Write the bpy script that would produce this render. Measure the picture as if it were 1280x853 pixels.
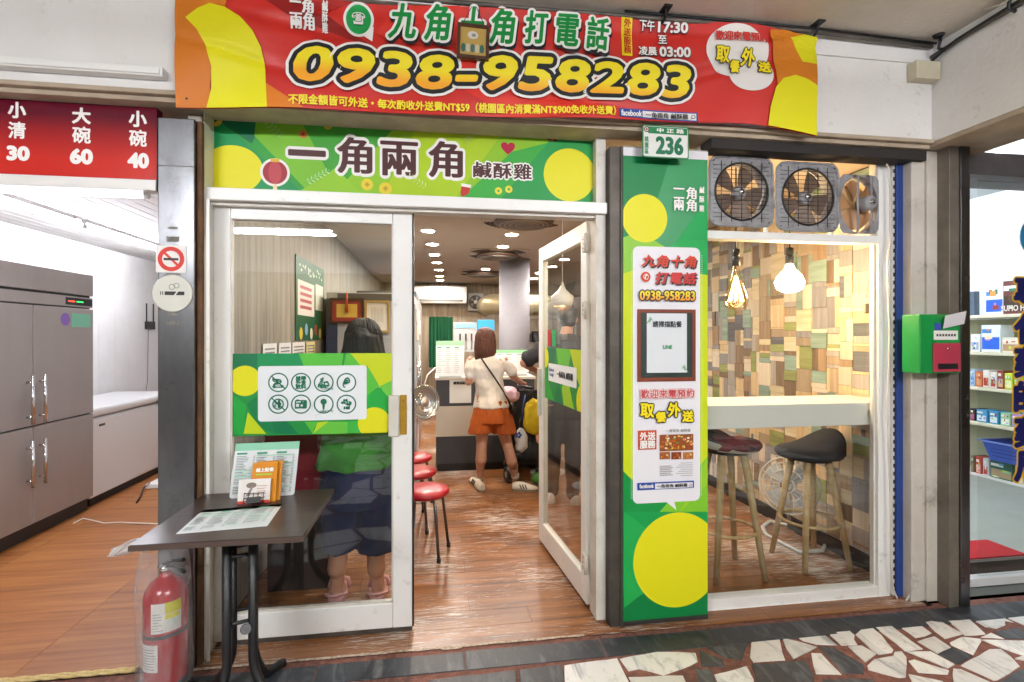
import bpy, bmesh, math, random
from math import sin, cos, pi, radians as R
from mathutils import Vector, Matrix, noise as mnoise
random.seed(7)
for o in list(bpy.data.objects): bpy.data.objects.remove(o)
SC = bpy.context.scene
COL = SC.collection

# ------------------------------------------------------------------ camera, sky, sun, exposure
EYE, FPX, TH = 1.48, 640.0, math.atan(95 / 640)
CT, ST = cos(TH), sin(TH)
cam_d = bpy.data.cameras.new('camera')
cam = bpy.data.objects.new('camera', cam_d); COL.objects.link(cam); SC.camera = cam
cam.location = (0, 0, EYE); cam.rotation_euler = (R(90), 0, -TH)
cam_d.sensor_width = 36; cam_d.lens = 18; cam_d.shift_y = -6.5 / 1280
cam_d.clip_start = 0.05; cam_d.clip_end = 500
W = bpy.data.worlds.new('World'); SC.world = W; W.use_nodes = True
wn = W.node_tree; bg = wn.nodes['Background']
sky = wn.nodes.new('ShaderNodeTexSky'); sky.sky_type = 'NISHITA'; sky.sun_disc = False
sky.sun_elevation = R(7); sky.sun_rotation = R(20); sky.air_density = 1.5; sky.dust_density = 2.5
wn.links.new(sky.outputs[0], bg.inputs[0]); bg.inputs[1].default_value = 0.06
sun_d = bpy.data.lights.new('sun', 'SUN'); sun_d.energy = 0.5; sun_d.angle = R(10); sun_d.color = (1, .9, .78)
sun = bpy.data.objects.new('sun', sun_d); COL.objects.link(sun); sun.location = (0, 20, 30)
sun.rotation_euler = (R(-83), 0, R(-20))          # low sun behind the building: the arcade is in its shade
SC.view_settings.view_transform = 'Standard'; SC.view_settings.look = 'None'
SC.view_settings.exposure = 1.12; SC.view_settings.gamma = 1; SC.view_settings.use_curve_mapping = False
SC.render.engine = 'CYCLES'
cy = SC.cycles; cy.use_denoising = True; cy.max_bounces = 6; cy.diffuse_bounces = 3; cy.glossy_bounces = 3; cy.adaptive_threshold = .02
cy.transmission_bounces = 4; cy.transparent_max_bounces = 14; cy.sample_clamp_indirect = 4; cy.caustics_reflective = False; cy.caustics_refractive = False

# ------------------------------------------------------------------ from a measured image point to metres on a known plane
def P(px, py, Y):                       # point on the plane at depth Y
    a = (px - 640) / FPX; d = Y / (CT - a * ST)
    return Vector((d * (a * CT + ST), Y, EYE + (420 - py) / FPX * d))
def PX(px, py, X):                      # point on the plane at X
    a = (px - 640) / FPX; d = X / (a * CT + ST)
    return Vector((X, d * (CT - a * ST), EYE + (420 - py) / FPX * d))
def G(px, py, z=0.0):                   # point on the level z
    a = (px - 640) / FPX; d = FPX * (EYE - z) / (py - 420)
    return Vector((d * (a * CT + ST), d * (CT - a * ST), z))
def X_(px, Y): return P(px, 420, Y).x
def Z_(px, py, Y): return P(px, py, Y).z

# ------------------------------------------------------------------ materials
def C(h):
    h = h.lstrip('#'); f = lambda s: (lambda c: c / 12.92 if c <= .04045 else ((c + .055) / 1.055) ** 2.4)(int(s, 16) / 255)
    return (f(h[0:2]), f(h[2:4]), f(h[4:6]), 1)
MATS = {}
def mat(name, col='#888888', rough=.5, metal=0, var=None, col2=None, bump=None, emit=0, spec=.5, coat=0, stretch=(1, 1, 1), alpha=None, dirt=None):
    """var=(scale, amount): noise mix of col and col2; bump=(scale, strength); dirt=(scale, threshold, colour): patchy stains"""
    if name in MATS: return MATS[name]
    m = bpy.data.materials.new(name); m.use_nodes = True; nt = m.node_tree; N = nt.nodes; L = nt.links
    b = N['Principled BSDF']; c = C(col) if isinstance(col, str) else col
    b.inputs['Base Color'].default_value = c; b.inputs['Roughness'].default_value = rough; b.inputs['Metallic'].default_value = metal
    b.inputs['Specular IOR Level'].default_value = spec; b.inputs['Coat Weight'].default_value = coat
    tc = mp = None
    if var or bump or dirt:
        tc = N.new('ShaderNodeTexCoord'); mp = N.new('ShaderNodeMapping'); mp.inputs['Scale'].default_value = stretch
        L.new(tc.outputs['Object'], mp.inputs['Vector'])
    src = None
    if var:
        t = N.new('ShaderNodeTexNoise'); t.inputs['Scale'].default_value = var[0]; t.inputs['Detail'].default_value = 6; t.inputs['Roughness'].default_value = .62
        L.new(mp.outputs[0], t.inputs['Vector'])
        rp = N.new('ShaderNodeMapRange'); rp.inputs['From Min'].default_value = .32; rp.inputs['From Max'].default_value = .68
        rp.inputs['To Max'].default_value = var[1]; L.new(t.outputs['Fac'], rp.inputs['Value'])
        mx = N.new('ShaderNodeMix'); mx.data_type = 'RGBA'; mx.inputs[6].default_value = c
        mx.inputs[7].default_value = C(col2) if col2 else tuple(x * .5 for x in c[:3]) + (1,)
        L.new(rp.outputs[0], mx.inputs[0]); src = mx.outputs[2]
        L.new(src, b.inputs['Base Color'])
        r2 = N.new('ShaderNodeMapRange'); r2.inputs['To Min'].default_value = max(0, rough - .1); r2.inputs['To Max'].default_value = min(1, rough + .15)
        L.new(t.outputs['Fac'], r2.inputs['Value']); L.new(r2.outputs[0], b.inputs['Roughness'])
    if dirt:
        t = N.new('ShaderNodeTexNoise'); t.inputs['Scale'].default_value = dirt[0]; t.inputs['Detail'].default_value = 9; t.inputs['Roughness'].default_value = .7
        L.new(tc.outputs['Object'], t.inputs['Vector'])
        rp = N.new('ShaderNodeMapRange'); rp.inputs['From Min'].default_value = dirt[1]; rp.inputs['From Max'].default_value = dirt[1] + .16; rp.inputs['To Max'].default_value = dirt[3] if len(dirt) > 3 else .7
        L.new(t.outputs['Fac'], rp.inputs['Value'])
        mx = N.new('ShaderNodeMix'); mx.data_type = 'RGBA'; mx.inputs[7].default_value = C(dirt[2])
        if src: L.new(src, mx.inputs[6])
        else: mx.inputs[6].default_value = c
        L.new(rp.outputs[0], mx.inputs[0]); L.new(mx.outputs[2], b.inputs['Base Color'])
    if bump:
        t = N.new('ShaderNodeTexNoise'); t.inputs['Scale'].default_value = bump[0]; t.inputs['Detail'].default_value = 5
        L.new(mp.outputs[0], t.inputs['Vector'])
        bp = N.new('ShaderNodeBump'); bp.inputs['Strength'].default_value = bump[1]; bp.inputs['Distance'].default_value = .01
        L.new(t.outputs['Fac'], bp.inputs['Height']); L.new(bp.outputs[0], b.inputs['Normal'])
    if emit:
        b.inputs['Emission Color'].default_value = c; b.inputs['Emission Strength'].default_value = emit
    MATS[name] = m; return m
def glass(name, tint='#fafcfb', rough=0.0, ior=1.5):
    if name in MATS: return MATS[name]
    m = bpy.data.materials.new(name); m.use_nodes = True; nt = m.node_tree; N = nt.nodes; L = nt.links
    for n in list(N): N.remove(n)
    out = N.new('ShaderNodeOutputMaterial'); tr = N.new('ShaderNodeBsdfTransparent'); gl = N.new('ShaderNodeBsdfGlossy')
    lw = N.new('ShaderNodeLayerWeight'); lw.inputs[0].default_value = .5; pw_ = N.new('ShaderNodeMath'); pw_.operation = 'POWER'; pw_.inputs[1].default_value = 5; fr = N.new('ShaderNodeMath'); fr.operation = 'MULTIPLY_ADD'; fr.inputs[1].default_value = .9; fr.inputs[2].default_value = ((ior - 1) / (ior + 1)) ** 2; mx = N.new('ShaderNodeMixShader')
    tr.inputs[0].default_value = C(tint); gl.inputs['Roughness'].default_value = rough; L.new(lw.outputs['Facing'], pw_.inputs[0]); L.new(pw_.outputs[0], fr.inputs[0])
    L.new(fr.outputs[0], mx.inputs[0]); L.new(tr.outputs[0], mx.inputs[1]); L.new(gl.outputs[0], mx.inputs[2]); L.new(mx.outputs[0], out.inputs[0])
    MATS[name] = m; return m
def film(name, col, opacity, rough=.3):
    """clear plastic film: part see-through, part milky"""
    if name in MATS: return MATS[name]
    m = bpy.data.materials.new(name); m.use_nodes = True; nt = m.node_tree; N = nt.nodes; L = nt.links
    b = N['Principled BSDF']; b.inputs['Base Color'].default_value = C(col); b.inputs['Roughness'].default_value = rough
    tc = N.new('ShaderNodeTexCoord'); t = N.new('ShaderNodeTexNoise'); t.inputs['Scale'].default_value = 16; t.inputs['Detail'].default_value = 4; t.inputs['Distortion'].default_value = 1.2
    mpv = N.new('ShaderNodeMapping'); mpv.inputs['Scale'].default_value = (1, 1, .3); L.new(tc.outputs['Object'], mpv.inputs[0]); L.new(mpv.outputs[0], t.inputs['Vector'])
    rp = N.new('ShaderNodeMapRange'); rp.inputs['From Min'].default_value = .35; rp.inputs['From Max'].default_value = .7
    rp.inputs['To Min'].default_value = opacity * .45; rp.inputs['To Max'].default_value = min(1, opacity * 1.7); L.new(t.outputs['Fac'], rp.inputs['Value'])
    L.new(rp.outputs[0], b.inputs['Alpha'])
    bp = N.new('ShaderNodeBump'); bp.inputs['Strength'].default_value = .6; bp.inputs['Distance'].default_value = .02
    L.new(t.outputs['Fac'], bp.inputs['Height']); L.new(bp.outputs[0], b.inputs['Normal'])
    MATS[name] = m; return m
def wood(name, c1, c2, c3, axis, rough=.4, wear=None, sc=1.0):
    """long-grain wood; axis = grain direction 0/1/2; wear = (colour, threshold)"""
    if name in MATS: return MATS[name]
    m = bpy.data.materials.new(name); m.use_nodes = True; nt = m.node_tree; N = nt.nodes; L = nt.links
    b = N['Principled BSDF']; tc = N.new('ShaderNodeTexCoord'); oi = N.new('ShaderNodeObjectInfo')
    s = [22 * sc] * 3; s[axis] = 1.3 * sc
    mp = N.new('ShaderNodeMapping'); mp.inputs['Scale'].default_value = s; L.new(tc.outputs['Object'], mp.inputs['Vector'])
    ad = N.new('ShaderNodeVectorMath'); ad.operation = 'ADD'; L.new(mp.outputs[0], ad.inputs[0])
    ml = N.new('ShaderNodeMath'); ml.operation = 'MULTIPLY'; ml.inputs[1].default_value = 40; L.new(oi.outputs['Random'], ml.inputs[0]); L.new(ml.outputs[0], ad.inputs[1])
    t = N.new('ShaderNodeTexNoise'); t.inputs['Scale'].default_value = 1.0; t.inputs['Detail'].default_value = 8; t.inputs['Roughness'].default_value = .65; t.inputs['Distortion'].default_value = .3
    L.new(ad.outputs[0], t.inputs['Vector'])
    cr = N.new('ShaderNodeValToRGB'); e = cr.color_ramp.elements; e[0].position = .3; e[0].color = C(c1); e[1].position = .72; e[1].color = C(c3)
    x = cr.color_ramp.elements.new(.5); x.color = C(c2); L.new(t.outputs['Fac'], cr.inputs[0])
    hs = N.new('ShaderNodeHueSaturation'); rg = N.new('ShaderNodeMapRange'); rg.inputs['To Min'].default_value = .86; rg.inputs['To Max'].default_value = 1.12
    L.new(oi.outputs['Random'], rg.inputs['Value']); L.new(rg.outputs[0], hs.inputs['Value']); L.new(cr.outputs[0], hs.inputs['Color']); src = hs.outputs[0]
    if wear:
        mp2 = N.new('ShaderNodeMapping'); s2 = [130] * 3; s2[axis] = 9; mp2.inputs['Scale'].default_value = s2; L.new(tc.outputs['Object'], mp2.inputs['Vector'])
        t2 = N.new('ShaderNodeTexNoise'); t2.inputs['Scale'].default_value = 1; t2.inputs['Detail'].default_value = 9; t2.inputs['Roughness'].default_value = .72; L.new(mp2.outputs[0], t2.inputs['Vector'])
        t3 = N.new('ShaderNodeTexNoise'); t3.inputs['Scale'].default_value = 1.4; t3.inputs['Detail'].default_value = 3; L.new(tc.outputs['Object'], t3.inputs['Vector'])
        su = N.new('ShaderNodeMath'); su.operation = 'MULTIPLY_ADD'; su.inputs[1].default_value = .55; L.new(t3.outputs['Fac'], su.inputs[0]); L.new(t2.outputs['Fac'], su.inputs[2])
        rp = N.new('ShaderNodeMapRange'); rp.inputs['From Min'].default_value = wear[1]; rp.inputs['From Max'].default_value = wear[1] + .1; rp.inputs['To Max'].default_value = wear[2]; L.new(su.outputs[0], rp.inputs['Value'])
        mx = N.new('ShaderNodeMix'); mx.data_type = 'RGBA'; mx.inputs[7].default_value = C(wear[0]); L.new(src, mx.inputs[6]); L.new(rp.outputs[0], mx.inputs[0]); src = mx.outputs[2]
    L.new(src, b.inputs['Base Color']); b.inputs['Roughness'].default_value = rough
    bp = N.new('ShaderNodeBump'); bp.inputs['Strength'].default_value = .25; bp.inputs['Distance'].default_value = .005; L.new(t.outputs['Fac'], bp.inputs['Height']); L.new(bp.outputs[0], b.inputs['Normal'])
    MATS[name] = m; return m
def marble(name, c1, c2, sc, rough, lo=.5, hi=.62, nsc=None):
    if name in MATS: return MATS[name]
    m = bpy.data.materials.new(name); m.use_nodes = True; nt = m.node_tree; N = nt.nodes; L = nt.links
    b = N['Principled BSDF']; tc = N.new('ShaderNodeTexCoord'); oi = N.new('ShaderNodeObjectInfo')
    ad = N.new('ShaderNodeVectorMath'); ad.operation = 'ADD'; L.new(tc.outputs['Object'], ad.inputs[0])
    ml = N.new('ShaderNodeMath'); ml.operation = 'MULTIPLY'; ml.inputs[1].default_value = 9; L.new(oi.outputs['Random'], ml.inputs[0]); L.new(ml.outputs[0], ad.inputs[1])
    mp = N.new('ShaderNodeMapping'); mp.inputs['Rotation'].default_value = (0, 0, .8); mp.inputs['Scale'].default_value = (3, .8, 1); L.new(ad.outputs[0], mp.inputs['Vector'])
    t = N.new('ShaderNodeTexNoise'); t.inputs['Scale'].default_value = sc; t.inputs['Detail'].default_value = 9; t.inputs['Roughness'].default_value = .68; t.inputs['Distortion'].default_value = 1.1
    L.new(mp.outputs[0], t.inputs['Vector'])
    rp = N.new('ShaderNodeMapRange'); rp.inputs['From Min'].default_value = lo; rp.inputs['From Max'].default_value = hi; L.new(t.outputs['Fac'], rp.inputs['Value'])
    mx = N.new('ShaderNodeMix'); mx.data_type = 'RGBA'; mx.inputs[6].default_value = C(c1); mx.inputs[7].default_value = C(c2); L.new(rp.outputs[0], mx.inputs[0])
    hs = N.new('ShaderNodeHueSaturation'); rg = N.new('ShaderNodeMapRange'); rg.inputs['To Min'].default_value = .75; rg.inputs['To Max'].default_value = 1.1
    L.new(oi.outputs['Random'], rg.inputs['Value']); L.new(rg.outputs[0], hs.inputs['Value']); L.new(mx.outputs[2], hs.inputs['Color'])
    t4 = N.new('ShaderNodeTexNoise'); t4.inputs['Scale'].default_value = 11; t4.inputs['Detail'].default_value = 9; t4.inputs['Roughness'].default_value = .75; L.new(tc.outputs['Object'], t4.inputs['Vector'])
    r4 = N.new('ShaderNodeMapRange'); r4.inputs['From Min'].default_value = .54; r4.inputs['From Max'].default_value = .72; r4.inputs['To Max'].default_value = .6; L.new(t4.outputs['Fac'], r4.inputs['Value'])
    m4 = N.new('ShaderNodeMix'); m4.data_type = 'RGBA'; m4.inputs[7].default_value = C('#5d544c'); L.new(hs.outputs[0], m4.inputs[6]); L.new(r4.outputs[0], m4.inputs[0])
    L.new(m4.outputs[2], b.inputs['Base Color']); b.inputs['Roughness'].default_value = rough
    bp = N.new('ShaderNodeBump'); bp.inputs['Strength'].default_value = .5; bp.inputs['Distance'].default_value = .004; L.new(t.outputs['Fac'], bp.inputs['Height']); L.new(bp.outputs[0], b.inputs['Normal'])
    MATS[name] = m; return m
def zgrad(name, c1, c2, z0, z1, rough=.5):
    """ink that runs from c1 at height z0 to c2 at z1 (printed colour fade; on the price board a painted reflection)"""
    if name in MATS: return MATS[name]
    m = bpy.data.materials.new(name); m.use_nodes = True; nt = m.node_tree; N = nt.nodes; L = nt.links
    b = N['Principled BSDF']; tc = N.new('ShaderNodeTexCoord'); se = N.new('ShaderNodeSeparateXYZ'); L.new(tc.outputs['Object'], se.inputs[0])
    rp = N.new('ShaderNodeMapRange'); rp.inputs['From Min'].default_value = z0; rp.inputs['From Max'].default_value = z1; L.new(se.outputs['Z'], rp.inputs['Value'])
    mx = N.new('ShaderNodeMix'); mx.data_type = 'RGBA'; mx.inputs[6].default_value = C(c1); mx.inputs[7].default_value = C(c2); L.new(rp.outputs[0], mx.inputs[0]); L.new(mx.outputs[2], b.inputs['Base Color'])
    b.inputs['Roughness'].default_value = rough; MATS[name] = m; return m
def ink(h, rough=.45): return mat('ink_' + h.lstrip('#'), h, rough, spec=.3)

# ------------------------------------------------------------------ mesh builder
def V(*a): return Vector(a)
class MB:
    def __init__(s): s.v = []; s.f = []; s.mi = []; s.sm = []
    def add(s, vs, fs, m=0, smooth=False):
        b = len(s.v); s.v += [tuple(v) for v in vs]; s.f += [tuple(i + b for i in f) for f in fs]; s.mi += [m] * len(fs); s.sm += [smooth] * len(fs); return s
    def box(s, x0, x1, y0, y1, z0, z1, m=0):
        x0, x1 = min(x0, x1), max(x0, x1); y0, y1 = min(y0, y1), max(y0, y1); z0, z1 = min(z0, z1), max(z0, z1)
        return s.add([(x, y, z) for z in (z0, z1) for y in (y0, y1) for x in (x0, x1)], [(0, 2, 3, 1), (4, 5, 7, 6), (0, 1, 5, 4), (2, 6, 7, 3), (0, 4, 6, 2), (1, 3, 7, 5)], m)
    def obox(s, fr, u0, u1, v0, v1, n0, n1, m=0):
        k = [fr(u, v, n) for n in (n0, n1) for v in (v0, v1) for u in (u0, u1)]
        return s.add(k, [(0, 2, 3, 1), (4, 5, 7, 6), (0, 1, 5, 4), (2, 6, 7, 3), (0, 4, 6, 2), (1, 3, 7, 5)], m)
    def tube(s, path, r, n=10, m=0, cap=True, smooth=True, sq=(1, 1)):
        path = [Vector(p) for p in path]; rs = r if isinstance(r, (list, tuple)) else [r] * len(path)
        vs = []; up = None
        for i, p in enumerate(path):
            t = (path[min(i + 1, len(path) - 1)] - path[max(i - 1, 0)])
            t = t.normalized() if t.length > 1e-9 else V(0, 0, 1)
            if up is None: up = V(0, 0, 1) if abs(t.z) < .9 else V(0, 1, 0)
            a = up - t * up.dot(t)
            if a.length < 1e-4: a = t.orthogonal()
            a.normalize(); b = t.cross(a); up = a
            for k in range(n):
                q = 2 * pi * k / n; vs.append(p + (a * cos(q) * sq[0] + b * sin(q) * sq[1]) * rs[i])
        fs = [(i * n + k, i * n + (k + 1) % n, (i + 1) * n + (k + 1) % n, (i + 1) * n + k) for i in range(len(path) - 1) for k in range(n)]
        s.add(vs, fs, m, smooth)
        if cap:
            b = len(s.v) - len(vs); s.f.append(tuple(b + k for k in range(n))[::-1]); s.f.append(tuple(b + len(vs) - n + k for k in range(n))); s.mi += [m, m]; s.sm += [False, False]
        return s
    def lathe(s, prof, c, ax=(0, 0, 1), n=24, m=0, smooth=True, cap=True):
        """prof = [(radius, height along axis)]"""
        c = Vector(c); ax = Vector(ax).normalized(); a = ax.orthogonal().normalized(); b = ax.cross(a)
        vs = [c + ax * h + (a * cos(2 * pi * k / n) + b * sin(2 * pi * k / n)) * max(r, 1e-4) for r, h in prof for k in range(n)]
        fs = [(i * n + k, i * n + (k + 1) % n, (i + 1) * n + (k + 1) % n, (i + 1) * n + k) for i in range(len(prof) - 1) for k in range(n)]
        s.add(vs, fs, m, smooth)
        if cap:
            q = len(s.v) - len(vs); s.f.append(tuple(q + k for k in range(n))[::-1]); s.f.append(tuple(q + len(vs) - n + k for k in range(n))); s.mi += [m, m]; s.sm += [False, False]
        return s
    def loft(s, rings, m=0, smooth=True, cap=True, closed=True):
        n = len(rings[0]); vs = [p for r in rings for p in r]; kk = n if closed else n - 1
        fs = [(i * n + k, i * n + (k + 1) % n, (i + 1) * n + (k + 1) % n, (i + 1) * n + k) for i in range(len(rings) - 1) for k in range(kk)]
        s.add(vs, fs, m, smooth)
        if cap:
            q = len(s.v) - len(vs); s.f.append(tuple(q + k for k in range(n))[::-1]); s.f.append(tuple(q + len(vs) - n + k for k in range(n))); s.mi += [m, m]; s.sm += [False, False]
        return s
    def ell(s, c, r, nu=16, nv=10, m=0, rot=None):
        c = Vector(c); vs = []; rr = r if isinstance(r, (list, tuple)) else (r, r, r)
        for j in range(nv + 1):
            a = pi * j / nv
            for k in range(nu):
                q = 2 * pi * k / nu; p = V(rr[0] * max(sin(a), 1e-3) * cos(q), rr[1] * max(sin(a), 1e-3) * sin(q), -rr[2] * cos(a))
                vs.append(c + (rot @ p if rot else p))
        return s.add(vs, [(j * nu + k, j * nu + (k + 1) % nu, (j + 1) * nu + (k + 1) % nu, (j + 1) * nu + k) for j in range(nv) for k in range(nu)], m, True)
    def prism(s, pts, fr, n0, n1, m=0):
        """polygon given in the frame's u, v, solid between n0 and n1"""
        k = len(pts); vs = [fr(u, v, n0) for u, v in pts] + [fr(u, v, n1) for u, v in pts]
        return s.add(vs, [tuple(range(k))[::-1], tuple(range(k, 2 * k))] + [(i, (i + 1) % k, k + (i + 1) % k, k + i) for i in range(k)], m)
    def poly(s, pts3, m=0): return s.add(pts3, [tuple(range(len(pts3)))], m)
    def mesh(s, name, mats=(), bevel=0, seg=2, disp=None, merge=False, fix=False):
        me = bpy.data.meshes.new(name)
        v = [disp(Vector(p)) for p in s.v] if disp else s.v
        me.from_pydata([tuple(p) for p in v], [], s.f); 
        for p, mi, sm in zip(me.polygons, s.mi, s.sm): p.material_index = mi; p.use_smooth = sm
        for mm in (mats if isinstance(mats, (list, tuple)) else [mats]): me.materials.append(mm)
        if bevel or merge or fix:
            bm = bmesh.new(); bm.from_mesh(me)
            if merge: bmesh.ops.remove_doubles(bm, verts=bm.verts, dist=1e-5)
            if fix: bmesh.ops.recalc_face_normals(bm, faces=bm.faces)
            if bevel:
                ed = [e for e in bm.edges if len(e.link_faces) == 2 and e.calc_face_angle(0) > .6]
                bmesh.ops.bevel(bm, geom=ed, offset=bevel, segments=seg, affect='EDGES', profile=.5, clamp_overlap=True)
            bm.to_mesh(me); bm.free()
        me.update(); return me
    def build(s, name, mats, parent=None, **k): return link(name, s.mesh(name, mats, **k), parent)
def link(name, me, parent=None):
    o = bpy.data.objects.new(name, me); COL.objects.link(o)
    if parent is not None:
        o.parent = parent; o.matrix_parent_inverse = WM[parent].inverted()
    WM[o] = Matrix.Identity(4); return o
WM = {}
def thing(name, label, cat, loc=(0, 0, 0), group=None):
    o = bpy.data.objects.new(name, None); COL.objects.link(o); o.empty_display_size = .05
    o.location = loc; WM[o] = Matrix.Translation(Vector(loc)); return tag(o, label, cat, group)
def tag(o, label=None, cat=None, group=None, kind=None):
    if label: o['label'] = label
    if cat: o['category'] = cat
    if group: o['group'] = group
    if kind: o['kind'] = kind
    return o
def structure(o): o['kind'] = 'structure'; return o
def dup(root, delta, label=None, rotz=0):
    """copy of a thing with its parts and sub-parts, moved by delta"""
    def cp(o, par):
        c = o.copy(); COL.objects.link(c); c.parent = par
        if par is not None: c.matrix_parent_inverse = o.matrix_parent_inverse
        for ch in o.children: cp(ch, c)
        return c
    c = cp(root, None); c.location = Vector(root.location) + Vector(delta); c.rotation_euler.z = root.rotation_euler.z + rotz
    if label: c['label'] = label
    return c
class Fr:
    def __init__(s, o, u, v): s.o = Vector(o); s.u = Vector(u).normalized(); s.v = Vector(v).normalized(); s.n = s.u.cross(s.v)
    def __call__(s, u, v, n=0): return s.o + s.u * u + s.v * v + s.n * n
def FY(Y): return Fr((0, Y, 0), (1, 0, 0), (0, 0, 1))     # upright plane facing the street; u = x, v = z, n towards the street

# ------------------------------------------------------------------ lettering and flat print
_TC = {}
def glyphs(s, shear=0, spacing=1, line=1, align='CENTER'):
    k = (s, shear, spacing, line, align)
    if k not in _TC:
        c = bpy.data.curves.new('t', 'FONT'); c.body = s; c.shear = shear; c.space_character = spacing; c.space_line = line; c.align_x = align; c.resolution_u = 3
        o = bpy.data.objects.new('t', c); COL.objects.link(o)
        dg = bpy.context.evaluated_depsgraph_get(); me = bpy.data.meshes.new_from_object(o.evaluated_get(dg))
        bpy.data.objects.remove(o); bpy.data.curves.remove(c)
        vs = [(v.co.x, v.co.y) for v in me.vertices]; fs = [tuple(p.vertices) for p in me.polygons]; bpy.data.meshes.remove(me)
        x0, x1 = min(v[0] for v in vs), max(v[0] for v in vs); y0, y1 = min(v[1] for v in vs), max(v[1] for v in vs)
        _TC[k] = (vs, fs, x0, x1, y0, y1)
    return _TC[k]
def lettering(s, fr, cu, cv, w, h, m, parent, n=.0012, bold=0, bx=None, by=None, shear=0, spacing=1, line=1, disp=None, shift=(0, 0), name='lettering', keep=False, align='CENTER'):
    """fill the box w x h about (cu, cv) of the frame with the words; bold = stroke growth in metres; keep = keep the proportions"""
    vs, fs, x0, x1, y0, y1 = glyphs(s, shear, spacing, line, align)
    sx = w / max(x1 - x0, 1e-4); sy = h / max(y1 - y0, 1e-4)
    if keep: sx = sy = min(sx, sy)
    bx = bold if bx is None else bx; by = bold if by is None else by
    mb = MB(); mb_ = max(bx, by); K = 0 if not mb_ else 10 if mb_ < .012 else 20 if mb_ < .025 else 28
    if disp: n += .0055
    slope = None
    if disp:                                  # each stroke group lies flat on the local slope of the rippled sheet
        par = list(range(len(vs)))
        def root(i):
            while par[i] != i: par[i] = par[par[i]]; i = par[i]
            return i
        for f_ in fs:
            for i in f_[1:]: par[root(i)] = root(f_[0])
        grp = {}
        for i in range(len(vs)): grp.setdefault(root(i), []).append(i)
        slope = [None] * len(vs)
        for ids in grp.values():
            gx = sum(vs[i][0] for i in ids) / len(ids); gx = cu + (gx - (x0 + x1) / 2) * sx; gz = cv + (sum(vs[i][1] for i in ids) / len(ids) - (y0 + y1) / 2) * sy if line != 1 else cv
            e = .035; f0 = (disp(Vector((gx + e, 0, gz))).y + disp(Vector((gx - e, 0, gz))).y + disp(Vector((gx, 0, gz + e))).y + disp(Vector((gx, 0, gz - e))).y) / 4
            dx_ = (disp(Vector((gx + e, 0, gz))).y - disp(Vector((gx - e, 0, gz))).y) / (2 * e); dz_ = (disp(Vector((gx, 0, gz + e))).y - disp(Vector((gx, 0, gz - e))).y) / (2 * e)
            for i in ids: slope[i] = (gx, gz, f0, dx_, dz_)
    offs = [(0, 0)] + [(bx * q * cos(2 * pi * k / 8), by * q * sin(2 * pi * k / 8)) for q in ((.3, .55, .78) if mb_ > .02 else (.5,) if mb_ > .002 else ()) for k in range(8)] + [(bx * cos(2 * pi * k / K), by * sin(2 * pi * k / K)) for k in range(K)] if K else [(0, 0)]
    for i, (ox, oy) in enumerate(offs):
        pts = [fr(cu + shift[0] + (x - (x0 + x1) / 2) * sx + ox, cv + shift[1] + (y - (y0 + y1) / 2) * sy + oy, n + i * .00002) for x, y in vs]
        if slope: pts = [Vector((p.x, p.y + q[2] + (p.x - q[0]) * q[3] + (p.z - q[1]) * q[4], p.z + bshear(p.x))) for p, q in zip(pts, slope)]
        mb.add(pts, fs)
    return mb.build(name, m, parent)
def lt(s, x0, x1, yc, hp, Y, m, parent, **k):
    """lettering on an upright plane from the measured left/right edges, middle height and letter height of the words"""
    a, b = X_(x0, Y), X_(x1, Y); pc = P((x0 + x1) / 2, yc, Y); h = hp / FPX * (Y / (CT - ((x0 + x1) / 2 - 640) / FPX * ST))
    if k.get('disp'): pc.z -= bshear(pc.x)
    return lettering(s, FY(Y), (a + b) / 2, pc.z, b - a, h, m, parent, **k)
def clip(pts, u0, u1, v0, v1):
    for ax, lim, sg in ((0, u0, 1), (0, u1, -1), (1, v0, 1), (1, v1, -1)):
        out = []
        for i in range(len(pts)):
            a, b = pts[i - 1], pts[i]; da, db = sg * (a[ax] - lim), sg * (b[ax] - lim)
            if (da >= 0) != (db >= 0):
                t = da / (da - db); out.append((a[0] + t * (b[0] - a[0]), a[1] + t * (b[1] - a[1])))
            if db >= 0: out.append(b)
        pts = out
        if not pts: return []
    return pts
def disc(cu, cv, ru, rv=None, k=48): rv = rv or ru; return [(cu + ru * cos(2 * pi * i / k), cv + rv * sin(2 * pi * i / k)) for i in range(k)]
def rrect(u0, u1, v0, v1, r, k=6):
    o = []
    for cx, cy, a in ((u1 - r, v1 - r, 0), (u0 + r, v1 - r, 90), (u0 + r, v0 + r, 180), (u1 - r, v0 + r, 270)):
        o += [(cx + r * cos(R(a + 90 * i / k)), cy + r * sin(R(a + 90 * i / k))) for i in range(k + 1)]
    return o
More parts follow.
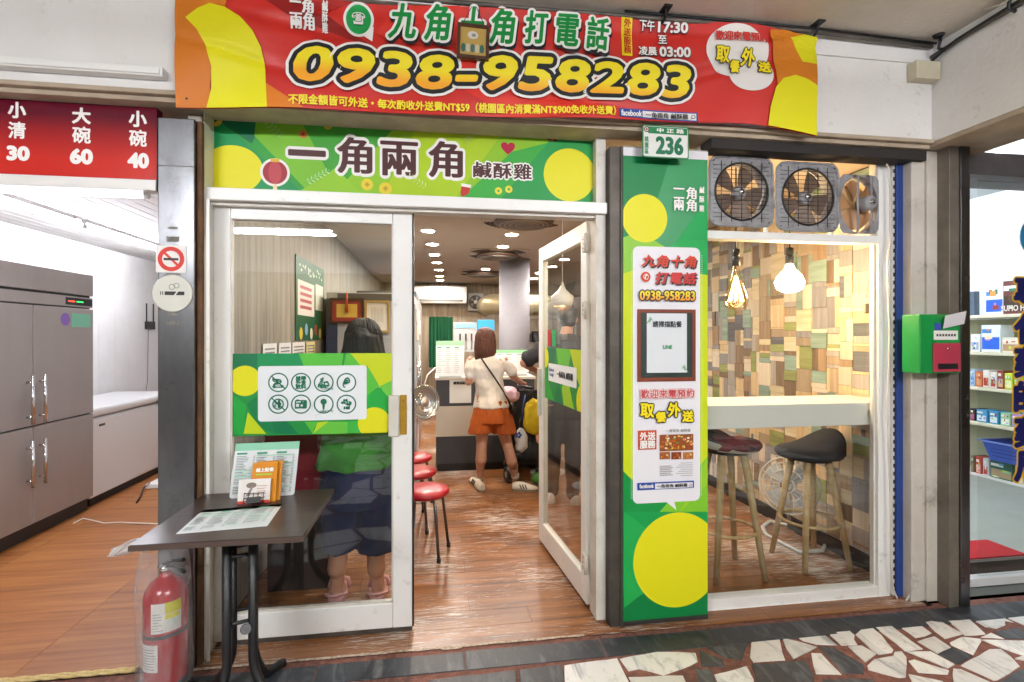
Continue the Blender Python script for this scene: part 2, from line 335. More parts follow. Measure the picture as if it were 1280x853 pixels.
class Print:
    """flat shapes of ink on a frame, clipped to its sheet"""
    def __init__(s, fr, u0, u1, v0, v1, n0=.0004, step=.00008): s.fr = fr; s.b = (u0, u1, v0, v1); s.n = n0; s.st = step; s.mb = MB(); s.m = []
    def add(s, pts, col, clipit=True):
        pts = clip(pts, *s.b) if clipit else pts
        if len(pts) < 3: return
        a = sum(pts[i - 1][0] * pts[i][1] - pts[i][0] * pts[i - 1][1] for i in range(len(pts)))
        if a < 0: pts = pts[::-1]
        m = ink(col) if isinstance(col, str) else col
        if m not in s.m: s.m.append(m)
        s.mb.add([s.fr(u, v, s.n) for u, v in pts], [tuple(range(len(pts)))], s.m.index(m)); s.n += s.st
    def ring(s, cu, cv, r0, r1, col, k=40):
        m = ink(col)
        if m not in s.m: s.m.append(m)
        s.mb.add([s.fr(cu + r * cos(2 * pi * i / k), cv + r * sin(2 * pi * i / k), s.n) for r in (r0, r1) for i in range(k)], [(i, (i + 1) % k, k + (i + 1) % k, k + i)[::-1] for i in range(k)], s.m.index(m)); s.n += s.st
    def build(s, parent, name='printed_pattern', disp=None): return s.mb.build(name, s.m, parent, disp=disp)
def clones(me, name, parent, items):
    """many alike pieces sharing one mesh: items = [(location, scale)]"""
    out = []
    for loc, sc in items:
        o = bpy.data.objects.new(name, me); COL.objects.link(o); o.parent = parent; o.matrix_parent_inverse = WM[parent].inverted()
        o.location = loc; o.scale = sc; WM[o] = Matrix.Identity(4); out.append(o)
    return out
# ================================================================== THE SETTING
CEIL = 3.06
m_mortar = mat('red_mortar', '#8a5a4c', .85, var=(30, .8), col2='#56352e', bump=(90, .8), dirt=(6, .53, '#352b28', .7))
m_slate = marble('dark_slate', '#33373d', '#6f757b', 5, .5, .5, .8)
m_marb = marble('white_marble', '#e3e2df', '#8f959b', 3.2, .32, .53, .72)
m_plaster = mat('old_white_paint', '#ebe9e5', .75, var=(2.2, .5), col2='#dad6cf', bump=(45, .15), dirt=(9, .60, '#8a8178', .55))
m_ceilp = mat('arcade_ceiling_paint', '#ddd5c9', .85, var=(1.6, .7), col2='#c6baa9', bump=(60, .25), dirt=(14, .66, '#7a6e60', .6))
m_trim = mat('beige_trim', '#b9a892', .7, var=(6, .6), col2='#8d7d69')
m_dark = mat('dark_gap', '#2a2522', .8)
# street far behind the camera and the arcade pavement
o = MB().poly([(-200, -200, -.16), (200, -200, -.16), (200, -3.6, -.16), (-200, -3.6, -.16)]).build('road', mat('asphalt', '#3a3a3b', .9, var=(3, .6), col2='#2d2d2e', bump=(200, .4))); structure(o)
pave = MB().box(-9, 9, -3.6, 2.46, -.16, 0).build('arcade_pavement', m_mortar); structure(pave)
def stone(pts, m, top=.004, dep=-.003, jag=True):
    """one flat stone with slightly broken edges"""
    q = []
    for i in range(len(pts)):
        a, b = Vector(pts[i - 1]).to_2d(), Vector(pts[i]).to_2d(); L = (b - a).length; k = max(1, int(L / .05)) if jag else 1
        nrm = Vector((-(b - a).y, (b - a).x)).normalized() if L > 0 else Vector((0, 0))
        for j in range(k): q.append(a.lerp(b, j / k) + (nrm * random.uniform(-.0035, .0035) if j else Vector((0, 0))))
    c = sum(q, Vector((0, 0))) / len(q); t = random.uniform(top - .001, top + .0015)
    n = len(q); vs = [(p.x, p.y, dep) for p in q] + [(p.x, p.y, t - .0015) for p in q] + [(c.x + (p.x - c.x) * .975, c.y + (p.y - c.y) * .975, t) for p in q]
    area = sum(q[i - 1].x * q[i].y - q[i].x * q[i - 1].y for i in range(n))
    fs = [(i, (i + 1) % n, n + (i + 1) % n, n + i) for i in range(n)] + [(n + i, n + (i + 1) % n, 2 * n + (i + 1) % n, 2 * n + i) for i in range(n)] + [tuple(range(2 * n, 3 * n))]
    if area < 0: fs = [f[::-1] for f in fs]
    return MB().add(vs, fs).build('paving_stone', m, pave)
Z4 = lambda p: G(1060 + p[0] * .1719, 740 + p[1] * .1719)
Z3 = lambda p: G(880 + p[0] * .1719, 740 + p[1] * .1719)
Z2 = lambda p: G(560 + p[0] * .2656, 740 + p[1] * .2656)
white4 = [[(55,315),(95,280),(180,268),(245,320),(330,425),(320,445),(225,460),(165,420)], [(200,262),(315,252),(545,420),(415,435)], [(360,248),(520,238),(608,303),(560,325),(490,338)],
  [(565,225),(600,218),(690,228),(838,310),(705,345),(625,285)], [(728,215),(885,205),(1000,310),(850,322)], [(885,192),(1090,172),(1205,225),(1140,215),(1145,245),(1080,270),(1000,258)],
  [(1120,175),(1280,150),(1420,200),(1290,250)], [(505,365),(630,328),(750,410),(650,452)], [(740,372),(830,330),(965,345),(970,362),(910,462),(750,390)], [(965,335),(1040,302),(1135,345)],
  [(970,352),(1280,360),(1340,490),(1150,425)], [(820,540),(1030,420),(1110,418),(1180,470),(1250,545),(1085,645),(1060,648)], [(1215,490),(1280,470),(1330,490),(1290,505)], [(430,440),(600,438),(775,532),(725,560)],
  [(440,505),(480,495),(735,575),(725,605),(510,590)], [(140,540),(190,495),(330,470),(340,440),(390,435),(425,480),(420,625),(370,628),(150,570)], [(0,400),(100,395),(205,455),(125,515)],
  [(440,605),(690,657),(560,730),(480,690)], [(765,560),(820,565),(1030,657),(1060,740),(780,720),(760,600)], [(1310,170),(1460,130),(1560,200),(1440,215)], [(1300,270),(1480,240),(1520,340),(1320,340)]]
dark4 = [[(650,455),(755,405),(905,468),(795,530)], [(1060,290),(1260,262),(1280,345),(1150,345)], [(1080,670),(1280,560),(1420,620),(1300,760),(1080,740)], [(1360,500),(1500,420),(1600,520),(1460,580)]]
white3 = [[(345,365),(550,350),(590,500),(360,515),(335,480)], [(570,338),(820,405),(650,492),(600,420)], [(675,330),(875,313),(970,392),(820,385),(720,360)], [(905,308),(1060,290),(1095,320),(1090,350),(1115,390),(1000,393)],
  [(780,448),(850,450),(1000,605),(815,600)], [(75,605),(310,542),(360,640),(370,740),(130,740)]]
dark3 = [[(830,400),(940,408),(1160,530),(1165,598),(1010,595)], [(345,530),(740,505),(795,600),(800,680),(385,680)], [(20,410),(320,372),(275,500),(150,480)], [(-40,430),(140,500),(150,550),(-20,545)], [(-60,570),(50,572),(110,700),(-40,720)], [(860,640),(1230,635),(1240,740),(850,760)], [(390,700),(790,700),(780,790),(400,800)]]
white2 = [[(548,350),(795,315),(850,425),(880,500),(560,510)], [(808,318),(980,285),(1165,290),(1175,330),(1100,365),(1015,395),(900,365),(850,375)], [(850,405),(1105,398),(1125,440),(1060,490),(890,490)]]
dark2 = [[(335,370),(535,345),(545,425),(552,500),(340,505)], [(-90,420),(320,374),(325,500),(-90,520)], [(-500,470),(-110,425),(-110,520),(-500,560)], [(-900,520),(-520,475),(-520,560),(-900,600)]]
for L_, z_, m_ in ((white4, Z4, m_marb), (dark4, Z4, m_slate), (white3, Z3, m_marb), (dark3, Z3, m_slate), (white2, Z2, m_marb), (dark2, Z2, m_slate)):
    for s_ in L_: stone([z_(p) for p in s_], m_)
# long slate border slabs along the shop fronts
xs = [-4.6, -3.7, -2.9, -2.1, -1.62, -1.1, -.52, .13, .78, 1.34, 1.98, 2.56, 3.3, 4.2, 5.2, 6.2]
for a, b in zip(xs, xs[1:]):
    stone([(a + .003, 2.268), (b - .003, 2.27), (b - .003, 2.405 if b > .7 else 2.398), (a + .003, 2.405 if b > .7 else 2.398)], m_slate, jag=False)
# the rest of the crazy paving, out of the frame but mirrored in the glass
mbw, mbd = MB(), MB(); gx, gy = .3, .27
jit = {}
def jp(i, j):
    if (i, j) not in jit: jit[(i, j)] = (-4.5 + i * gx + random.uniform(-.11, .11), 1.72 - j * gy + random.uniform(-.1, .1))
    return jit[(i, j)]
for i in range(30):
    for j in range(16):
        q = [Vector(jp(i, j)), Vector(jp(i + 1, j)), Vector(jp(i + 1, j + 1)), Vector(jp(i, j + 1))]; c = sum(q, Vector((0, 0))) / 4
        q = [c + (p - c) * (.88) for p in q]
        (mbd if random.random() < .3 else mbw).add([(p.x, p.y, .004) for p in q] + [(p.x, p.y, -.002) for p in q], [(3, 2, 1, 0), (0, 1, 5, 4), (1, 2, 6, 5), (2, 3, 7, 6), (3, 0, 4, 7)])
mbw.build('pale_paving', m_marb, pave)['kind'] = 'stuff'; mbd.build('dark_paving', m_slate, pave)['kind'] = 'stuff'

# arcade ceiling, lintel over the fronts, cross beam at the right, street edge beam
o = MB().box(-9, 9, -3.6, 2.75, CEIL, CEIL + .25).build('arcade_ceiling', m_ceilp); structure(o)
lint = MB().box(-9, 2.668, 2.42, 2.74, 2.545, CEIL - .002).build('lintel_wall', m_plaster); structure(lint)
MB().box(-9, 2.668, 2.405, 2.7, 2.523, 2.543).box(-9, 2.668, 2.43, 2.7, 2.5, 2.521).build('lower_moulding', m_trim, lint, bevel=.003)
MB().box(1.92, 2.665, 2.408, 2.419, 2.95, CEIL - .004).build('upper_moulding', m_plaster, lint, bevel=.003)
MB().box(1.4, 2.668, 2.45, 2.56, 2.445, 2.498).build('lintel_shade_strip', m_dark, lint)  # dark strip stands in for the shade beneath the lintel
o = MB().box(2.67, 3.05, -3.4, 2.74, 2.535, CEIL - .002).build('cross_beam_wall', m_plaster); structure(o)
MB().box(2.672, 3.04, -3.38, 2.73, 2.51, 2.533).build('lower_moulding', m_trim, o)
o = MB().box(-9, 9, -3.6, -3.42, 2.5, CEIL - .002).build('street_edge_beam_wall', m_plaster); structure(o)

# ---- middle shop: floor of boards, walls, ceiling
m_floor = wood('worn_shop_floor', '#5a361b', '#845229', '#a06c3c', 0, .32, wear=('#ddd7cf', .825, .85))
fl = MB().box(-1.07, 2.70, 2.44, 10.5, -.1, .0).build('shop_floor', mat('floor_seam', '#2c1c12', .7)); structure(fl)
bw, bl = .152, .93
row = 0; y = 2.445
while y < 7.4:
    x = -1.06 - (row % 3) * .31
    while x < 2.69:
        a, b = max(x, -1.06), min(x + bl, 2.69)
        if b - a > .03 and not (y > 4.6 and (a > 1.6)):
            MB().box(a + .001, b - .001, y, y + bw - .002, -.002, random.uniform(.0052, .0056)).build('floor_board', m_floor, fl)
        x += bl
    y += bw; row += 1
MB().box(-1.06, 2.69, y, 10.4, -.002, .0054).build('far_floor_sheet', m_floor, fl)
# torn pale edge of the vinyl along the threshold
te = MB(); k = 0; xe = [-1.06 + i * .022 for i in range(82)]
edge = [2.4415 + .006 * mnoise.noise(Vector((x * 9, 3, 1))) - (.012 if .03 < x < .12 else 0) for x in xe]
te.add([(x, y - .004, .0045) for x, y in zip(xe, edge)] + [(x, 2.452 + .004 * mnoise.noise(Vector((x * 31, 7, 2))), .0062) for x in xe], [(i, i + 1, 83 + i, 82 + i) for i in range(81)])
te.build('torn_edge', mat('torn_vinyl_edge', '#cfc2b2', .8, var=(60, .9), col2='#8a6a4c'), fl)
m_wallwood = wood('grey_wood_wall', '#6f6a62', '#8f897f', '#aaa399', 2, .6, sc=.8)
m_backwood = wood('back_wood_wall', '#7d7161', '#a39582', '#bfb29d', 2, .6, sc=.8)
sw = MB().box(-1.13, -1.07, 2.66, 10.5, 0, 2.55).build('shop_wall_left', m_wallwood); structure(sw)
o = MB().box(-1.13, 2.76, 10.5, 10.6, 0, 2.55).build('shop_wall_back', m_backwood); structure(o)
m_shopceil = mat('shop_ceiling_paint', '#b9ab9c', .8, var=(2, .3), col2='#a89a8a')
o = MB().box(-1.13, 2.76, 2.72, 10.6, 2.55, 2.65).build('shop_ceiling', m_shopceil); structure(o)
o = MB().box(-1.13, -1.07, 2.55, 2.64, 0, 2.5).build('frame_reveal_wall', mat('reveal_paint', '#d7d0c2', .6, var=(5, .5), col2='#a79c8c')); structure(o)

# patchwork wall of wooden blocks beside the window seats
mw = MB().box(2.705, 2.78, 2.62, 10.5, 0, 2.55).build('patchwork_wall', mat('patch_backing', '#5b4b3c', .8)); structure(mw)
pw = [(wood('block_' + str(i), *c, ax, .55, sc=1.4)) for i, (c, ax) in enumerate([
    (('#c9a273', '#dcbd92', '#e8d3b0'), 2), (('#8f7256', '#a08467', '#b2967a'), 2), (('#9a8f86', '#aaa098', '#bfb6ad'), 2), (('#84894e', '#959a5e', '#a9ac74'), 1), (('#c9b48c', '#dccba6', '#eadfc4'), 1),
    (('#7e7a7c', '#8e8a8c', '#a19d9d'), 2), (('#5a585e', '#6a676c', '#7d797c'), 1), (('#9a8468', '#ac967a', '#bda98d'), 2), (('#7d9384', '#8fa395', '#a3b4a6'), 1), (('#6f5a45', '#816b54', '#947d65'), 2), (('#cdb9a0', '#d9c8b2', '#e6d9c7'), 2)])]
wts = [15, 8, 15, 10, 14, 14, 6, 13, 6, 9, 14]
def split(y0, y1, z0, z1, out, dep=0):
    w, h = y1 - y0, z1 - z0
    if (w < .19 and h < .26 and random.random() < .72) or dep > 8 or w < .05 or h < .05 or (w < .12 and h < .15):
        out.append((y0, y1, z0, z1)); return
    if w * 1.35 > h and w > .09:
        t = y0 + w * random.uniform(.3, .7); split(y0, t, z0, z1, out, dep + 1); split(t, y1, z0, z1, out, dep + 1)
    else:
        t = z0 + h * random.uniform(.3, .7); split(y0, y1, z0, t, out, dep + 1); split(y0, y1, t, z1, out, dep + 1)
blk = []; yy = 2.64
while yy < 4.95:
    zz = .1 + random.uniform(-.1, 0); cw_ = random.uniform(.1, .18); yb = min(yy + cw_, 5.0)
    while zz < 2.53:
        hh = random.uniform(.06, .22); za, zb = max(zz, .1), min(zz + hh, 2.54)
        k = random.choice((0, 1, 1, 2)); cut = sorted(random.uniform(.15, .85) for _ in range(k)); cut = [0] + [c for i, c in enumerate(cut) if i == 0 or c - cut[i - 1] > .16] + [1]
        if random.random() < .62 and hh > .13: blk += [(yy + (yb - yy) * a, yy + (yb - yy) * b, za, zb) for a, b in zip(cut, cut[1:])]
        else: blk += [(yy, yb, za + (zb - za) * a, za + (zb - za) * b) for a, b in zip(cut, cut[1:])]
        zz += hh
    yy = yb
blk.sort(key=lambda b: -(b[1] - b[0]) * (b[3] - b[2]))
for k, (y0, y1, z0, z1) in enumerate(blk[:298]):
    t = random.uniform(.006, .02)
    MB().box(2.705 - t, 2.7049, y0 + .001, y1 - .001, z0 + .001, z1 - .001).build('wood_block', random.choices(pw, wts)[0], mw)
rest = MB()
for (y0, y1, z0, z1) in blk[298:]:
    rest.box(2.695 - random.uniform(0, .006), 2.7049, y0 + .001, y1 - .001, z0 + .001, z1 - .001, random.choices(range(len(pw)), wts)[0])
if rest.f: rest.build('small_wood_blocks', pw, mw)['kind'] = 'stuff'
MB().box(2.675, 2.704, 2.64, 8, 0.006, .098).build('skirting_board', mat('black_skirting', '#241f1c', .5), mw)

# ---- left shop: orange floor, panelled wall, ceiling
m_lfloor = wood('orange_vinyl_floor', '#7a4319', '#985b26', '#ad743a', 0, .48, sc=.95)
lf = MB().box(-3.7, -1.13, 2.47, 8, -.1, 0).build('left_shop_floor', mat('floor_seam', '#4a3120')); structure(lf)
for a, b in ((-3.69, -2.75), (-2.748, -1.82), (-1.818, -1.2)):
    for c, d in ((2.49, 4.32), (4.322, 6.15), (6.152, 7.98)): MB().box(a, b, c, d, -.002, .005).build('vinyl_sheet', m_lfloor, lf)
m_panel = mat('white_wall_panel', '#efedeb', .4, var=(3, .3), col2='#d0cbc6')
lw = MB().box(-3.75, -3.66, 2.6, 8.1, 0, 2.46).build('left_shop_wall', mat('panel_joint', '#a8a29c', .7)); structure(lw)
y = 2.6
while y < 8: MB().box(-3.662, -3.65, y + .002, y + .298, 0, 2.455).build('wall_panel', m_panel, lw, bevel=.002, seg=1); y += .3
o = MB().box(-3.75, -1.13, 8, 8.1, 0, 2.46).build('left_shop_back_wall', m_panel); structure(o)
o = MB().box(-1.19, -1.132, 2.66, 8.1, 0, 2.46).build('left_shop_party_wall', m_panel); structure(o)
lc = MB().box(-3.75, -1.13, 2.62, 8.1, 2.46, 2.6).build('left_shop_ceiling', m_panel); structure(lc)
x = -3.66
while x < -1.25: MB().box(x + .002, x + .098, 2.63, 7.98, 2.45, 2.4595).build('ceiling_slat', m_panel, lc, bevel=.003, seg=1); x += .1
# ---- right shop: raised floor, walls, ceiling
m_rwall = mat('clean_white_wall', '#dde2e4', .6)
rf = MB().box(2.98, 6.0, 2.66, 8, -.1, .118).build('right_shop_floor', mat('grey_floor', '#9aa098', .35, var=(4, .4), col2='#868c85')); structure(rf)
MB().box(2.98, 6.0, 2.63, 2.659, .002, .12).build('dark_riser', mat('dark_brown_laminate', '#3a2f28', .4), rf)
o = MB().box(5.62, 5.7, 2.62, 8, .118, 2.93).build('right_shop_wall', m_rwall); structure(o)
o = MB().box(2.9, 5.7, 8, 8.1, 0, 2.93).build('right_shop_back_wall', m_rwall); structure(o)
o = MB().box(2.9, 2.98, 2.75, 8, 0, 2.93).build('right_shop_side_wall', m_rwall); structure(o)
o = MB().box(2.9, 5.7, 2.62, 8.1, 2.93, 3.05).build('right_shop_ceiling', m_rwall); structure(o)
# ================================================================== SHOP FRONT
m_white = mat('white_aluminium', '#efeeea', .35, var=(3, .35), col2='#e2dfd8', dirt=(13, .6, '#8f8678', .5))
m_frame = mat('aged_aluminium', '#ddd9cf', .45, var=(8, .6), col2='#bdb5a6', dirt=(9, .6, '#7e7466', .5))
m_steel = mat('brushed_steel', '#86878a', .28, 1, var=(3, .8), col2='#4c4d50', stretch=(1, 1, .35), dirt=(8, .57, '#4a453f', .7))
m_darkmetal = mat('dark_bronze_metal', '#5d5750', .5, .6, var=(10, .6), col2='#3c3732', dirt=(8, .6, '#2a2623', .5))
m_black = mat('black_paint', '#17171a', .45)
m_chrome = mat('chrome', '#d5d5d5', .15, 1)
m_glass = glass('clear_glass')
m_brown = mat('weathered_wood_strip', '#6b4a2c', .8, var=(14, .7), col2='#3b2a1c')

# stainless steel clad pillar between the left and middle shop
pl = thing('steel_pillar', 'brushed stainless steel pillar left of the sliding door with two no smoking stickers', 'pillar', (-1.2, 2.5, 0))
xa, xb = X_(197, 2.45), X_(243, 2.45)
MB().box(xa, xb, 2.45, 2.62, 0.004, 2.44).build('steel_cladding', m_steel, pl, bevel=.004)
MB().box(xb + .001, xb + .02, 2.475, 2.51, 0.004, 2.44).build('wood_strip', m_brown, pl)
MB().box(xa + .004, xb, 2.447, 2.4495, Z_(220, 207, 2.45) - .004, Z_(220, 207, 2.45)).build('seam_tape', mat('grey_tape', '#8a8a8a', .6), pl)
F = FY(2.449)
zc = Z_(214, 324, 2.449); xc = X_(214, 2.449)
st = MB().obox(F, xc - .062, xc + .062, zc - .06, zc + .06, 0, .0012).build('square_sticker', ink('#ece9e4'), pl)
pr = Print(F, -9, 9, 0, 9, .0016)
pr.ring(xc, zc, .036, .054, '#d3392c'); s_ = .037; pr.add([(xc - s_, zc + s_ * .8), (xc - s_ * .8, zc + s_), (xc + s_, zc - s_ * .8), (xc + s_ * .8, zc - s_)], '#d3392c')
pr.add([(xc - .03, zc - .006), (xc + .03, zc - .006), (xc + .03, zc + .004), (xc - .03, zc + .004)], '#1d1d1d'); pr.build(st)
zc = Z_(216, 367, 2.449); xc = X_(216, 2.449)
st = MB().lathe([(.082, 0), (.082, .004), (.078, .006)], (xc, 2.449, zc), (0, -1, 0), 40).build('round_sticker', mat('aged_white_plastic', '#dcdbd0', .5, var=(9, .4), col2='#c7c5b8'), pl)
pr = Print(F, -9, 9, 0, 9, .0068); pr.add([(xc - .03, zc - .008), (xc + .05, zc - .008), (xc + .05, zc + .008), (xc - .03, zc + .008)], '#2b2b29')
for k in (-.048, -.04): pr.add([(xc + k, zc - .008), (xc + k + .004, zc - .008), (xc + k + .004, zc + .008), (xc + k, zc + .008)], '#55554f')
pr.add([(xc + .005, zc - .012), (xc + .012, zc - .012), (xc + .03, zc + .014), (xc + .022, zc + .014)], '#dcdbd0')
pr.ring(xc, zc + .028, .01, .013, '#8b8b85', 20); pr.ring(xc + .018, zc + .034, .009, .012, '#8b8b85', 20); pr.build(st)
for py, w, h in ((285, .035, .006), (299, .05, .012), (343, .06, .004), (393, .045, .006), (404, .05, .008)):
    MB().obox(F, X_(216, 2.449) - w / 2, X_(216, 2.449) + w / 2, Z_(216, py, 2.449) - h, Z_(216, py, 2.449) + h, 0, .0008).build('sticker_remnant', mat('glue_residue', '#5d584f', .9, var=(60, 1), col2='#8d8a84'), pl)

# fixed frame of the middle shop front: jambs and transom beam
ff = thing('door_frame', 'off-white aluminium door frame with transom beam across the middle shop front', 'door frame', (-.15, 2.55, 0))
xj0, xj1 = X_(248, 2.55), X_(266, 2.60)
MB().box(xb + .021, xj1, 2.5, 2.655, .006, 2.5).build('left_jamb', m_frame, ff, bevel=.003)
MB().box(xb + .03, xb + .045, 2.492, 2.4995, .006, 2.1).build('jamb_strip', m_white, ff, bevel=.002)
for z in (.3, 1.1, 1.9): MB().lathe([(.005, 0), (.004, .003)], (xj1 + .0005, 2.56, z), (1, 0, 0), 8).build('screw', m_darkmetal, ff)
xr0, xr1 = X_(740, 2.60), X_(757, 2.55)
MB().box(xr0 + .004, xr1, 2.545, 2.655, .012, 2.54).build('right_jamb', m_frame, ff, bevel=.003)
MB().box(xj0 - .004, xr1, 2.52, 2.66, 2.105, 2.162).build('transom_beam', m_white, ff, bevel=.004)
MB().box(xj0 + .05, xr0 + .05, 2.56, 2.64, 2.09, 2.104).build('head_track', m_frame, ff)
MB().box(xj0 + .02, xr1, 2.545, 2.66, 2.522, 2.54).build('top_rail', m_frame, ff, bevel=.003)
# dark post
xm0, xm1 = X_(757, 2.55) + .002, X_(779, 2.49)
o = MB().box(xm0, xm1, 2.49, 2.62, .004, 2.44).box(xm1 - .018, xm1 - .002, 2.478, 2.489, .004, 2.44).build('metal_post', m_darkmetal, bevel=.003)
tag(o, 'weathered dark bronze metal post between the open glass door and the tall green sign', 'post')

# ---- transom signboard
SY = 2.60
sx0, sx1 = xj1 - .012, xr0 + .003; sz0, sz1 = 2.168, 2.52
ts = thing('transom_sign', 'long green signboard with brown white-edged characters above the doors', 'sign', ((sx0 + sx1) / 2, SY, sz0))
MB().box(sx0, sx1, SY, SY + .02, sz0, sz1).build('board', ink('#2f9a3c'), ts)
F = FY(SY); pr = Print(F, sx0, sx1, sz0, sz1)
def pxs(pts, Y): return [(P(x, y, Y).x, P(x, y, Y).z) for x, y in pts]
for pts, c in (([(250, 120), (340, 120), (315, 180), (262, 145)], '#0d6b45'), ([(262, 140), (400, 260), (250, 260)], '#159150'), ([(322, 130), (360, 120), (440, 260), (400, 255), (318, 170)], '#77b92c'),
               ([(360, 120), (560, 120), (420, 235)], '#3f9c33'), ([(420, 240), (520, 130), (760, 130), (760, 170), (650, 225), (520, 262)], '#8cbf26'), ([(470, 262), (520, 160), (640, 150), (560, 260)], '#a8c71e'),
               ([(560, 262), (640, 190), (760, 160), (760, 275)], '#3aa63e'), ([(610, 268), (700, 160), (760, 150), (760, 275)], '#1c9443'), ([(690, 150), (760, 146), (760, 200)], '#0f7a3e'), ([(340, 262), (420, 210), (470, 262)], '#8fc428')):
    pr.add(pxs(pts, SY), c)
for cx, cy, rx, ry in ((291, 212, 38, 32), (712, 219, 32, 32)): 
    c0 = P(cx, cy, SY); d = (P(cx + rx, cy, SY).x - c0.x); pr.add(disc(c0.x, c0.z, d, d * ry / rx), '#e3dc1b')
for cx, cy, r, c, ci in ((269, 150, 9, '#d0b43c', '#0d6b45'), (410, 157, 5.5, '#d2bb3f', '#3f9c33'), (426, 154, 5, '#c9b43b', '#3f9c33'), (459, 231, 7.5, '#e0c93a', '#b79b2c'), (482, 236, 8, '#e0c93a', '#b79b2c'), (379, 168, 5.5, '#c4793b', '#b3382f'),
                         (555, 154, 4.5, '#8a8428', '#a8c71e'), (623, 239, 4.5, '#e6d83f', '#3aa63e'), (636, 237, 4.5, '#e6d83f', '#3aa63e')):
    c0 = P(cx, cy, SY); s_ = P(cx + r, cy, SY).x - c0.x; pr.add(disc(c0.x, c0.z, s_, k=24), c); pr.add(disc(c0.x, c0.z, s_ * .45, k=4), ci)
# red lantern, gift, stocking, twigs
c0 = P(344, 216, SY); pr.add(disc(c0.x, c0.z, .068, k=30), '#f0ede6'); pr.add(disc(c0.x, c0.z, .056, k=30), '#9c2a35'); pr.add(disc(c0.x, c0.z, .03, .055, 24), '#b8444c')
pr.add([(c0.x - .02, c0.z + .05), (c0.x + .02, c0.z + .05), (c0.x + .02, c0.z + .066), (c0.x - .02, c0.z + .066)], '#d8b33a'); pr.add([(c0.x - .01, c0.z - .085), (c0.x + .01, c0.z - .085), (c0.x + .008, c0.z - .055), (c0.x - .006, c0.z - .055)], '#ecd9b0')
c0 = P(690, 171, SY); pr.add([(c0.x - .026, c0.z - .02), (c0.x + .024, c0.z - .026), (c0.x + .026, c0.z + .022), (c0.x - .022, c0.z + .024)], '#8e1c28'); pr.add([(c0.x - .003, c0.z - .024), (c0.x + .003, c0.z - .024), (c0.x + .005, c0.z + .022), (c0.x - .001, c0.z + .022)], '#c9a24a')
c0 = P(581, 238, SY); pr.add([(c0.x - .016, c0.z + .03), (c0.x + .03, c0.z + .024), (c0.x + .018, c0.z - .02), (c0.x - .016, c0.z - .034), (c0.x - .022, c0.z - .02)], '#c3352f'); pr.add([(c0.x - .018, c0.z + .034), (c0.x + .032, c0.z + .027), (c0.x + .03, c0.z + .012), (c0.x - .017, c0.z + .018)], '#eee9e2')
def twig(px, py, ang, ln, col):
    c0 = P(px, py, SY); 
    for k in range(6):
        t = k / 5 * ln; bx, bz = c0.x + cos(ang) * t, c0.z + sin(ang) * t
        pr.add([(bx, bz), (bx + cos(ang) * ln / 5, bz + sin(ang) * ln / 5), (bx + cos(ang) * ln / 5 - .002, bz + sin(ang) * ln / 5 + .002)], col)
        for sg in (1, -1):
            a2 = ang + sg * 1.0; ex, ez = bx + cos(a2) * .022, bz + sin(a2) * .022
            pr.add([(bx, bz), ((bx + ex) / 2 + .003, (bz + ez) / 2 + .003), (ex, ez), ((bx + ex) / 2 - .003, (bz + ez) / 2 - .003)], col)
twig(352, 170, 2.4, .1, '#9fc9a0'); twig(385, 228, .55, .1, '#b9dfa0'); twig(532, 234, 2.6, .09, '#cfe3a0'); twig(582, 178, .8, .05, '#b5cc5a')
pr.build(ts)
lettering('♥', F, P(635, 186, SY).x, P(635, 186, SY).z, .072, .062, ink('#b0123f'), ts, n=.0022, name='printed_heart')
m_let = ink('#4a2526'); m_lw = ink('#f2efe9')
for txt, a, b, yc, hp, bx, by in (('一', 362, 406, 192, 6, .006, .004), ('角', 423, 464, 195, 44, .0065, .003), ('兩', 477, 521, 199, 42, .0065, .003), ('角', 537, 577, 200, 44, .0065, .003)):
    lt(txt, a, b, yc, hp, SY, m_lw, ts, n=.003, bold=.019); lt(txt, a, b, yc, hp, SY, m_let, ts, n=.0042, bx=bx, by=by)
lt('鹹酥雞', 592, 664, 214, 19, SY, m_lw, ts, n=.003, bold=.0095, spacing=1.12); lt('鹹酥雞', 592, 664, 214, 19, SY, m_let, ts, n=.0042, bx=.0028, by=.0012, spacing=1.12)

# ---- hanging banner
BY = 2.36
bx0, bx1, bz0, bz1 = X_(218, BY), X_(1018, BY), 2.455, 2.95
def bshear(x):
    u = (x - bx0) / (bx1 - bx0); return .1 * min(u, .85) - (.045 * ((u - .88) / .12) ** 1.5 if u > .88 else 0)
def ripple(p):
    x, z = p.x, p.z; t = (bz1 - z) / (bz1 - bz0)
    y = .012 * sin(x * 5.1 + z * 3) + .005 * sin(x * 9 - z * 14 + 1) + .005 * t * sin(x * 3.3)
    # pulled creases at the right corner and along the top left
    dd = abs((z - bz1) - (x - bx1) * .33); y += -.018 * math.exp(-(dd / .03) ** 2) * max(0, 1 - (bx1 - x) / .8)
    dd = abs((z - bz1 + .06) - (x - bx0) * -.10); y += .009 * math.exp(-(dd / .035) ** 2) * max(0, 1 - abs(x - bx0 - .9) / 1.1)
    y += .007 * math.exp(-((z - bz1 + .05 + .02 * sin(x * 2)) / .035) ** 2)
    for (cz_, sl_, xa_, am_) in ((bz1 - .10, -.22, bx0 + .35, .010), (bz1 - .22, -.30, bx0 + .1, .010), (bz0 + .2, .25, bx1 - .75, .010), (bz0 + .1, -.12, bx0 + 1.6, .008), (bz0 + .3, -.2, bx0 + 1.3, .007)):
        dd = (z - cz_) - (x - xa_) * sl_; y += am_ * math.exp(-(dd / .022) ** 2) * math.exp(-((x - xa_ - .2) / .35) ** 2)
    return Vector((x, p.y + y, z + bshear(x)))
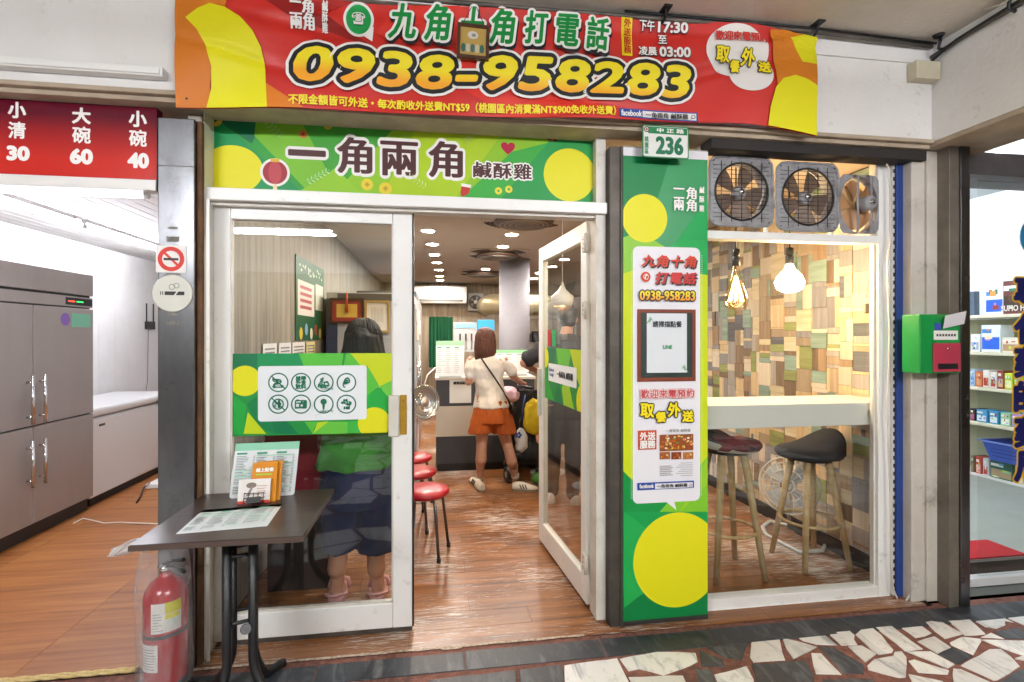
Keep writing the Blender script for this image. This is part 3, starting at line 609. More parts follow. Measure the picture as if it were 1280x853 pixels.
bn = thing('hanging_banner', 'wide red vinyl banner with a yellow phone number hung under the arcade ceiling', 'banner', ((bx0 + bx1) / 2, BY, bz0))
NX, NZ = 150, 30
def bpt(i, j):
    u, v = i / NX, j / NZ; x = bx0 + (bx1 - bx0) * u; sag = .02 * u + .012 * sin(u * pi * 3) * (1 - v)
    return ripple(Vector((x, BY, bz0 + (bz1 - bz0) * v)))
F = FY(BY)
mb = MB(); mb.add([bpt(i, j) for j in range(NZ + 1) for i in range(NX + 1)], [(j * (NX + 1) + i, j * (NX + 1) + i + 1, (j + 1) * (NX + 1) + i + 1, (j + 1) * (NX + 1) + i) for j in range(NZ) for i in range(NX)], 0, True)
m_vinyl = mat('red_banner_vinyl', '#cf2a20', .42, var=(1.4, .6), col2='#b81f1c')
mb.add([tuple(Vector(v) + Vector((0, .004, 0))) for v in mb.v], [tuple(reversed(f)) for f in mb.f[:NX * NZ]], 0, True)
mb.build('vinyl_sheet', m_vinyl, bn)
def bprint(shapes, n0, name='printed_pattern'):
    """ink shapes cut into a fine lattice so that they follow the ripples"""
    fr = F; mm = []; mb = MB(); n = n0
    for pts, col in shapes:
        m = ink(col)
        if m not in mm: mm.append(m)
        u0, u1 = max(bx0, min(p[0] for p in pts)), min(bx1, max(p[0] for p in pts)); v0, v1 = max(bz0, min(p[1] for p in pts)), min(bz1, max(p[1] for p in pts))
        if u1 <= u0 or v1 <= v0: continue
        a = sum(pts[i - 1][0] * pts[i][1] - pts[i][0] * pts[i - 1][1] for i in range(len(pts)))
        if a < 0: pts = pts[::-1]
        nu, nv = max(1, int((u1 - u0) / .022)), max(1, int((v1 - v0) / .017))
        for i in range(nu):
            for j in range(nv):
                q = clip(pts, u0 + (u1 - u0) * i / nu, u0 + (u1 - u0) * (i + 1) / nu, v0 + (v1 - v0) * j / nv, v0 + (v1 - v0) * (j + 1) / nv)
                if len(q) > 2: mb.add([fr(x, z, n) for x, z in q], [tuple(range(len(q)))], mm.index(m), False)
        n += .0009
    return mb.build(name, mm, bn, disp=ripple)
pp = lambda pts: [(x, z - bshear(x)) for x, z in pxs(pts, BY)]
def Pb(px, py): p = P(px, py, BY); p.z -= bshear(p.x); return p
bprint([(pp([(330, 0), (380, 0), (470, 60), (360, 20)]), '#8f1d1a'), (pp([(310, -60), (520, -40), (400, 20)]), '#a8221c'), (pp([(520, -30), (760, 140), (640, 150), (470, 40)]), '#d8362a'),
        (pp([(218, -80), (300, -80), (255, 140), (218, 140)]), '#d0771f'), (pp([(218, -30), (262, -20), (262, 140), (218, 140)]), '#d0771f'), (pp([(325, 100), (400, 150), (320, 150)]), '#d77a1e'),
        (pp([(232, 22), (248, 10), (262, 4), (282, 10), (302, 24), (318, 42), (328, 62), (333, 90), (336, 142), (255, 142), (264, 110), (265, 84), (258, 58), (247, 38)]), '#e6e01a'),
        (pp([(960, 40), (1030, 40), (1030, 180), (975, 160)]), '#cf7a20'), (pp([(985, 50), (1030, 40), (1030, 85), (1000, 80)]), '#dcd61c'), (pp([(958, 160), (960, 135), (966, 112), (975, 101), (990, 97), (1005, 102), (1030, 118), (1030, 185), (1000, 175)]), '#e3dc1a')], .0025)
W_ = ink('#f4f1ec'); K_ = ink('#1f2226'); YEL = ink('#f2dc1c')
bk = dict(disp=ripple)
# brand name in small white characters
lt('角', 379, 392, 10, 17, BY, W_, bn, n=.004, bx=.003, by=.001, **bk); lt('一', 364, 377, 5, 2, BY, W_, bn, n=.004, bold=.0015, **bk); lt('兩角', 364, 393, 28, 20, BY, W_, bn, n=.004, bx=.0025, by=.001, **bk); lt('鹹\n酥\n雞', 403, 410, 22, 40, BY, W_, bn, n=.004, bold=.001, line=.95, **bk)
# telephone bubble
c0 = Pb(448, 23)
def bubble(r): return [(c0.x + r * cos(a * pi / 20), c0.z + r * 1.12 * sin(a * pi / 20)) for a in range(-10, 26)] + [(c0.x + r * .8, c0.z - r * 1.25)]
bprint([(disc(c0.x, c0.z, .066, .08), '#f4f1ec'), ([(c0.x + .0, c0.z - .06), (c0.x + .065, c0.z - .03), (c0.x + .06, c0.z - .1)], '#f4f1ec'), (disc(c0.x, c0.z, .054, .067), '#1d9a4c')], .005, 'phone_icon')
lettering('☎', F, c0.x, c0.z, .055, .055, W_, bn, n=.0085, bold=.001, disp=ripple)
# title
for k, (ch, a, b, yc) in enumerate((('九', 486, 519, 26), ('角', 531, 563, 29), ('十', 577, 604, 33), ('角', 612, 643, 35), ('打', 656, 684, 37), ('電', 695, 722, 41), ('話', 732, 760, 44))):
    kw = dict(shear=.18, **bk); h = 46 - k * .9
    lt(ch, a, b, yc, h, BY, K_, bn, n=.005, bold=.017, shift=(.004, -.014), **kw)
    lt(ch, a, b, yc, h, BY, W_, bn, n=.0065, bold=.016, **kw); lt(ch, a, b, yc, h, BY, ink('#178a3f'), bn, n=.008, bold=.0042, **kw)
# number
num = '0938-958283'; zn = Z_(615, 93, BY)
m_num = zgrad('yellow_to_orange_ink', '#f2a51e', '#f3e01d', zn - .06, zn + .0)
for m_, n_, b_ in ((W_, .005, .044), (K_, .0068, .031), (m_num, .0086, .0115)):
    lt(num, 372, 861, 93, 40, BY, m_, bn, n=n_, bx=b_, by=b_ * (.62 if m_ is m_num else .85), shear=.13, spacing=1.06, **bk)
lt('不限金額皆可外送・每次酌收外送費NT$59（桃園區內消費滿NT$900免收外送費）', 363, 768, 134, 12, BY, ink('#f0dd3a'), bn, n=.004, bold=.0015, **bk)
bprint([(pp([(773, 136), (873, 140.5), (873, 152), (773, 147)]), '#3150a0'), (pp([(803, 139), (871, 142), (871, 150.5), (803, 147)]), '#eeece8')], .004, 'search_box')
lt('facebook', 775, 801, 143.2, 7, BY, W_, bn, n=.007, bold=.0012, **bk); lt('一角兩角 鹹酥雞', 806, 860, 145.6, 7, BY, K_, bn, n=.007, bold=.0006, **bk); lt('⌕', 863, 869, 147, 6, BY, K_, bn, n=.007, **bk)
bprint([(pp([(777, 21), (791, 22), (791, 69.5), (778, 68.5)]), '#f2dc1c')], .004, 'yellow_tab'); lt('外\n送\n服\n務', 779.5, 789, 45.5, 43, BY, ink('#c2271f'), bn, n=.008, bold=.0008, line=1.02, **bk)
for t_, a, b, yc, h in (('下午', 800, 819, 31, 13), ('17:30', 824, 860, 33.5, 12), ('至', 824, 834, 48.5, 11), ('凌晨', 799, 821, 63.5, 11), ('03:00', 825, 862, 65.5, 12)):
    lt(t_, a, b, yc, h, BY, K_, bn, n=.004, bold=.003, shift=(.003, -.003), **bk); lt(t_, a, b, yc, h, BY, W_, bn, n=.0055, bold=.0028 if ':' in t_ else .0012, **bk)
bprint([(disc(Pb(921, 64).x, Pb(921, 64).z, .165, .13), '#efece6'), (disc(Pb(938, 92).x, Pb(938, 92).z, .115, .09), '#efece6')], .004, 'speech_bubble')
lt('歡迎來電預約', 893, 955, 48, 11, BY, ink('#c73a34'), bn, n=.010, bold=.0018, **bk)
for ch, a, b, yc, h in (('取', 894, 909, 70, 19), ('餐', 912, 923, 84, 14), ('外', 925, 941, 74, 19), ('送', 946, 960, 86, 13)):
    lt(ch, a, b, yc, h, BY, K_, bn, n=.006, bold=.008, **bk); lt(ch, a, b, yc, h, BY, YEL, bn, n=.0075, bold=.003, **bk)
# eyelets
for px, py in ((1011, 52), (232, 122), (1012, 165)):
    p = ripple(Pb(px, py)); MB().lathe([(.006, 0), (.006, .003), (.003, .004)], p + V(0, -.003, 0), (0, -1, 0), 10).build('eyelet', m_darkmetal, bn)
# hanging pipe on ceiling hooks
pp_ = thing('banner_pipe', 'dark conduit pipe on ceiling hooks running along the top of the red banner', 'pipe', (1, 2.37, 2.97))
MB().tube([(-2.5, 2.37, 2.99), (-1.1, 2.37, 2.998), (1.9, 2.37, 3.04), (2.63, 2.385, 3.03)], .011, 10).build('pipe', mat('dark_conduit', '#4a4540', .5, .4, var=(8, .6), col2='#8a8378'), pp_)
MB().tube([(.9, 2.362, 3.045), (1.9, 2.36, 3.05), (2.64, 2.37, 3.04)], .006, 8).build('cable', m_black, pp_)
for px in (828, 1015):
    x = X_(px, 2.37); MB().tube([(x, 2.33, 3.059), (x, 2.33, 3.03), (x, 2.345, 3.012), (x, 2.37, 3.01), (x, 2.386, 3.025)], .006, 8).box(x - .02, x + .02, 2.30, 2.36, 3.052, 3.0595).build('hook', m_black, pp_)
# pipes and cables along the cross beam
pp2 = thing('beam_conduit', 'bundle of dark conduit and cables along the top of the right cross beam', 'pipe', (2.64, 1.8, 2.9))
MB().tube([(2.652, 2.41, 2.985), (2.655, 2.2, 3.005), (2.656, -3.3, 3.02)], .012, 10).build('pipe', MATS['dark_conduit'], pp2)
MB().tube([(2.63, 2.4, 2.95), (2.625, 2.25, 2.99), (2.637, 1.6, 3.035), (2.64, .8, 3.025), (2.64, -3, 3.03)], .007, 8).build('cable', m_black, pp2)
MB().tube([(2.6, 2.1, 3.05), (2.59, 2.02, 3.015), (2.62, 1.9, 3.04), (2.61, 1.75, 3.052), (2.63, 1.5, 3.045)], .004, 6).build('loose_wire', mat('white_wire', '#cfcac0', .5), pp2)
for y in (2.33, 2.0): MB().tube([(2.62, y, 3.058), (2.62, y, 3.03), (2.61, y, 2.99), (2.65, y, 2.98)], .008, 8).lathe([(.028, 0), (.02, .012)], (2.61, y, 3.0595), (0, 0, -1), 12).build('hook', m_black, pp2)
p0 = P(1146, 80, 2.36); p1 = P(1170, 108, 2.36)
jb = MB().box(X_(1146, 2.36), 2.66, 2.36, 2.418, 2.845, 2.94).build('junction_box', mat('cream_plastic', '#cfc7ae', .5, var=(10, .4), col2='#b5ab90'), None, bevel=.004)
tag(jb, 'small cream junction box in the corner under the arcade ceiling', 'junction box')
# framed picture on the banner
c0 = P(591.5, 52.5, 2.335); fp = thing('framed_plaque', 'small gold and brown framed picture hung over the red banner', 'picture frame', (c0.x, 2.335, c0.z))
F2 = Fr((c0.x, 2.335, c0.z), (cos(.03), 0, -sin(.03)), (sin(.03), 0, cos(.03)))
hw, hh = .073, .078
MB().obox(F2, -hw, hw, -hh, hh, -.012, 0).build('backing', mat('gold_ground', '#b99a4c', .5), fp)
for a in ((-hw, hw, hh - .014, hh), (-hw, hw, -hh, -hh + .014), (-hw, -hw + .014, -hh + .0145, hh - .0145), (hw - .014, hw, -hh + .0145, hh - .0145)):
    MB().obox(F2, *a, -.01, .008).build('frame_bar', mat('dark_wood_frame', '#4b2a1c', .4), fp)
pr = Print(F2, -9, 9, -9, 9, .0006); pr.add(disc(-.002, .03, .024, .018, 24), '#d8d3c8'); pr.add(disc(.002, .03, .01, .008, 16), '#9a8f86')
for k, c in enumerate(('#3f6b62', '#c7c0a4', '#50706b', '#c9bf9e', '#3f6b62')): pr.add(disc(-.044 + k * .021, -.03, .011, .02, 16), c)
pr.build(fp, 'picture')
for s in (-1, 1): MB().tube([F2(s * .05, hh, 0), F2(s * .01, hh + .09, -.01)], .0015, 6).build('string', m_black, fp)
# white trunking on the lintel at the left
tk = MB().box(X_(-60, 2.40), X_(207, 2.40), 2.375, 2.4185, 2.585, 2.625).box(X_(-60, 2.40), X_(207, 2.40) - .01, 2.368, 2.3745, 2.592, 2.618).build('cable_trunking', mat('white_pvc', '#ecebe6', .4), None, bevel=.003)
tag(tk, 'white plastic trunking along the bare lintel above the red price board', 'trunking')
# red price board of the left shop
rb = thing('price_board', 'red price board with three white dish sizes and prices at the left', 'sign', (-1.8, 2.5, 2.2))
RY = 2.5; ra, rz0, rz1 = X_(-40, RY), Z_(100, 221, RY), Z_(100, 121, RY); rx1 = X_(196, RY)
MB().box(ra, rx1, RY, RY + .05, rz0, rz1).build('panel', zgrad('red_reflection_fade', '#c92c24', '#5e0c22', rz0 + .08, rz0 + .27, .18), rb)  # crimson top paints in the dark reflection on the glossy panel
MB().box(ra, rx1, RY - .006, RY + .06, rz0 - .05, rz0 - .002).build('lower_rail', mat('white_rail', '#e9e6e1', .35), rb, bevel=.003)
MB().box(ra, rx1, RY - .006, RY + .06, rz1 + .002, rz1 + .03).build('upper_rail', mat('dusty_rail', '#7a6a6c', .6), rb, bevel=.003)
for t_, a, b, yc, h, bo in (('小', 11, 32, 138, 19, .003), ('清', 11, 32, 163, 20, .002), ('30', 10, 36, 192, 16, .005), ('大', 91, 113, 145, 19, .003), ('碗', 91, 113, 169, 20, .002), ('60', 89, 115, 196, 17, .005), ('小', 162, 183, 149, 19, .003), ('碗', 162, 183, 173, 20, .002), ('40', 161, 185, 201, 17, .005)):
    lt(t_, a, b, yc, h, RY, W_, rb, bold=bo)
# ---- sliding glass door (closed leaf on the left)
DY = 2.60
dx0, dx1 = X_(267, DY), X_(515, DY); dz0, dz1 = .03, 2.1
sd = thing('sliding_door', 'closed white framed sliding glass door with a green decal band', 'door', ((dx0 + dx1) / 2, 2.62, dz0))
gx0, gx1 = X_(288, DY), X_(491, DY); gz0, gz1 = Z_(390, 762, DY), Z_(390, 277, DY)
for nm, a in (('left_stile', (dx0, gx0, dz0, dz1)), ('right_stile', (gx1, dx1, dz0, dz1)), ('top_rail', (gx0 + .001, gx1 - .001, gz1, dz1 - .001)), ('bottom_rail', (gx0 + .001, gx1 - .001, dz0 + .001, gz0))):
    MB().box(a[0], a[1], DY, DY + .045, a[2], a[3]).build(nm, m_white, sd, bevel=.004)
for a in ((gx0 - .004, gx0 + .006, gz0, gz1), (gx1 - .006, gx1 + .004, gz0, gz1)): MB().box(a[0], a[1], DY + .006, DY + .03, a[2], a[3]).build('glazing_bead', m_frame, sd)
MB().box(gx0, gx1, DY + .006, DY + .028, gz0 - .004, gz0 + .012).build('glazing_bead', m_frame, sd)
MB().box(gx0 + .001, gx1 - .001, DY + .018, DY + .024, gz0, gz1).build('glass_pane', m_glass, sd)
# decal band
ba, bb = gx0, X_(491, DY); bz_0, bz_1 = Z_(390, 544, DY), Z_(390, 442, DY)
FD = FY(DY + .0155); dec = MB().box(ba, bb, DY + .0155, DY + .0175, bz_0, bz_1).build('decal_band', ink('#1f8a3e'), sd)
pr = Print(FD, ba, bb, bz_0, bz_1)
q = lambda pts: pxs([(286 + x / 5.818, 442 + (y - 68) / 5.84) for x, y in pts], DY)
for pts, c in (([(0, 68), (200, 68), (220, 160), (180, 300), (0, 220)], '#0f6e45'), ([(200, 68), (500, 68), (580, 150), (200, 200)], '#128a4e'), ([(0, 350), (120, 450), (100, 660), (0, 660)], '#1f9d3c'), ([(120, 440), (200, 380), (400, 560), (320, 660), (200, 600)], '#0f7a45'),
               ([(130, 500), (100, 660), (265, 660)], '#c3d61c'), ([(300, 560), (420, 570), (500, 660), (330, 660)], '#0c7146'), ([(500, 68), (900, 68), (1000, 170), (540, 160)], '#55b83c'), ([(830, 68), (850, 68), (830, 160), (818, 160)], '#1f8a3e'),
               ([(880, 68), (1200, 68), (1200, 300), (1090, 320)], '#c3d21c'), ([(1000, 150), (1095, 310), (1000, 380)], '#53b63b'), ([(1095, 310), (1200, 260), (1200, 370), (1150, 390)], '#6ac043'), ([(1000, 380), (1095, 320), (1190, 420), (1050, 660), (900, 660)], '#23a33f'),
               ([(545, 570), (640, 570), (600, 650)], '#55b83c'), ([(600, 650), (680, 570), (860, 570), (860, 660), (600, 660)], '#63bd40'), ([(640, 575), (720, 568), (610, 655)], '#b7d321'), ([(860, 570), (960, 560), (960, 660), (860, 660)], '#3aae3f')):
    pr.add(q(pts), c)
for cx, cy, rx in ((110, 270, 118), (1055, 580, 118)):
    c0 = q([(cx, cy)])[0]; r_ = q([(cx + rx, cy)])[0][0] - c0[0]; pr.add(disc(c0[0], c0[1], r_), '#dfdc1b')
a, b = q([(205, 570)])[0], q([(1000, 156)])[0]
pr.add(rrect(a[0], b[0], a[1], b[1], .016), '#e9ecef')
GR = '#176a4c'; syms = ['🚬', '', '🛵', '👶', '🚯', '📷', '📍', '🐈']
n_ring = pr.n + .0002; cents = []
for k in range(8):
    c0 = q([(354 + (k % 4) * 166, 282 + (k // 4) * 159)])[0]; cents.append(c0); pr.ring(c0[0], c0[1], .0405, .0468, GR)
for k in (0, 4):
    cx, cz = cents[k]; pr.add([(cx - .032, cz + .028), (cx - .028, cz + .032), (cx + .032, cz - .028), (cx + .028, cz - .032)], GR)
pr.build(dec)
for k, s_ in enumerate(syms):
    if s_: lettering(s_, FD, cents[k][0], cents[k][1], .052, .05, ink(GR), dec, n=.0052, bold=.0019, name='pictogram', keep=True)
cx, cz = cents[1]; lettering('禁帶\n外食\n飲料', FD, cx, cz, .048, .062, ink(GR), dec, n=.0052, bold=.0012, line=.85)
lt('外送機車', 401, 417, 486, 3, DY + .0155, ink(GR), dec, n=.0052); lt('FB打卡', 401, 417, 514, 3, DY + .0155, ink(GR), dec, n=.0052)
# pull handle with its yellow push strip
h0, h1 = Z_(495, 545, DY), Z_(495, 494, DY)
MB().box(X_(486, DY), X_(499, DY), DY - .022, DY - .001, h0, h1).build('pull_handle', m_frame, sd, bevel=.004)
MB().box(X_(500, DY), X_(508.5, DY), DY - .004, DY - .001, h0 + .006, h1).build('push_plate', mat('brass_tape', '#b38a1d', .35, .3, var=(30, .5), col2='#8c6a12'), sd)
lettering('✕', FY(DY - .0042), X_(504.3, DY), h1 - .03, .016, .016, K_, sd, n=.0006, name='cross_mark')
MB().box(dx1 + .001, dx1 + .009, DY + .004, DY + .04, dz0, dz1).build('rubber_seal', m_black, sd)
MB().box(dx0 + .05, dx1, DY + .008, DY + .035, .0065, .0285).build('bottom_track', m_darkmetal, ff)

# ---- hinged glass door swung into the shop
ha, hb = Vector((.822, 2.672, 0)), Vector((.748, 3.60, 0)); Lh = (hb - ha).length
FH = Fr(ha, (ha - hb), (0, 0, 1)); FH = Fr(ha, (hb - ha), (0, 0, 1))          # u from the hinge to the free edge; n points to the right
hd = thing('hinged_door', 'white framed glass door standing open into the shop on the right', 'door', tuple((ha + hb) / 2 + V(0, 0, .03)))
z0_, z1_ = .03, 2.1
for nm, a in (('hinge_stile', (0, .085, z0_, z1_)), ('free_stile', (Lh - .09, Lh, z0_, z1_)), ('top_rail', (.0855, Lh - .0905, z1_ - .1, z1_ - .001)), ('bottom_rail', (.0855, Lh - .0905, z0_ + .001, z0_ + .14))):
    MB().obox(FH, *a, -.02, .02).build(nm, m_white, hd, bevel=.004)
MB().obox(FH, .084, Lh - .089, z0_ + .1385, z1_ - .099, -.003, .003).build('glass_pane', m_glass, hd)
MB().obox(FH, .09, .1, z0_ + .145, z1_ - .105, -.014, -.0035).obox(FH, Lh - .105, Lh - .095, z0_ + .145, z1_ - .105, -.014, -.0035).build('glazing_bead', m_frame, hd)
MB().obox(FH, Lh - .075, Lh - .045, .92, 1.25, -.045, -.0205).build('pull_handle', m_frame, hd, bevel=.004)
for z in (.25, 1.62, 1.98):
    hg = MB().obox(FH, -.028, .05, z - .045, z + .045, -.028, -.0205).build('hinge', m_frame, hd, bevel=.002)
    MB().tube([FH(-.012, z - .05, -.03), FH(-.012, z + .05, -.03)], .008, 8).build('pin', m_frame, hg)
    for dz in (-.025, .0, .025): MB().lathe([(.004, 0), (.003, .002)], FH(.03, z + dz, -.0282), -FH.n, 6).build('screw', m_darkmetal, hg)
# its decal band (seen from the doorway, on the left face)
FHl = Fr(FH(0, 0, -.0045), -FH.u, (0, 0, 1))     # mirrored frame facing the doorway; u runs from the free edge backwards
u0, u1 = -(Lh - .09), -.086
dz_0, dz_1 = 1.05, 1.40
dec2 = MB().obox(FHl, u0, u1, dz_0, dz_1, -.001, .0).build('decal_band', ink('#1f8a3e'), hd)
pr = Print(FHl, u0, u1, dz_0, dz_1)
uu = lambda t, z: (u0 + (u1 - u0) * t, dz_0 + (dz_1 - dz_0) * z)
for pts, c in (([(0, 0), (.3, 0), (0, .6)], '#35a83c'), ([(.12, 1), (.35, 1), (.3, .5), (.15, .3)], '#0f6e45'), ([(.35, 1), (.75, 1), (.6, .4), (.45, .5)], '#66bb3c'), ([(.7, 1), (1, 1), (1, .3), (.85, .55)], '#bcd01d'), ([(.3, 0), (.55, 0), (.4, .45)], '#0f7a45'), ([(.55, 0), (.8, 0), (.65, .5), (.5, .3)], '#9cc927'), ([(.0, .65), (.14, .8), (.1, 1), (0, 1)], '#0d6a41')):
    pr.add([uu(*p) for p in pts], c)
c_ = uu(.04, .8); pr.add(disc(c_[0], c_[1], .07), '#dfdc1b'); c_ = uu(1.0, .15); pr.add(disc(c_[0], c_[1], .11), '#dfdc1b')
a, b = uu(.13, .36), uu(.86, .70); pr.add(rrect(a[0], b[0], a[1], b[1], .01), '#e9ecef'); pr.build(dec2)
lettering('facebook\nGoogle', FHl, *uu(.23, .53), .11, .06, ink('#3f4f9c'), dec2, n=.003, bold=.001); lettering('一角兩角 鹹酥雞', FHl, *uu(.58, .53), .30, .04, K_, dec2, n=.003, bold=.0015)
for u_, c in ((.10, '#b32430'), (.24, '#19a35b')):
    a = uu(u_, 1.03); MB().obox(FHl, a[0], a[0] + .075, 1.41, 1.52, 0, .0008).build('sticker', ink(c), hd)

# ---- tall green sign panel
VY = 2.47
vx0, vx1 = X_(779, VY), X_(884.5, VY); vz0, vz1 = .02, 2.40
vs_ = thing('tall_sign_panel', 'tall green and lime sign panel with a white speech bubble and phone number', 'sign', ((vx0 + vx1) / 2, VY, 0))
MB().box(vx0, vx1, VY, VY + .12, vz0, vz1).build('board', mat('sign_green', '#0f8a4a', .4, dirt=(7, .66, '#0a4a2c', .5)), vs_)
MB().box(vx0, vx1, VY + .002, VY + .11, vz1 + .001, 2.438).build('grey_header', mat('grey_header_paint', '#9b948a', .6, var=(10, .4), col2='#857d73'), vs_)
MB().box(vx0, vx1, VY - .004, VY - .0005, vz1 - .012, vz1 + .03).build('white_strip', mat('white_plastic_strip', '#dfdce0', .4), vs_)
MB().box(vx0, vx1, VY - .003, VY - .0003, vz0, vz0 + .02).build('base_strip', m_dark, vs_)
F = FY(VY); pr = Print(F, vx0, vx1, vz0, vz1, step=.00002)
pq = lambda pts: pxs(pts, VY)
for pts, c in (([(770, 190), (840, 190), (800, 320), (770, 330)], '#0b7a40'), ([(840, 310), (890, 240), (890, 350)], '#0b9a4c'), ([(770, 305), (890, 345), (890, 600), (770, 600)], '#c8d81a'), ([(800, 330), (890, 345), (890, 300), (850, 300)], '#12a04c'), ([(770, 300), (800, 290), (850, 320), (770, 345)], '#8cc63a'),
               ([(770, 580), (800, 610), (850, 640), (770, 800)], '#0d8d3f'), ([(885, 570), (860, 600), (820, 645), (890, 660)], '#7cc02c'), ([(770, 640), (890, 640), (890, 800), (770, 800)], '#0f9647'), ([(800, 615), (850, 640), (890, 600), (890, 560), (850, 640)], '#93c72a'), ([(770, 740), (840, 720), (890, 730), (890, 800), (770, 800)], '#0a7a3c'), ([(780, 640), (860, 700), (780, 760)], '#1ea34c')):
    pr.add(pq(pts), c)
for cx, cy, r in ((806, 273, 28), (847, 700, 54)):
    c0 = P(cx, cy, VY); pr.add(disc(c0.x, c0.z, P(cx + r, cy, VY).x - c0.x, (P(cx + r, cy, VY).x - c0.x) * 1.02, 60), '#e2dd19')
# dotted edge and white bubble
a, b = P(791, 630, VY), P(875, 311, VY); a.z = Z_(833, 628, VY); b.z = Z_(833, 309, VY)
pr.add(rrect(a.x, b.x, a.z, b.z, .03), '#eceaee'); c0 = P(835, 626, VY); pr.add([(c0.x - .03, c0.z + .01), (c0.x + .03, c0.z + .01), (c0.x + .045, c0.z - .05)], '#eceaee')
k = a.z + .03
while k < b.z - .03:
    for x in (a.x - .008, b.x + .008): pr.add(disc(x, k, .0022, k=6), '#f2f2ee')
    k += .011
FRM = pq([(796, 386), (869, 388), (869, 476), (796, 478)])
def rc(x0, x1, y0, y1, c): 
    p0, p1 = P((x0 + x1) / 2, y1, VY), P((x0 + x1) / 2, y0, VY); pr.add([(X_(x0, VY), p0.z), (X_(x1, VY), p0.z), (X_(x1, VY), p1.z), (X_(x0, VY), p1.z)], c)
rc(796, 869, 387, 477, '#7a3b26'); rc(800.5, 865, 391, 472, '#2d3a34'); rc(808, 858, 392, 466, '#dfe3e6')
for x, y, s in ((812, 396, 1), (855, 456, -1)):
    c0 = P(x, y, VY)
    for t in (0, .35, .7): pr.add([(c0.x, c0.z), (c0.x + s * .03 * cos(t * 2 + 1), c0.z - .05 * sin(t * .6 + .6)), (c0.x + s * .012, c0.z - .012)], '#8fae92')
rc(797, 820, 538, 562, '#c64a26')
for x0, x1, y0, y1, c in ((824, 866, 543, 563.5, '#8a4a22'), (824, 837, 565, 574, '#9c5a2c'), (838.5, 851, 565, 574, '#7d3c1e'), (853, 866, 565, 574, '#b8763f')): rc(x0, x1, y0, y1, c)
for k in range(70):
    x, y = random.uniform(825.5, 864.5), random.uniform(545, 562); c0 = P(x, y, VY); pr.add(disc(c0.x, c0.z, random.uniform(.004, .009), random.uniform(.003, .006), 9), random.choice(['#d8942f', '#c96a1e', '#e0b454', '#6f8a2c', '#b0431c', '#e8ddc0', '#d3801f']))
for k in range(26):
    x, y = random.choice([random.uniform(825.5, 835.5), random.uniform(840, 849.5), random.uniform(854.5, 864.5)]), random.uniform(566.5, 572.5); c0 = P(x, y, VY); pr.add(disc(c0.x, c0.z, random.uniform(.003, .006), random.uniform(.002, .004), 8), random.choice(['#d8942f', '#e9d7a8', '#a5351c', '#c96a1e']))
for k in range(6): rc(824, 838 + (k % 2) * 2, 582 + k * 2.2, 583 + k * 2.2, '#a9a5a8')
for k in range(7): rc(850 - (k % 3) * 3, 865, 578 + k * 2.6, 578.8 + k * 2.6, '#b9b5b8')
rc(796, 866.5, 602, 611, '#28459a'); rc(818, 865, 603.3, 609.8, '#e9e8ec')
c0 = P(806.5, 346.5, VY); pr.add(disc(c0.x, c0.z, .025, .026), '#d3452a')
pr.build(vs_)
kw = dict(n=.0105)
lt('一\n兩', 841, 854, 250, 28, VY, W_, vs_, bx=.002, by=.001, line=.95, **kw); lt('角\n角', 857, 869, 250, 30, VY, W_, vs_, bx=.002, by=.001, line=.95, **kw); lt('鹹\n酥\n雞', 873, 879, 250, 31, VY, W_, vs_, bold=.0007, line=1.35, **kw)
def two(s, x0, x1, yc, h, c1, c2, b1, b2, dn=0, **k):
    lt(s, x0, x1, yc, h, VY, ink(c1), vs_, bold=b1, n=.0105 + dn, **k); lt(s, x0, x1, yc, h, VY, ink(c2) if isinstance(c2, str) else c2, vs_, bold=b2, n=.0118 + dn, **k)
lt('九角十角', 802, 870, 328, 14, VY, ink('#3a2a2c'), vs_, shear=.2, spacing=1.15, bold=.0022, shift=(.003, -.004), n=.0105); lt('九角十角', 801, 869, 327, 14, VY, ink('#d0432c'), vs_, shear=.2, spacing=1.15, bold=.0022, n=.0115)
lt('打電話', 819, 870, 349, 14, VY, ink('#3a2a2c'), vs_, shear=.2, spacing=1.15, bold=.0022, shift=(.003, -.004), n=.0105); lt('打電話', 818, 869, 348, 14, VY, ink('#c93a38'), vs_, shear=.2, spacing=1.15, bold=.0022, n=.0115)
lettering('✆', F, P(806.5, 346.5, VY).x, P(806.5, 346.5, VY).z, .026, .028, W_, vs_, n=.0108, bold=.001)
zq = Z_(833, 370, VY); two('0938-958283', 799, 867, 370, 11, '#2a2320', zgrad('small_yellow_orange', '#e8902a', '#f2d82a', zq - .02, zq + .01), .0085, .0022, spacing=1.02)
lt('請掃描點餐', 815, 851, 405.5, 7.5, VY, ink('#2b2e33'), vs_, bold=.0006, **kw); lt('LINE', 828, 839, 434, 4.5, VY, ink('#2a9a5a'), vs_, bold=.0006, **kw)
lt('歡迎來電預約', 800, 866, 492, 10, VY, ink('#c2303a'), vs_, bold=.006, n=.0105, spacing=1.12); lt('歡迎來電預約', 800, 866, 492, 10, VY, W_, vs_, bold=.0042, n=.0115, spacing=1.12); lt('歡迎來電預約', 800, 866, 492, 10, VY, ink('#c2303a'), vs_, bold=.0011, n=.0125, spacing=1.12)
for ch, x0, x1, yc, h in (('取', 800, 816, 513, 17), ('餐', 819, 831, 521, 12), ('外', 834, 849, 512, 17), ('送', 852, 865, 520, 13)):
    lt(ch, x0, x1, yc, h, VY, ink('#1f1c1e'), vs_, bold=.009, n=.0105); lt(ch, x0, x1, yc, h, VY, YEL, vs_, bold=.003, n=.0116)
lt('外送\n服務', 799, 818, 550, 20, VY, W_, vs_, bold=.0016, **kw); lt('一角兩角 鹹酥雞', 831, 862, 538, 4, VY, ink('#6a6668'), vs_, **kw)
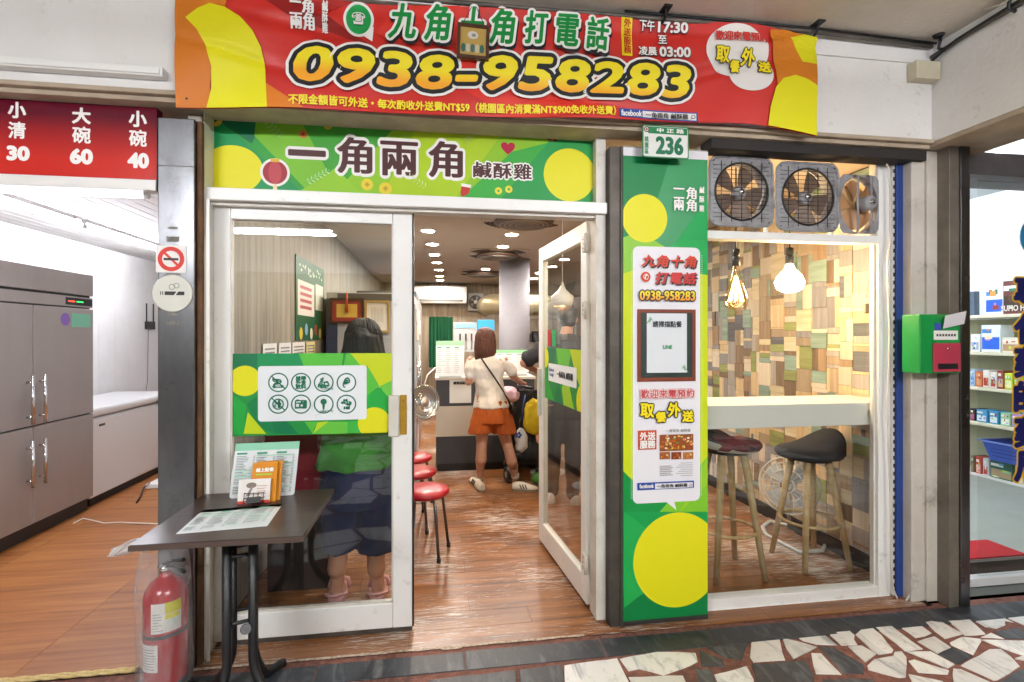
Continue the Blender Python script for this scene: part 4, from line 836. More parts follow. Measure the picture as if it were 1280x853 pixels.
lt('facebook', 798.5, 816, 607, 5, VY, W_, vs_, bold=.0008, **kw); lt('一角兩角 鹹酥雞', 820, 858, 606.6, 4.5, VY, ink('#2a2a2e'), vs_, bold=.0004, **kw); lt('⌕', 860, 864, 606.6, 4, VY, ink('#2a2a2e'), vs_, **kw)
# ---- house number plate
NY = 2.398; nx0, nx1 = X_(803, NY), X_(861, NY); nz0, nz1 = Z_(832, 198, NY), Z_(832, 157.5, NY)
hn = thing('house_number_plate', 'white house number plate reading 236 with a green border', 'number plate', ((nx0 + nx1) / 2, NY, nz0))
MB().box(nx0 + .03, nx1 - .03, NY + .004, 2.467, nz0 + .02, nz0 + .05).build('bracket', m_darkmetal, hn)
F = FY(NY); MB().prism(rrect(nx0, nx1, nz0, nz1, .01), F, -.004, 0).build('plate', ink('#1b7a46'), hn)
pr = Print(F, -9, 9, 0, 9); pr.add(rrect(nx0 + .006, nx1 - .006, nz0 + .006, nz1 - .006, .008), '#dedfd9'); zt = nz1 - .042
pr.add([(nx0 + .03, zt), (nx1 - .008, zt), (nx1 - .008, nz1 - .008), (nx0 + .03, nz1 - .008)], '#1b7a46'); pr.ring(nx0 + .022, nz1 - .022, .009, .015, '#6d4a38', 24); pr.add(disc(nx0 + .022, nz1 - .022, .006, k=16), '#8f5a48'); pr.build(hn)
w = nx1 - nx0
lettering('中正路', F, nx0 + w * .6, nz1 - .024, w * .58, .021, W_, hn, n=.0016, spacing=1.5, bold=.0008); lettering('桃\n園\n區', F, nx0 + .021, nz0 + .06, .02, .085, ink('#1b7a46'), hn, n=.0016, bold=.0007); lettering('236', F, nx0 + w * .58, nz0 + .062, w * .56, .08, ink('#0f6a45'), hn, n=.0016, bold=.005)

# ---- shop window beside the sign: frame, pane, exhaust fans
WY = 2.565
wx0, wx1 = vx1 + .004, X_(1113, WY); wz0 = Z_(1000, 755, WY); wz1 = 2.5; wt0 = Z_(1000, 302, WY); wt1 = Z_(1000, 292, WY)
wf = thing('shop_window', 'tall white framed shop window with a row of exhaust fans in its top light', 'window', ((wx0 + wx1) / 2, WY, 0))
ws = wx1 - X_(1098, WY)
MB().box(wx0, wx0 + .02, WY, WY + .06, wz0, wz1).build('left_stile', m_white, wf, bevel=.003)
MB().box(wx1 - ws, wx1, WY, WY + .06, wz0, wz1).build('right_stile', m_white, wf, bevel=.003)
MB().box(wx0 + .0205, wx1 - ws - .0005, WY + .001, WY + .07, wz0, wz0 + .062).build('bottom_rail', m_white, wf, bevel=.004)
MB().box(wx0, wx1, WY - .01, WY + .08, .006, wz0 - .001).build('sill_base', m_white, wf, bevel=.004)
MB().box(wx0 + .0205, wx1 - ws - .0005, WY - .006, WY + .06, wt0, wt1).build('transom_bar', m_white, wf, bevel=.003)
MB().box(wx0 + .0205, wx1 - ws - .0005, WY + .001, WY + .06, Z_(1000, 196, WY), wz1).build('top_rail', m_frame, wf, bevel=.003)
MB().box(wx0 + .021, wx1 - ws - .001, WY + .028, WY + .034, wz0 + .062, wt0).build('glass_pane', m_glass, wf)
MB().box(wx0 + .021, wx0 + .03, WY + .02, WY + .027, wz0 + .062, wt0).box(wx1 - ws - .012, wx1 - ws - .001, WY + .02, WY + .027, wz0 + .062, wt0).build('glazing_bead', m_frame, wf)
# perforated steel angle and the blue post
o = MB(); ax0, ax1 = wx1 + .003, X_(1118, WY - .02)
o.box(ax0, ax1, WY - .02, WY - .016, .01, 2.49).box(ax0, ax0 + .004, WY - .0155, WY + .03, .01, 2.49)
sl = thing('slotted_angle', 'white slotted steel angle strip beside the shop window', 'steel strip', (ax0, WY, 0)); o.build('strip', m_white, sl)
k = .06; hs = MB().box(ax0 + .008, ax1 - .008, WY - .0206, WY - .0201, 0, .022).mesh('slot', m_dark)
while k < 2.4: clones(hs, 'slot', sl, [((0, 0, k), (1, 1, 1))]); k += .045
o = MB().box(ax1 + .004, X_(1129, WY - .02), WY - .03, WY + .06, .008, 2.49).build('blue_post', mat('blue_paint', '#1f3f86', .45, var=(5, .5), col2='#16306b', dirt=(8, .64, '#1a1a22', .6)), None, bevel=.003); tag(o, 'narrow dark blue post between the shop window and the white column', 'post')
o = MB().box(X_(1129, WY - .02) + .002, X_(1140, 2.48) + .01, WY - .01, WY + .08, .006, 2.49).build('dark_gap_strip', m_black); tag(o, 'black strip filling the dark gap between the blue post and the white column', 'post')  # black strip stands in for the dark gap beside the column
# exhaust fans
FNY = WY - .004
m_fanf = mat('grey_fan_plastic', '#9a999c', .45, var=(20, .6), col2='#6d6a69', dirt=(9, .52, '#4a4038', .7))
m_blade = mat('greasy_fan_blade', '#7d6a5c', .5, .2, var=(9, .5), col2='#4b3d33')
m_grill = mat('dark_wire', '#2d2a28', .5, .4)
def exhaust(cx_px, cy_px, label, half):
    c = P(cx_px, cy_px, FNY); cx, cz = c.x, c.z
    t = thing('exhaust_fan', label, 'exhaust fan', (cx, FNY, cz - half), 'exhaust fans above the shop window'); F = FY(FNY)
    fr = MB(); n = 48; r = half * .83; ang = [2 * pi * (k + .5) / n for k in range(n)]
    def sqp(a): e = 9; k = half / (abs(cos(a)) ** e + abs(sin(a)) ** e) ** (1 / e); return (cx + k * cos(a), cz + k * sin(a))
    sq_ = [sqp(a) for a in ang]
    ci = [(cx + r * cos(a), cz + r * sin(a)) for a in ang]
    vs = [F(*p, .014) for p in sq_] + [F(*p, .018) for p in ci] + [F(*p, -.05) for p in ci] + [F(*p, -.0) for p in sq_]
    fr.add(vs, [(i, (i + 1) % n, n + (i + 1) % n, n + i) for i in range(n)] + [(n + i, n + (i + 1) % n, 2 * n + (i + 1) % n, 2 * n + i) for i in range(n)] + [(3 * n + i, 3 * n + (i + 1) % n, (i + 1) % n, i) for i in range(n)])
    fr.build('fan_frame', m_fanf, t, fix=True)
    rim = MB(); rim.tube([F(*p, .016) for p in sq_ + sq_[:1]], .007, 6).build('frame_rim', m_fanf, t)
    for k in range(5):
        a0 = k * 2 * pi / 5 + cx * 3; rings = []
        for j in range(6):
            rr = r * (.22 + .74 * j / 5); hw_ = .55 - .03 * j
            rings.append([F(cx + rr * cos(a0 + q_ * hw_), cz + rr * sin(a0 + q_ * hw_), -.025 + q_ * .014) for q_ in (-1, -.4, .3, 1)])
        vs = [p for rg in rings for p in rg]; fs = [(j * 4 + i, j * 4 + i + 1, j * 4 + i + 5, j * 4 + i + 4) for j in range(5) for i in range(3)]
        MB().add(vs, fs, 0, True).add([Vector(p) + V(0, .003, 0) for p in vs], [f[::-1] for f in fs], 0, True).build('blade', m_blade, t)
    MB().tube([F(cx + r * cos(a), cz + r * sin(a), .02) for a in ang + ang[:1]], .006, 6).build('black_ring', m_grill, t)
    MB().lathe([(r * .25, 0), (r * .25, .02), (r * .2, .032), (0.001, .034)], F(cx, cz, -.02), F.n, 24).build('hub', m_fanf, t)
    MB().lathe([(r * .1, 0), (r * .09, .008), (.001, .009)], F(cx, cz, .0145), F.n, 16).build('motor_cap', m_chrome, t)
    g = MB()
    for k in range(-6, 7):
        x = k * r / 6.6; L_ = math.sqrt(max(0, (half * .9) ** 2 - 0)) 
        g.tube([F(cx - half * .88, cz + x, .016), F(cx + half * .88, cz + x, .016)], .0017, 5)
    for k in range(-2, 3): g.tube([F(cx + k * r / 2.6, cz - half * .88, .0195), F(cx + k * r / 2.6, cz + half * .88, .0195)], .002, 5)
    g.build('wire_guard', m_grill, t)
    for sx in (-1, 1):
        for sz in (-1, 1): MB().lathe([(.005, 0), (.004, .003)], F(cx + sx * half * .88, cz + sz * half * .88, .0175), F.n, 8).build('screw', m_darkmetal, t)
    return t
exhaust(924.5, 241, 'square grey exhaust fan nearest the green sign panel', .184)
exhaust(1007, 247.5, 'square grey exhaust fan in the middle of the three', .186)
c = P(1073, 256, FNY); cx, cz = c.x, c.z
t = thing('exhaust_fan', 'smaller white exhaust fan with an exposed motor on a bracket, rightmost of three', 'exhaust fan', (cx, FNY, cz - .15), 'exhaust fans above the shop window'); F = FY(FNY)
hw3, hh3 = .125, .165
n = 40; ang = [2 * pi * (k + .5) / n for k in range(n)]; sq_ = [(cx + hw3 * cos(a) / (abs(cos(a)) ** 9 + abs(sin(a)) ** 9) ** (1 / 9), cz + hh3 * sin(a) / (abs(cos(a)) ** 9 + abs(sin(a)) ** 9) ** (1 / 9)) for a in ang]; ci = [(cx + .119 * cos(a), cz + .158 * sin(a)) for a in ang]; n = 40
MB().add([F(*p, .006) for p in sq_] + [F(*p, .004) for p in ci] + [F(*p, -.05) for p in ci], [(i, (i + 1) % n, n + (i + 1) % n, n + i) for i in range(n)] + [(n + i, n + (i + 1) % n, 2 * n + (i + 1) % n, 2 * n + i) for i in range(n)]).build('fan_frame', m_fanf, t, fix=True)
for k in range(5):
    a0 = k * 2 * pi / 5 + .4; vs = []
    for j in range(6):
        rr = (.2 + .75 * j / 5); vs += [F(cx + .114 * rr * cos(a0 + q_ * .5), cz + .15 * rr * sin(a0 + q_ * .5), -.03 + q_ * .012) for q_ in (-1, -.4, .3, 1)]
    fs = [(j * 4 + i, j * 4 + i + 1, j * 4 + i + 5, j * 4 + i + 4) for j in range(5) for i in range(3)]
    MB().add(vs, fs, 0, True).add([Vector(p) + V(0, .003, 0) for p in vs], [f[::-1] for f in fs], 0, True).build('blade', mat('amber_blade', '#b98a5e', .4, var=(8, .4), col2='#8f6544'), t)
MB().lathe([(.001, 0), (.1, 0), (.118, .012), (.12, .02)], F(cx - .01, cz, -.062), F.n, 36).build('amber_disc', mat('amber_disc', '#d0a878', .3, var=(5, .4), col2='#b08a5e'), t)
for dx in (-.03, .055): MB().tube([F(cx + dx, cz - hh3, .008), F(cx + dx, cz - hh3 + .01, .03), F(cx + dx, cz + hh3 - .01, .03), F(cx + dx, cz + hh3, .008)], .008, 6, sq=(.35, 1)).build('bracket', m_fanf, t)
MB().lathe([(.036, -.02), (.042, .0), (.04, .05), (.03, .062), (.001, .064)], F(cx + .03, cz, .0), F.n, 20).build('motor', m_fanf, t)
MB().lathe([(.018, 0), (.016, .006), (.001, .007)], F(cx + .03, cz, .064), F.n, 12).build('motor_cap', m_chrome, t)
for a_ in (933, 1005): pass
for px in (966, 1049): MB().box(X_(px, WY) - .008, X_(px, WY) + .008, WY + .052, WY + .07, wt1 + .001, Z_(1000, 196, WY) - .001).build('fan_mullion', m_white, wf)
MB().box(X_(1098, WY) - .012, X_(1098, WY) - .001, WY + .002, WY + .05, wt1 + .001, Z_(1000, 196, WY) - .001).build('fan_mullion', m_frame, wf)

# ---- white column, green mail box, metal post of the right shop, cable
m_col = mat('chipped_white_paint', '#cfc8bd', .7, var=(5, .6), col2='#b3aa9d', bump=(40, .2), dirt=(6, .57, '#5b5049', .7))
cw = thing('white_column', 'grimy white painted column under the corner of the beams', 'column', (2.7, 2.55, 0))
ca, cb, cc = X_(1140, 2.48), X_(1158, 2.475), X_(1186, 2.475)
MB().box(ca, cb - .001, 2.482, 2.72, .004, 2.508).build('left_casing', m_col, cw, bevel=.005)
MB().box(cb, cc, 2.47, 2.73, .004, 2.508).build('right_casing', m_col, cw, bevel=.005)
MB().box(cb + (cc - cb) * .55, cb + (cc - cb) * .58, 2.4685, 2.4699, .01, 2.5).build('seam', m_dark, cw)
sp0, sp1 = X_(1187, 2.40), X_(1211, 2.40)
rp_ = thing('steel_door_post', 'dull grey steel post at the edge of the bright shop on the right', 'post', ((sp0 + sp1) / 2, 2.45, 0))
MB().box(sp0, sp0 + (sp1 - sp0) * .5, 2.40, 2.7, .004, 2.53).build('grey_profile', mat('grey_bronze_metal', '#857d72', .5, .5, var=(8, .6), col2='#5f584f', dirt=(6, .6, '#3a352f', .5)), rp_, bevel=.003); MB().box(sp0 + (sp1 - sp0) * .5 + .001, sp1, 2.392, 2.7, .004, 2.53).build('bright_profile', m_steel, rp_, bevel=.003)
for py in (348, 497, 520): 
    z = Z_(1207, py, 2.39); MB().box(sp1 - .03, sp1 - .008, 2.388, 2.3915, z - .012, z + .012).build('latch_plate', m_dark, rp_)
MY = 2.36
mx0, mx1 = X_(1150, MY), X_(1201, MY); mz0, mz1 = Z_(1172, 467, MY), Z_(1172, 393, MY)
mbx = thing('mail_box', 'green metal mail box with a red front flap fixed to the white column', 'mail box', ((mx0 + mx1) / 2, MY, mz0))
m_green = mat('green_enamel', '#0f8a3e', .35, var=(4, .4), col2='#0b6e31')
MB().box(mx0, mx1, MY, 2.468, mz0, mz1).build('box_body', m_green, mbx, bevel=.006)
rx0, rx1 = X_(1165, MY), X_(1199, MY); ra_, rb_ = Z_(1182, 465, MY), Z_(1182, 429, MY)
fl_ = MB().box(rx0, rx1, MY - .01, MY - .0005, ra_, rb_).build('red_flap', mat('faded_red_enamel', '#b0344a', .45, var=(6, .4), col2='#8e2a3c'), mbx, bevel=.004)
MB().box(rx0 + .025, rx1 - .02, MY - .0112, MY - .0102, ra_ + .015, ra_ + .045).build('slot', m_black, fl_)
MB().lathe([(.007, 0), (.006, .006), (.001, .007)], ((rx0 + rx1) / 2, MY - .0105, rb_ - .03), (0, -1, 0), 12).build('lock', m_chrome, fl_)
la, lb = Z_(1182, 425, MY), Z_(1182, 413.5, MY); lb_o = MB().box(X_(1167, MY), X_(1197, MY), MY - .002, MY - .0004, la, lb).build('paper_label', ink('#e9e6e0'), mbx)
pr = Print(FY(MY - .002), -9, 9, 0, 9); zc = (la + lb) / 2
for k in range(7): pr.add([(X_(1170 + k * 3.6, MY), zc - .006), (X_(1172.6 + k * 3.6, MY), zc - .006), (X_(1172.6 + k * 3.6, MY), zc + .007), (X_(1170 + k * 3.6, MY), zc + .006)], '#4a4844')
pr.build(lb_o, 'faint_writing')
FP = Fr((X_(1176, MY), MY - .012, Z_(1176, 411, MY)), (.96, -.05, .2), (-.1, -.25, .95)); MB().obox(FP, 0, .125, 0, .07, 0, .001).build('paper', ink('#d8d5d8'), mbx)
MB().box(X_(1168, MY), X_(1176, MY), MY - .002, MY - .0004, lb + .004, lb + .04).build('sticker', ink('#3c4aa0'), mbx)
# white cable hanging down beside the blue post
path = []
for px, py in ((1108, 205), (1112, 212), (1113, 300), (1109, 330), (1112, 420), (1109, 520), (1113, 620), (1114, 700), (1116, 735), (1122, 750), (1132, 752), (1139, 740), (1140, 715)): path.append(P(px, py, 2.525 if px < 1125 else 2.5))
path = [path[0]] + [p.lerp(q_, t) for p, q_ in zip(path, path[1:]) for t in (.5, 1)]
o = MB().tube(path, .0045, 8).build('white_cable', mat('white_cable', '#d8d0c6', .5)); tag(o, 'thin white cable hanging down the right side of the shop window', 'cable')

# ---- right shop front: header, glass, lettering
o = MB().box(2.98, 6, 2.5, 2.74, 2.40, 2.53).build('roller_shutter_box', mat('grey_shutter', '#6d6a6c', .5, .3, var=(9, .4), col2='#57545a')); tag(o, 'dark grey roller shutter box above the bright shop on the right', 'shutter box')
rg = thing('glass_front', 'clear glass front with navy gold-edged characters of the shop on the right', 'glass front', (3.5, 2.6, .02))
MB().box(sp1 + .005, 6, 2.57, 2.625, .006, .055).build('bottom_rail', mat('silver_rail', '#e2e3e3', .35), rg, bevel=.003)
MB().box(sp1 + .3, 6, 2.595, 2.603, .056, 2.4).build('glass_pane', m_glass, rg)
for k, (ch, yc) in enumerate((('專', 365), ('任', 411), ('藥', 453), ('師', 496), ('藥', 540), ('局', 583))):
    for m_, b_, n_ in ((ink('#e0b02a'), .02, .002), (ink('#1b1d5c'), .010, .0032)): lt(ch, 1268, 1309, yc, 36, 2.594, m_, rg, bold=b_, n=n_)
pr = Print(FY(2.594), -9, 9, 0, 9, .001); c0 = P(1296, 297, 2.594); pr.ring(c0.x, c0.z, .075, .12, '#1f86b4', 40); pr.add(disc(c0.x, c0.z, .075), '#dfe8ea'); pr.ring(c0.x, c0.z, .12, .128, '#dfe8ea'); pr.build(rg, 'round_emblem')
# ================================================================== OBJECTS OUTSIDE
m_lam = wood('dark_walnut_laminate', '#2f2320', '#3d2e29', '#4a3932', 0, .3, sc=.6)
TZ = .77; tb = thing('folding_table', 'small square dark walnut table on black tube legs by the sliding door', 'table', (-.75, 2.19, 0))
tx0, tx1, ty0, ty1 = -1.03, -.468, 1.905, 2.475
MB().box(tx0, tx1, ty0, ty1, TZ - .022, TZ).build('table_top', m_lam, tb, bevel=.0015, seg=1)
MB().box(tx0 - .0012, tx1 + .0012, ty0 - .0012, ty1 + .0012, TZ - .0205, TZ - .003).build('edge_band', mat('brown_edge_band', '#4a3a33', .4), tb)
def leg(x, y, fx, fy):
    v = Vector((fx, fy)); pts = [(x, y, TZ - .023), (x, y, .22)]
    for k in range(1, 7): a = k / 6 * pi / 2; pts.append((x + fx * .14 * (1 - cos(a)), y + fy * .14 * (1 - cos(a)), .22 - .12 * sin(a) - .07 * (k / 6) ** 2))
    pts += [(x + fx * .27, y + fy * .27, .02), (x + fx * .31, y + fy * .31, .016)]
    o = MB().tube(pts, .0175, 12).build('leg', m_black, tb); MB().lathe([(.02, 0), (.018, .02)], (x + fx * .31, y + fy * .31, .0045), (0, 0, 1), 12).build('foot', m_black, o)
leg(-.80, 2.12, -.3, -.75); leg(-.715, 2.15, .75, -.35); leg(-.745, 2.25, .2, .55); leg(-.82, 2.23, -.7, .3)
for z in (.62, .36): MB().tube([(-.80, 2.12, z), (-.715, 2.15, z), (-.745, 2.25, z), (-.82, 2.23, z), (-.80, 2.12, z)], .008, 8).build('brace_ring', m_black, tb)
MB().lathe([(.018, -.01), (.02, 0), (.018, .01)], (-.735, 2.13, .335), (.5, -.6, .2), 16).build('hinge_knob', mat('grey_plastic_knob', '#6d6d70', .4), tb)
MB().box(-.9, -.6, 2.04, 2.34, TZ - .036, TZ - .0225).build('top_plate', m_black, tb)
# laminated menus
def menu_lines(fr, w, h, parent, cols, rows, head, y0=.82):
    pr = Print(fr, 0, w, 0, h, .0004); pr.add([(0, h * .86), (w, h * .86), (w, h), (0, h)], head)
    for c in range(cols):
        a = w * (.04 + c * .93 / cols); b = a + w * .86 / cols; pr.add([(a, h * .79), (a + (b - a) * .55, h * .79), (a + (b - a) * .55, h * .825), (a, h * .825)], '#4f9a7a')
        for r_ in range(rows):
            z = h * (.75 - r_ * .70 / rows)
            if random.random() < .06: continue
            if random.random() < .12: pr.add([(a, z), (b, z), (b, z + h * .022), (a, z + h * .022)], '#a9d3bd'); continue
            e = a + (b - a) * random.uniform(.4, .68); pr.add([(a, z), (e, z), (e, z + h * .011), (a, z + h * .011)], '#77807f'); pr.add([(b - w * .03, z), (b, z), (b, z + h * .011), (b - w * .03, z + h * .011)], '#77807f')
    return pr.build(parent, 'printed_rows')
mn = thing('flat_menu', 'laminated green-headed price list lying flat on the walnut table', 'menu', (-.75, 2.1, TZ))
a, b, c_, d_ = G(220, 668, TZ), G(334, 658, TZ), G(378, 631, TZ), G(254, 638, TZ)
FM = Fr((a.x, a.y, TZ + .0008), (b - a), (d_ - a)); wM, hM = (b - a).length, (d_ - a).length
MB().obox(FM, 0, wM, 0, hM, -.0006, .0004).build('sheet', mat('laminate_paper', '#e3e8ea', .2), mn); menu_lines(FM, wM, hM, mn, 4, 22, '#9ed6b0')
ms = thing('standing_menu', 'laminated price list with a mint header standing upright on the walnut table', 'menu', (-.8, 2.42, TZ))
base = G(290, 622, TZ); FS = Fr((X_(288, 2.40), 2.385, TZ + .001), (1, .05, 0), (.06, .16, .98)); wS, hS = X_(368, 2.4) - X_(288, 2.4), .235
MB().prism(rrect(0, wS, 0, hS, .012), FS, -.0008, .0).build('sheet', MATS['laminate_paper'], ms); menu_lines(FS, wS, hS, ms, 3, 24, '#8fceaf')
MB().obox(FS, wS * .3, wS * .6, -.0, .09, -.05, -.001).build('card_stand', mat('clear_acrylic', '#c8d0d0', .1), ms)
# business card holder
ch = thing('card_holder', 'black wire card holder with orange and white flyers on the walnut table', 'card holder', (-.82, 2.3, TZ))
FCh = Fr((X_(298, 2.31), 2.30, TZ + .001), (1, .08, 0), (.02, .16, .98))
MB().obox(FCh, .0, .125, 0, .1, 0, .006).build('white_flyer', ink('#efe9e4'), ch); pr = Print(FCh, 0, .125, 0, .1, .0065)
pr.add([(0, 0), (.125, 0), (.125, .012), (0, .012)], '#c94a3c'); pr.add(disc(.05, .075, .02, .012, 18), '#8a7a70'); pr.add([(.03, .03), (.05, .07), (.058, .07), (.045, .03)], '#9a8c82')
for k in range(5): pr.add([(.072, .025 + k * .011), (.072 + random.uniform(.025, .045), .025 + k * .011), (.11, .029 + k * .011), (.072, .029 + k * .011)], '#d7b1a2')
pr.build(ch, 'flyer_print')
FC2 = Fr(FCh(.045, 0, -.02), (1, .08, 0), (.02, .16, .98)); MB().obox(FC2, 0, .1, 0, .165, 0, .008).build('orange_flyer', ink('#d98a1e'), ch); lettering('線上點餐', FC2, .05, .135, .07, .016, W_, ch, n=.0088, bold=.0008); pr = Print(FC2, 0, .1, 0, .165, .0085); pr.add([(.015, .112), (.08, .112), (.08, .12), (.015, .12)], '#a9c94a'); pr.build(ch, 'flyer_print')
FC3 = Fr(FCh(.06, 0, -.035), (1, .08, 0), (.02, .16, .98)); MB().obox(FC3, 0, .1, 0, .17, 0, .006).build('orange_flyer', ink('#d38a24'), ch)
w_ = MB(); 
for z in (.005, .025, .045): w_.tube([FCh(.03, z, .008), FCh(.03, z, .03), FCh(.105, z, .03), FCh(.105, z, .008)], .0014, 5)
for u in (.03, .048, .066, .084, .105): w_.tube([FCh(u, .003, .03), FCh(u, .047, .03)], .0014, 5)
w_.build('wire_rack', m_black, ch); MB().obox(FCh, .04, .095, .006, .03, .0315, .034).build('label_plate', mat('dark_grey_card', '#3a3a3c', .6), ch)

# fire extinguisher in a plastic bag
ex, ey = -1.115, 2.325
fe = thing('fire_extinguisher', 'red fire extinguisher wrapped in a clear plastic bag in front of the steel pillar', 'fire extinguisher', (ex, ey, 0))
m_red = mat('red_enamel', '#a00f19', .25, coat=.3); 
MB().lathe([(.078, .045), (.08, .06), (.08, .40), (.074, .43), (.055, .46), (.03, .478), (.022, .49), (.022, .51)], (ex, ey, 0), n=32).build('cylinder', m_red, fe)
MB().lathe([(.08, .005), (.084, .01), (.084, .058), (.0805, .062)], (ex, ey, 0), n=32).build('base_ring', m_black, fe)
MB().lathe([(.0815, .255), (.0825, .258), (.0825, .266), (.0815, .269)], (ex, ey, 0), n=32).build('band', m_black, fe)
MB().lathe([(.024, .5), (.026, .515), (.02, .53)], (ex, ey, 0), n=16).build('valve', m_chrome, fe)
MB().tube([(ex - .01, ey, .525), (ex + .04, ey - .02, .55), (ex + .09, ey - .045, .56)], .008, 8).tube([(ex - .01, ey, .515), (ex + .05, ey - .025, .522), (ex + .095, ey - .05, .512)], .007, 8).build('squeeze_handle', m_black, fe)
MB().tube([(ex - .02, ey, .51), (ex - .05, ey + .05, .5), (ex - .05, ey + .088, .43), (ex - .04, ey + .09, .25), (ex - .04, ey + .09, .14)], .008, 8).build('hose', m_black, fe)
def cyl_label(a0, a1, z0, z1, col, r, nm, par):
    k = 12; vs = [(ex + r * sin(R(a0 + (a1 - a0) * i / k)), ey - r * cos(R(a0 + (a1 - a0) * i / k)), z) for z in (z0, z1) for i in range(k + 1)]
    return MB().add(vs, [(i, i + 1, k + 2 + i, k + 1 + i) for i in range(k)], 0, True).build(nm, ink(col), par)
l1 = cyl_label(-12, 66, .28, .40, '#d9d7d0', .0812, 'paper_label', fe); cyl_label(24, 66, .355, .40, '#c9c21f', .0816, 'yellow_label', l1); cyl_label(28, 66, .31, .35, '#cfd8cf', .0816, 'pale_label', l1); cyl_label(24, 62, .333, .352, '#c9c21f', .082, 'yellow_label', l1)
l2 = cyl_label(-48, 6, .125, .235, '#d9d8d4', .0812, 'paper_label', fe)
for k in range(8): cyl_label(-44, random.uniform(-6, 2), .137 + k * .011, .140 + k * .011, '#8d8c8a', .0815, 'faint_line', l2)
for k in range(7): cyl_label(-8, random.uniform(8, 20), .29 + k * .011, .293 + k * .011, '#8d8c8a', .0815, 'faint_line', l1)
bag = MB(); rings = []
for j in range(26):
    z = .006 + j * .024; t = j / 25; r = .1 + .006 * mnoise.noise(Vector((j * .35, 2, 4)))
    if t > .86: r *= 1 - (t - .86) * 1.6
    ring = []
    for k in range(44):
        a = 2 * pi * k / 44; w = 1 + .07 * mnoise.noise(Vector((cos(a) * 2.2, sin(a) * 2.2, z * 3))) + .05 * mnoise.noise(Vector((cos(a) * 8, sin(a) * 8, z * 5)))
        ring.append((ex - .006 + r * w * cos(a) * (1.0), ey + r * w * sin(a) * .98, z + (.02 * mnoise.noise(Vector((cos(a) * 3, sin(a) * 3, 9))) if j > 22 else 0)))
    rings.append(ring)
bag.loft(rings, cap=False); bo = bag.build('plastic_bag', film('clear_bag_film', '#dcdada', .21, .14)); tag(bo, 'crumpled clear plastic bag pulled over the fire extinguisher', 'plastic bag')
tail = MB(); rr = []
for j in range(10):
    t = j / 9; c = Vector((ex - .05 - .13 * t, ey - .03, .615 + .012 * sin(t * 5))); h_ = .02 + .025 * sin(t * pi * .8 + .4)
    rr.append([c + V(.01 * sin(a * 3), h_ * 1.2 * cos(a) * (1 + .2 * mnoise.noise(Vector((t * 5, a, 1)))), h_ * .5 * sin(a)) for a in [2 * pi * k / 14 for k in range(14)]])
tail.loft(rr).build('gathered_end', film('milky_bag_film', '#dcdad8', .6, .3), bo)

# ================================================================== LEFT SHOP
FXf = -2.9
fr_ = thing('refrigerator', 'tall stainless steel four-door refrigerator in the left shop', 'refrigerator', (-3.27, 4.1, 0))
m_fr = mat('brushed_fridge_steel', '#aca5a0', .4, .5, var=(2.5, .35), col2='#99928c', stretch=(1, 1, .2))
fy1 = PX(116, 420, FXf).y; fym = PX(40.5, 420, FXf).y; fy0 = 2 * fym - fy1; fz = 1.995
MB().box(FXf - .7, FXf - .021, fy0, fy1, .1, fz).build('cabinet', m_fr, fr_, bevel=.004)
zA = PX(100, 386, FXf).z; zB = PX(112, 517, FXf).z; zTop = PX(110, 370, FXf).z
MB().box(FXf - .02, FXf + .004, fy0, fy1, zTop, fz - .002).build('hood_panel', m_fr, fr_, bevel=.003)
MB().box(FXf - .02, FXf, fy0, fy1, zA + .012, zTop - .018).build('control_panel', m_fr, fr_, bevel=.003)
MB().box(FXf - .025, FXf - .0205, fy0 + .01, fy1 - .01, .1, zTop + .03).build('gasket', m_black, fr_)
for (ya, yb, hs) in ((fy0 + .004, fym - .004, 1), (fym + .004, fy1 - .003, -1)):
    for (za, zb, hz) in ((zB + .005, zA, 0), (.115, zB - .005, 1)):
        d = MB().box(FXf - .02, FXf + .006, ya, yb, za, zb).build('door', m_fr, fr_, bevel=.004)
        yh = (yb - .055) if hs == 1 else (ya + .055); z0, z1 = ((PX(60, 525, FXf).z, PX(60, 467, FXf).z) if hz == 0 else (PX(60, 600, FXf).z, PX(60, 545, FXf).z))
        MB().tube([(FXf + .045, yh, z0), (FXf + .045, yh, z1)], .011, 10).tube([(FXf + .005, yh, z0 + .05), (FXf + .045, yh, z0 + .05)], .008, 8).tube([(FXf + .005, yh, z1 - .05), (FXf + .045, yh, z1 - .05)], .008, 8).build('handle', m_chrome, d)
FXr = Fr((FXf, 0, 0), (0, 1, 0), (0, 0, 1))   # n = +x
ya, yb = PX(82, 378, FXf).y, PX(115, 378, FXf).y
dp = MB().obox(FXr, ya, yb, zA + .025, zTop - .03, .001, .003).build('display', m_black, fr_)
MB().obox(FXr, ya + .03, ya + .1, zA + .05, zTop - .055, .0032, .004).build('red_digits', mat('red_led', '#ff3a20', .5, emit=3), dp); MB().obox(FXr, ya + .12, ya + .2, zA + .05, zTop - .055, .0032, .004).build('green_digits', mat('green_led', '#30d060', .5, emit=2), dp)
zc = PX(95, 400, FXf).z; y1_, y2_ = PX(74, 400, FXf).y, PX(87, 400, FXf).y
MB().lathe([(.05, 0), (.05, .001)], (FXf + .0065, (y1_ + y2_) / 2, zc), (1, 0, 0), 24).build('round_sticker', ink('#8a6ab8'), fr_)
MB().obox(FXr, y2_ + .01, PX(112, 400, FXf).y, zc - .06, zc + .05, .0065, .0075).build('square_sticker', ink('#7fc3a4'), fr_)
MB().box(FXf - .68, FXf - .03, fy0 + .02, fy1 - .02, .006, .098).build('plinth', m_black, fr_)
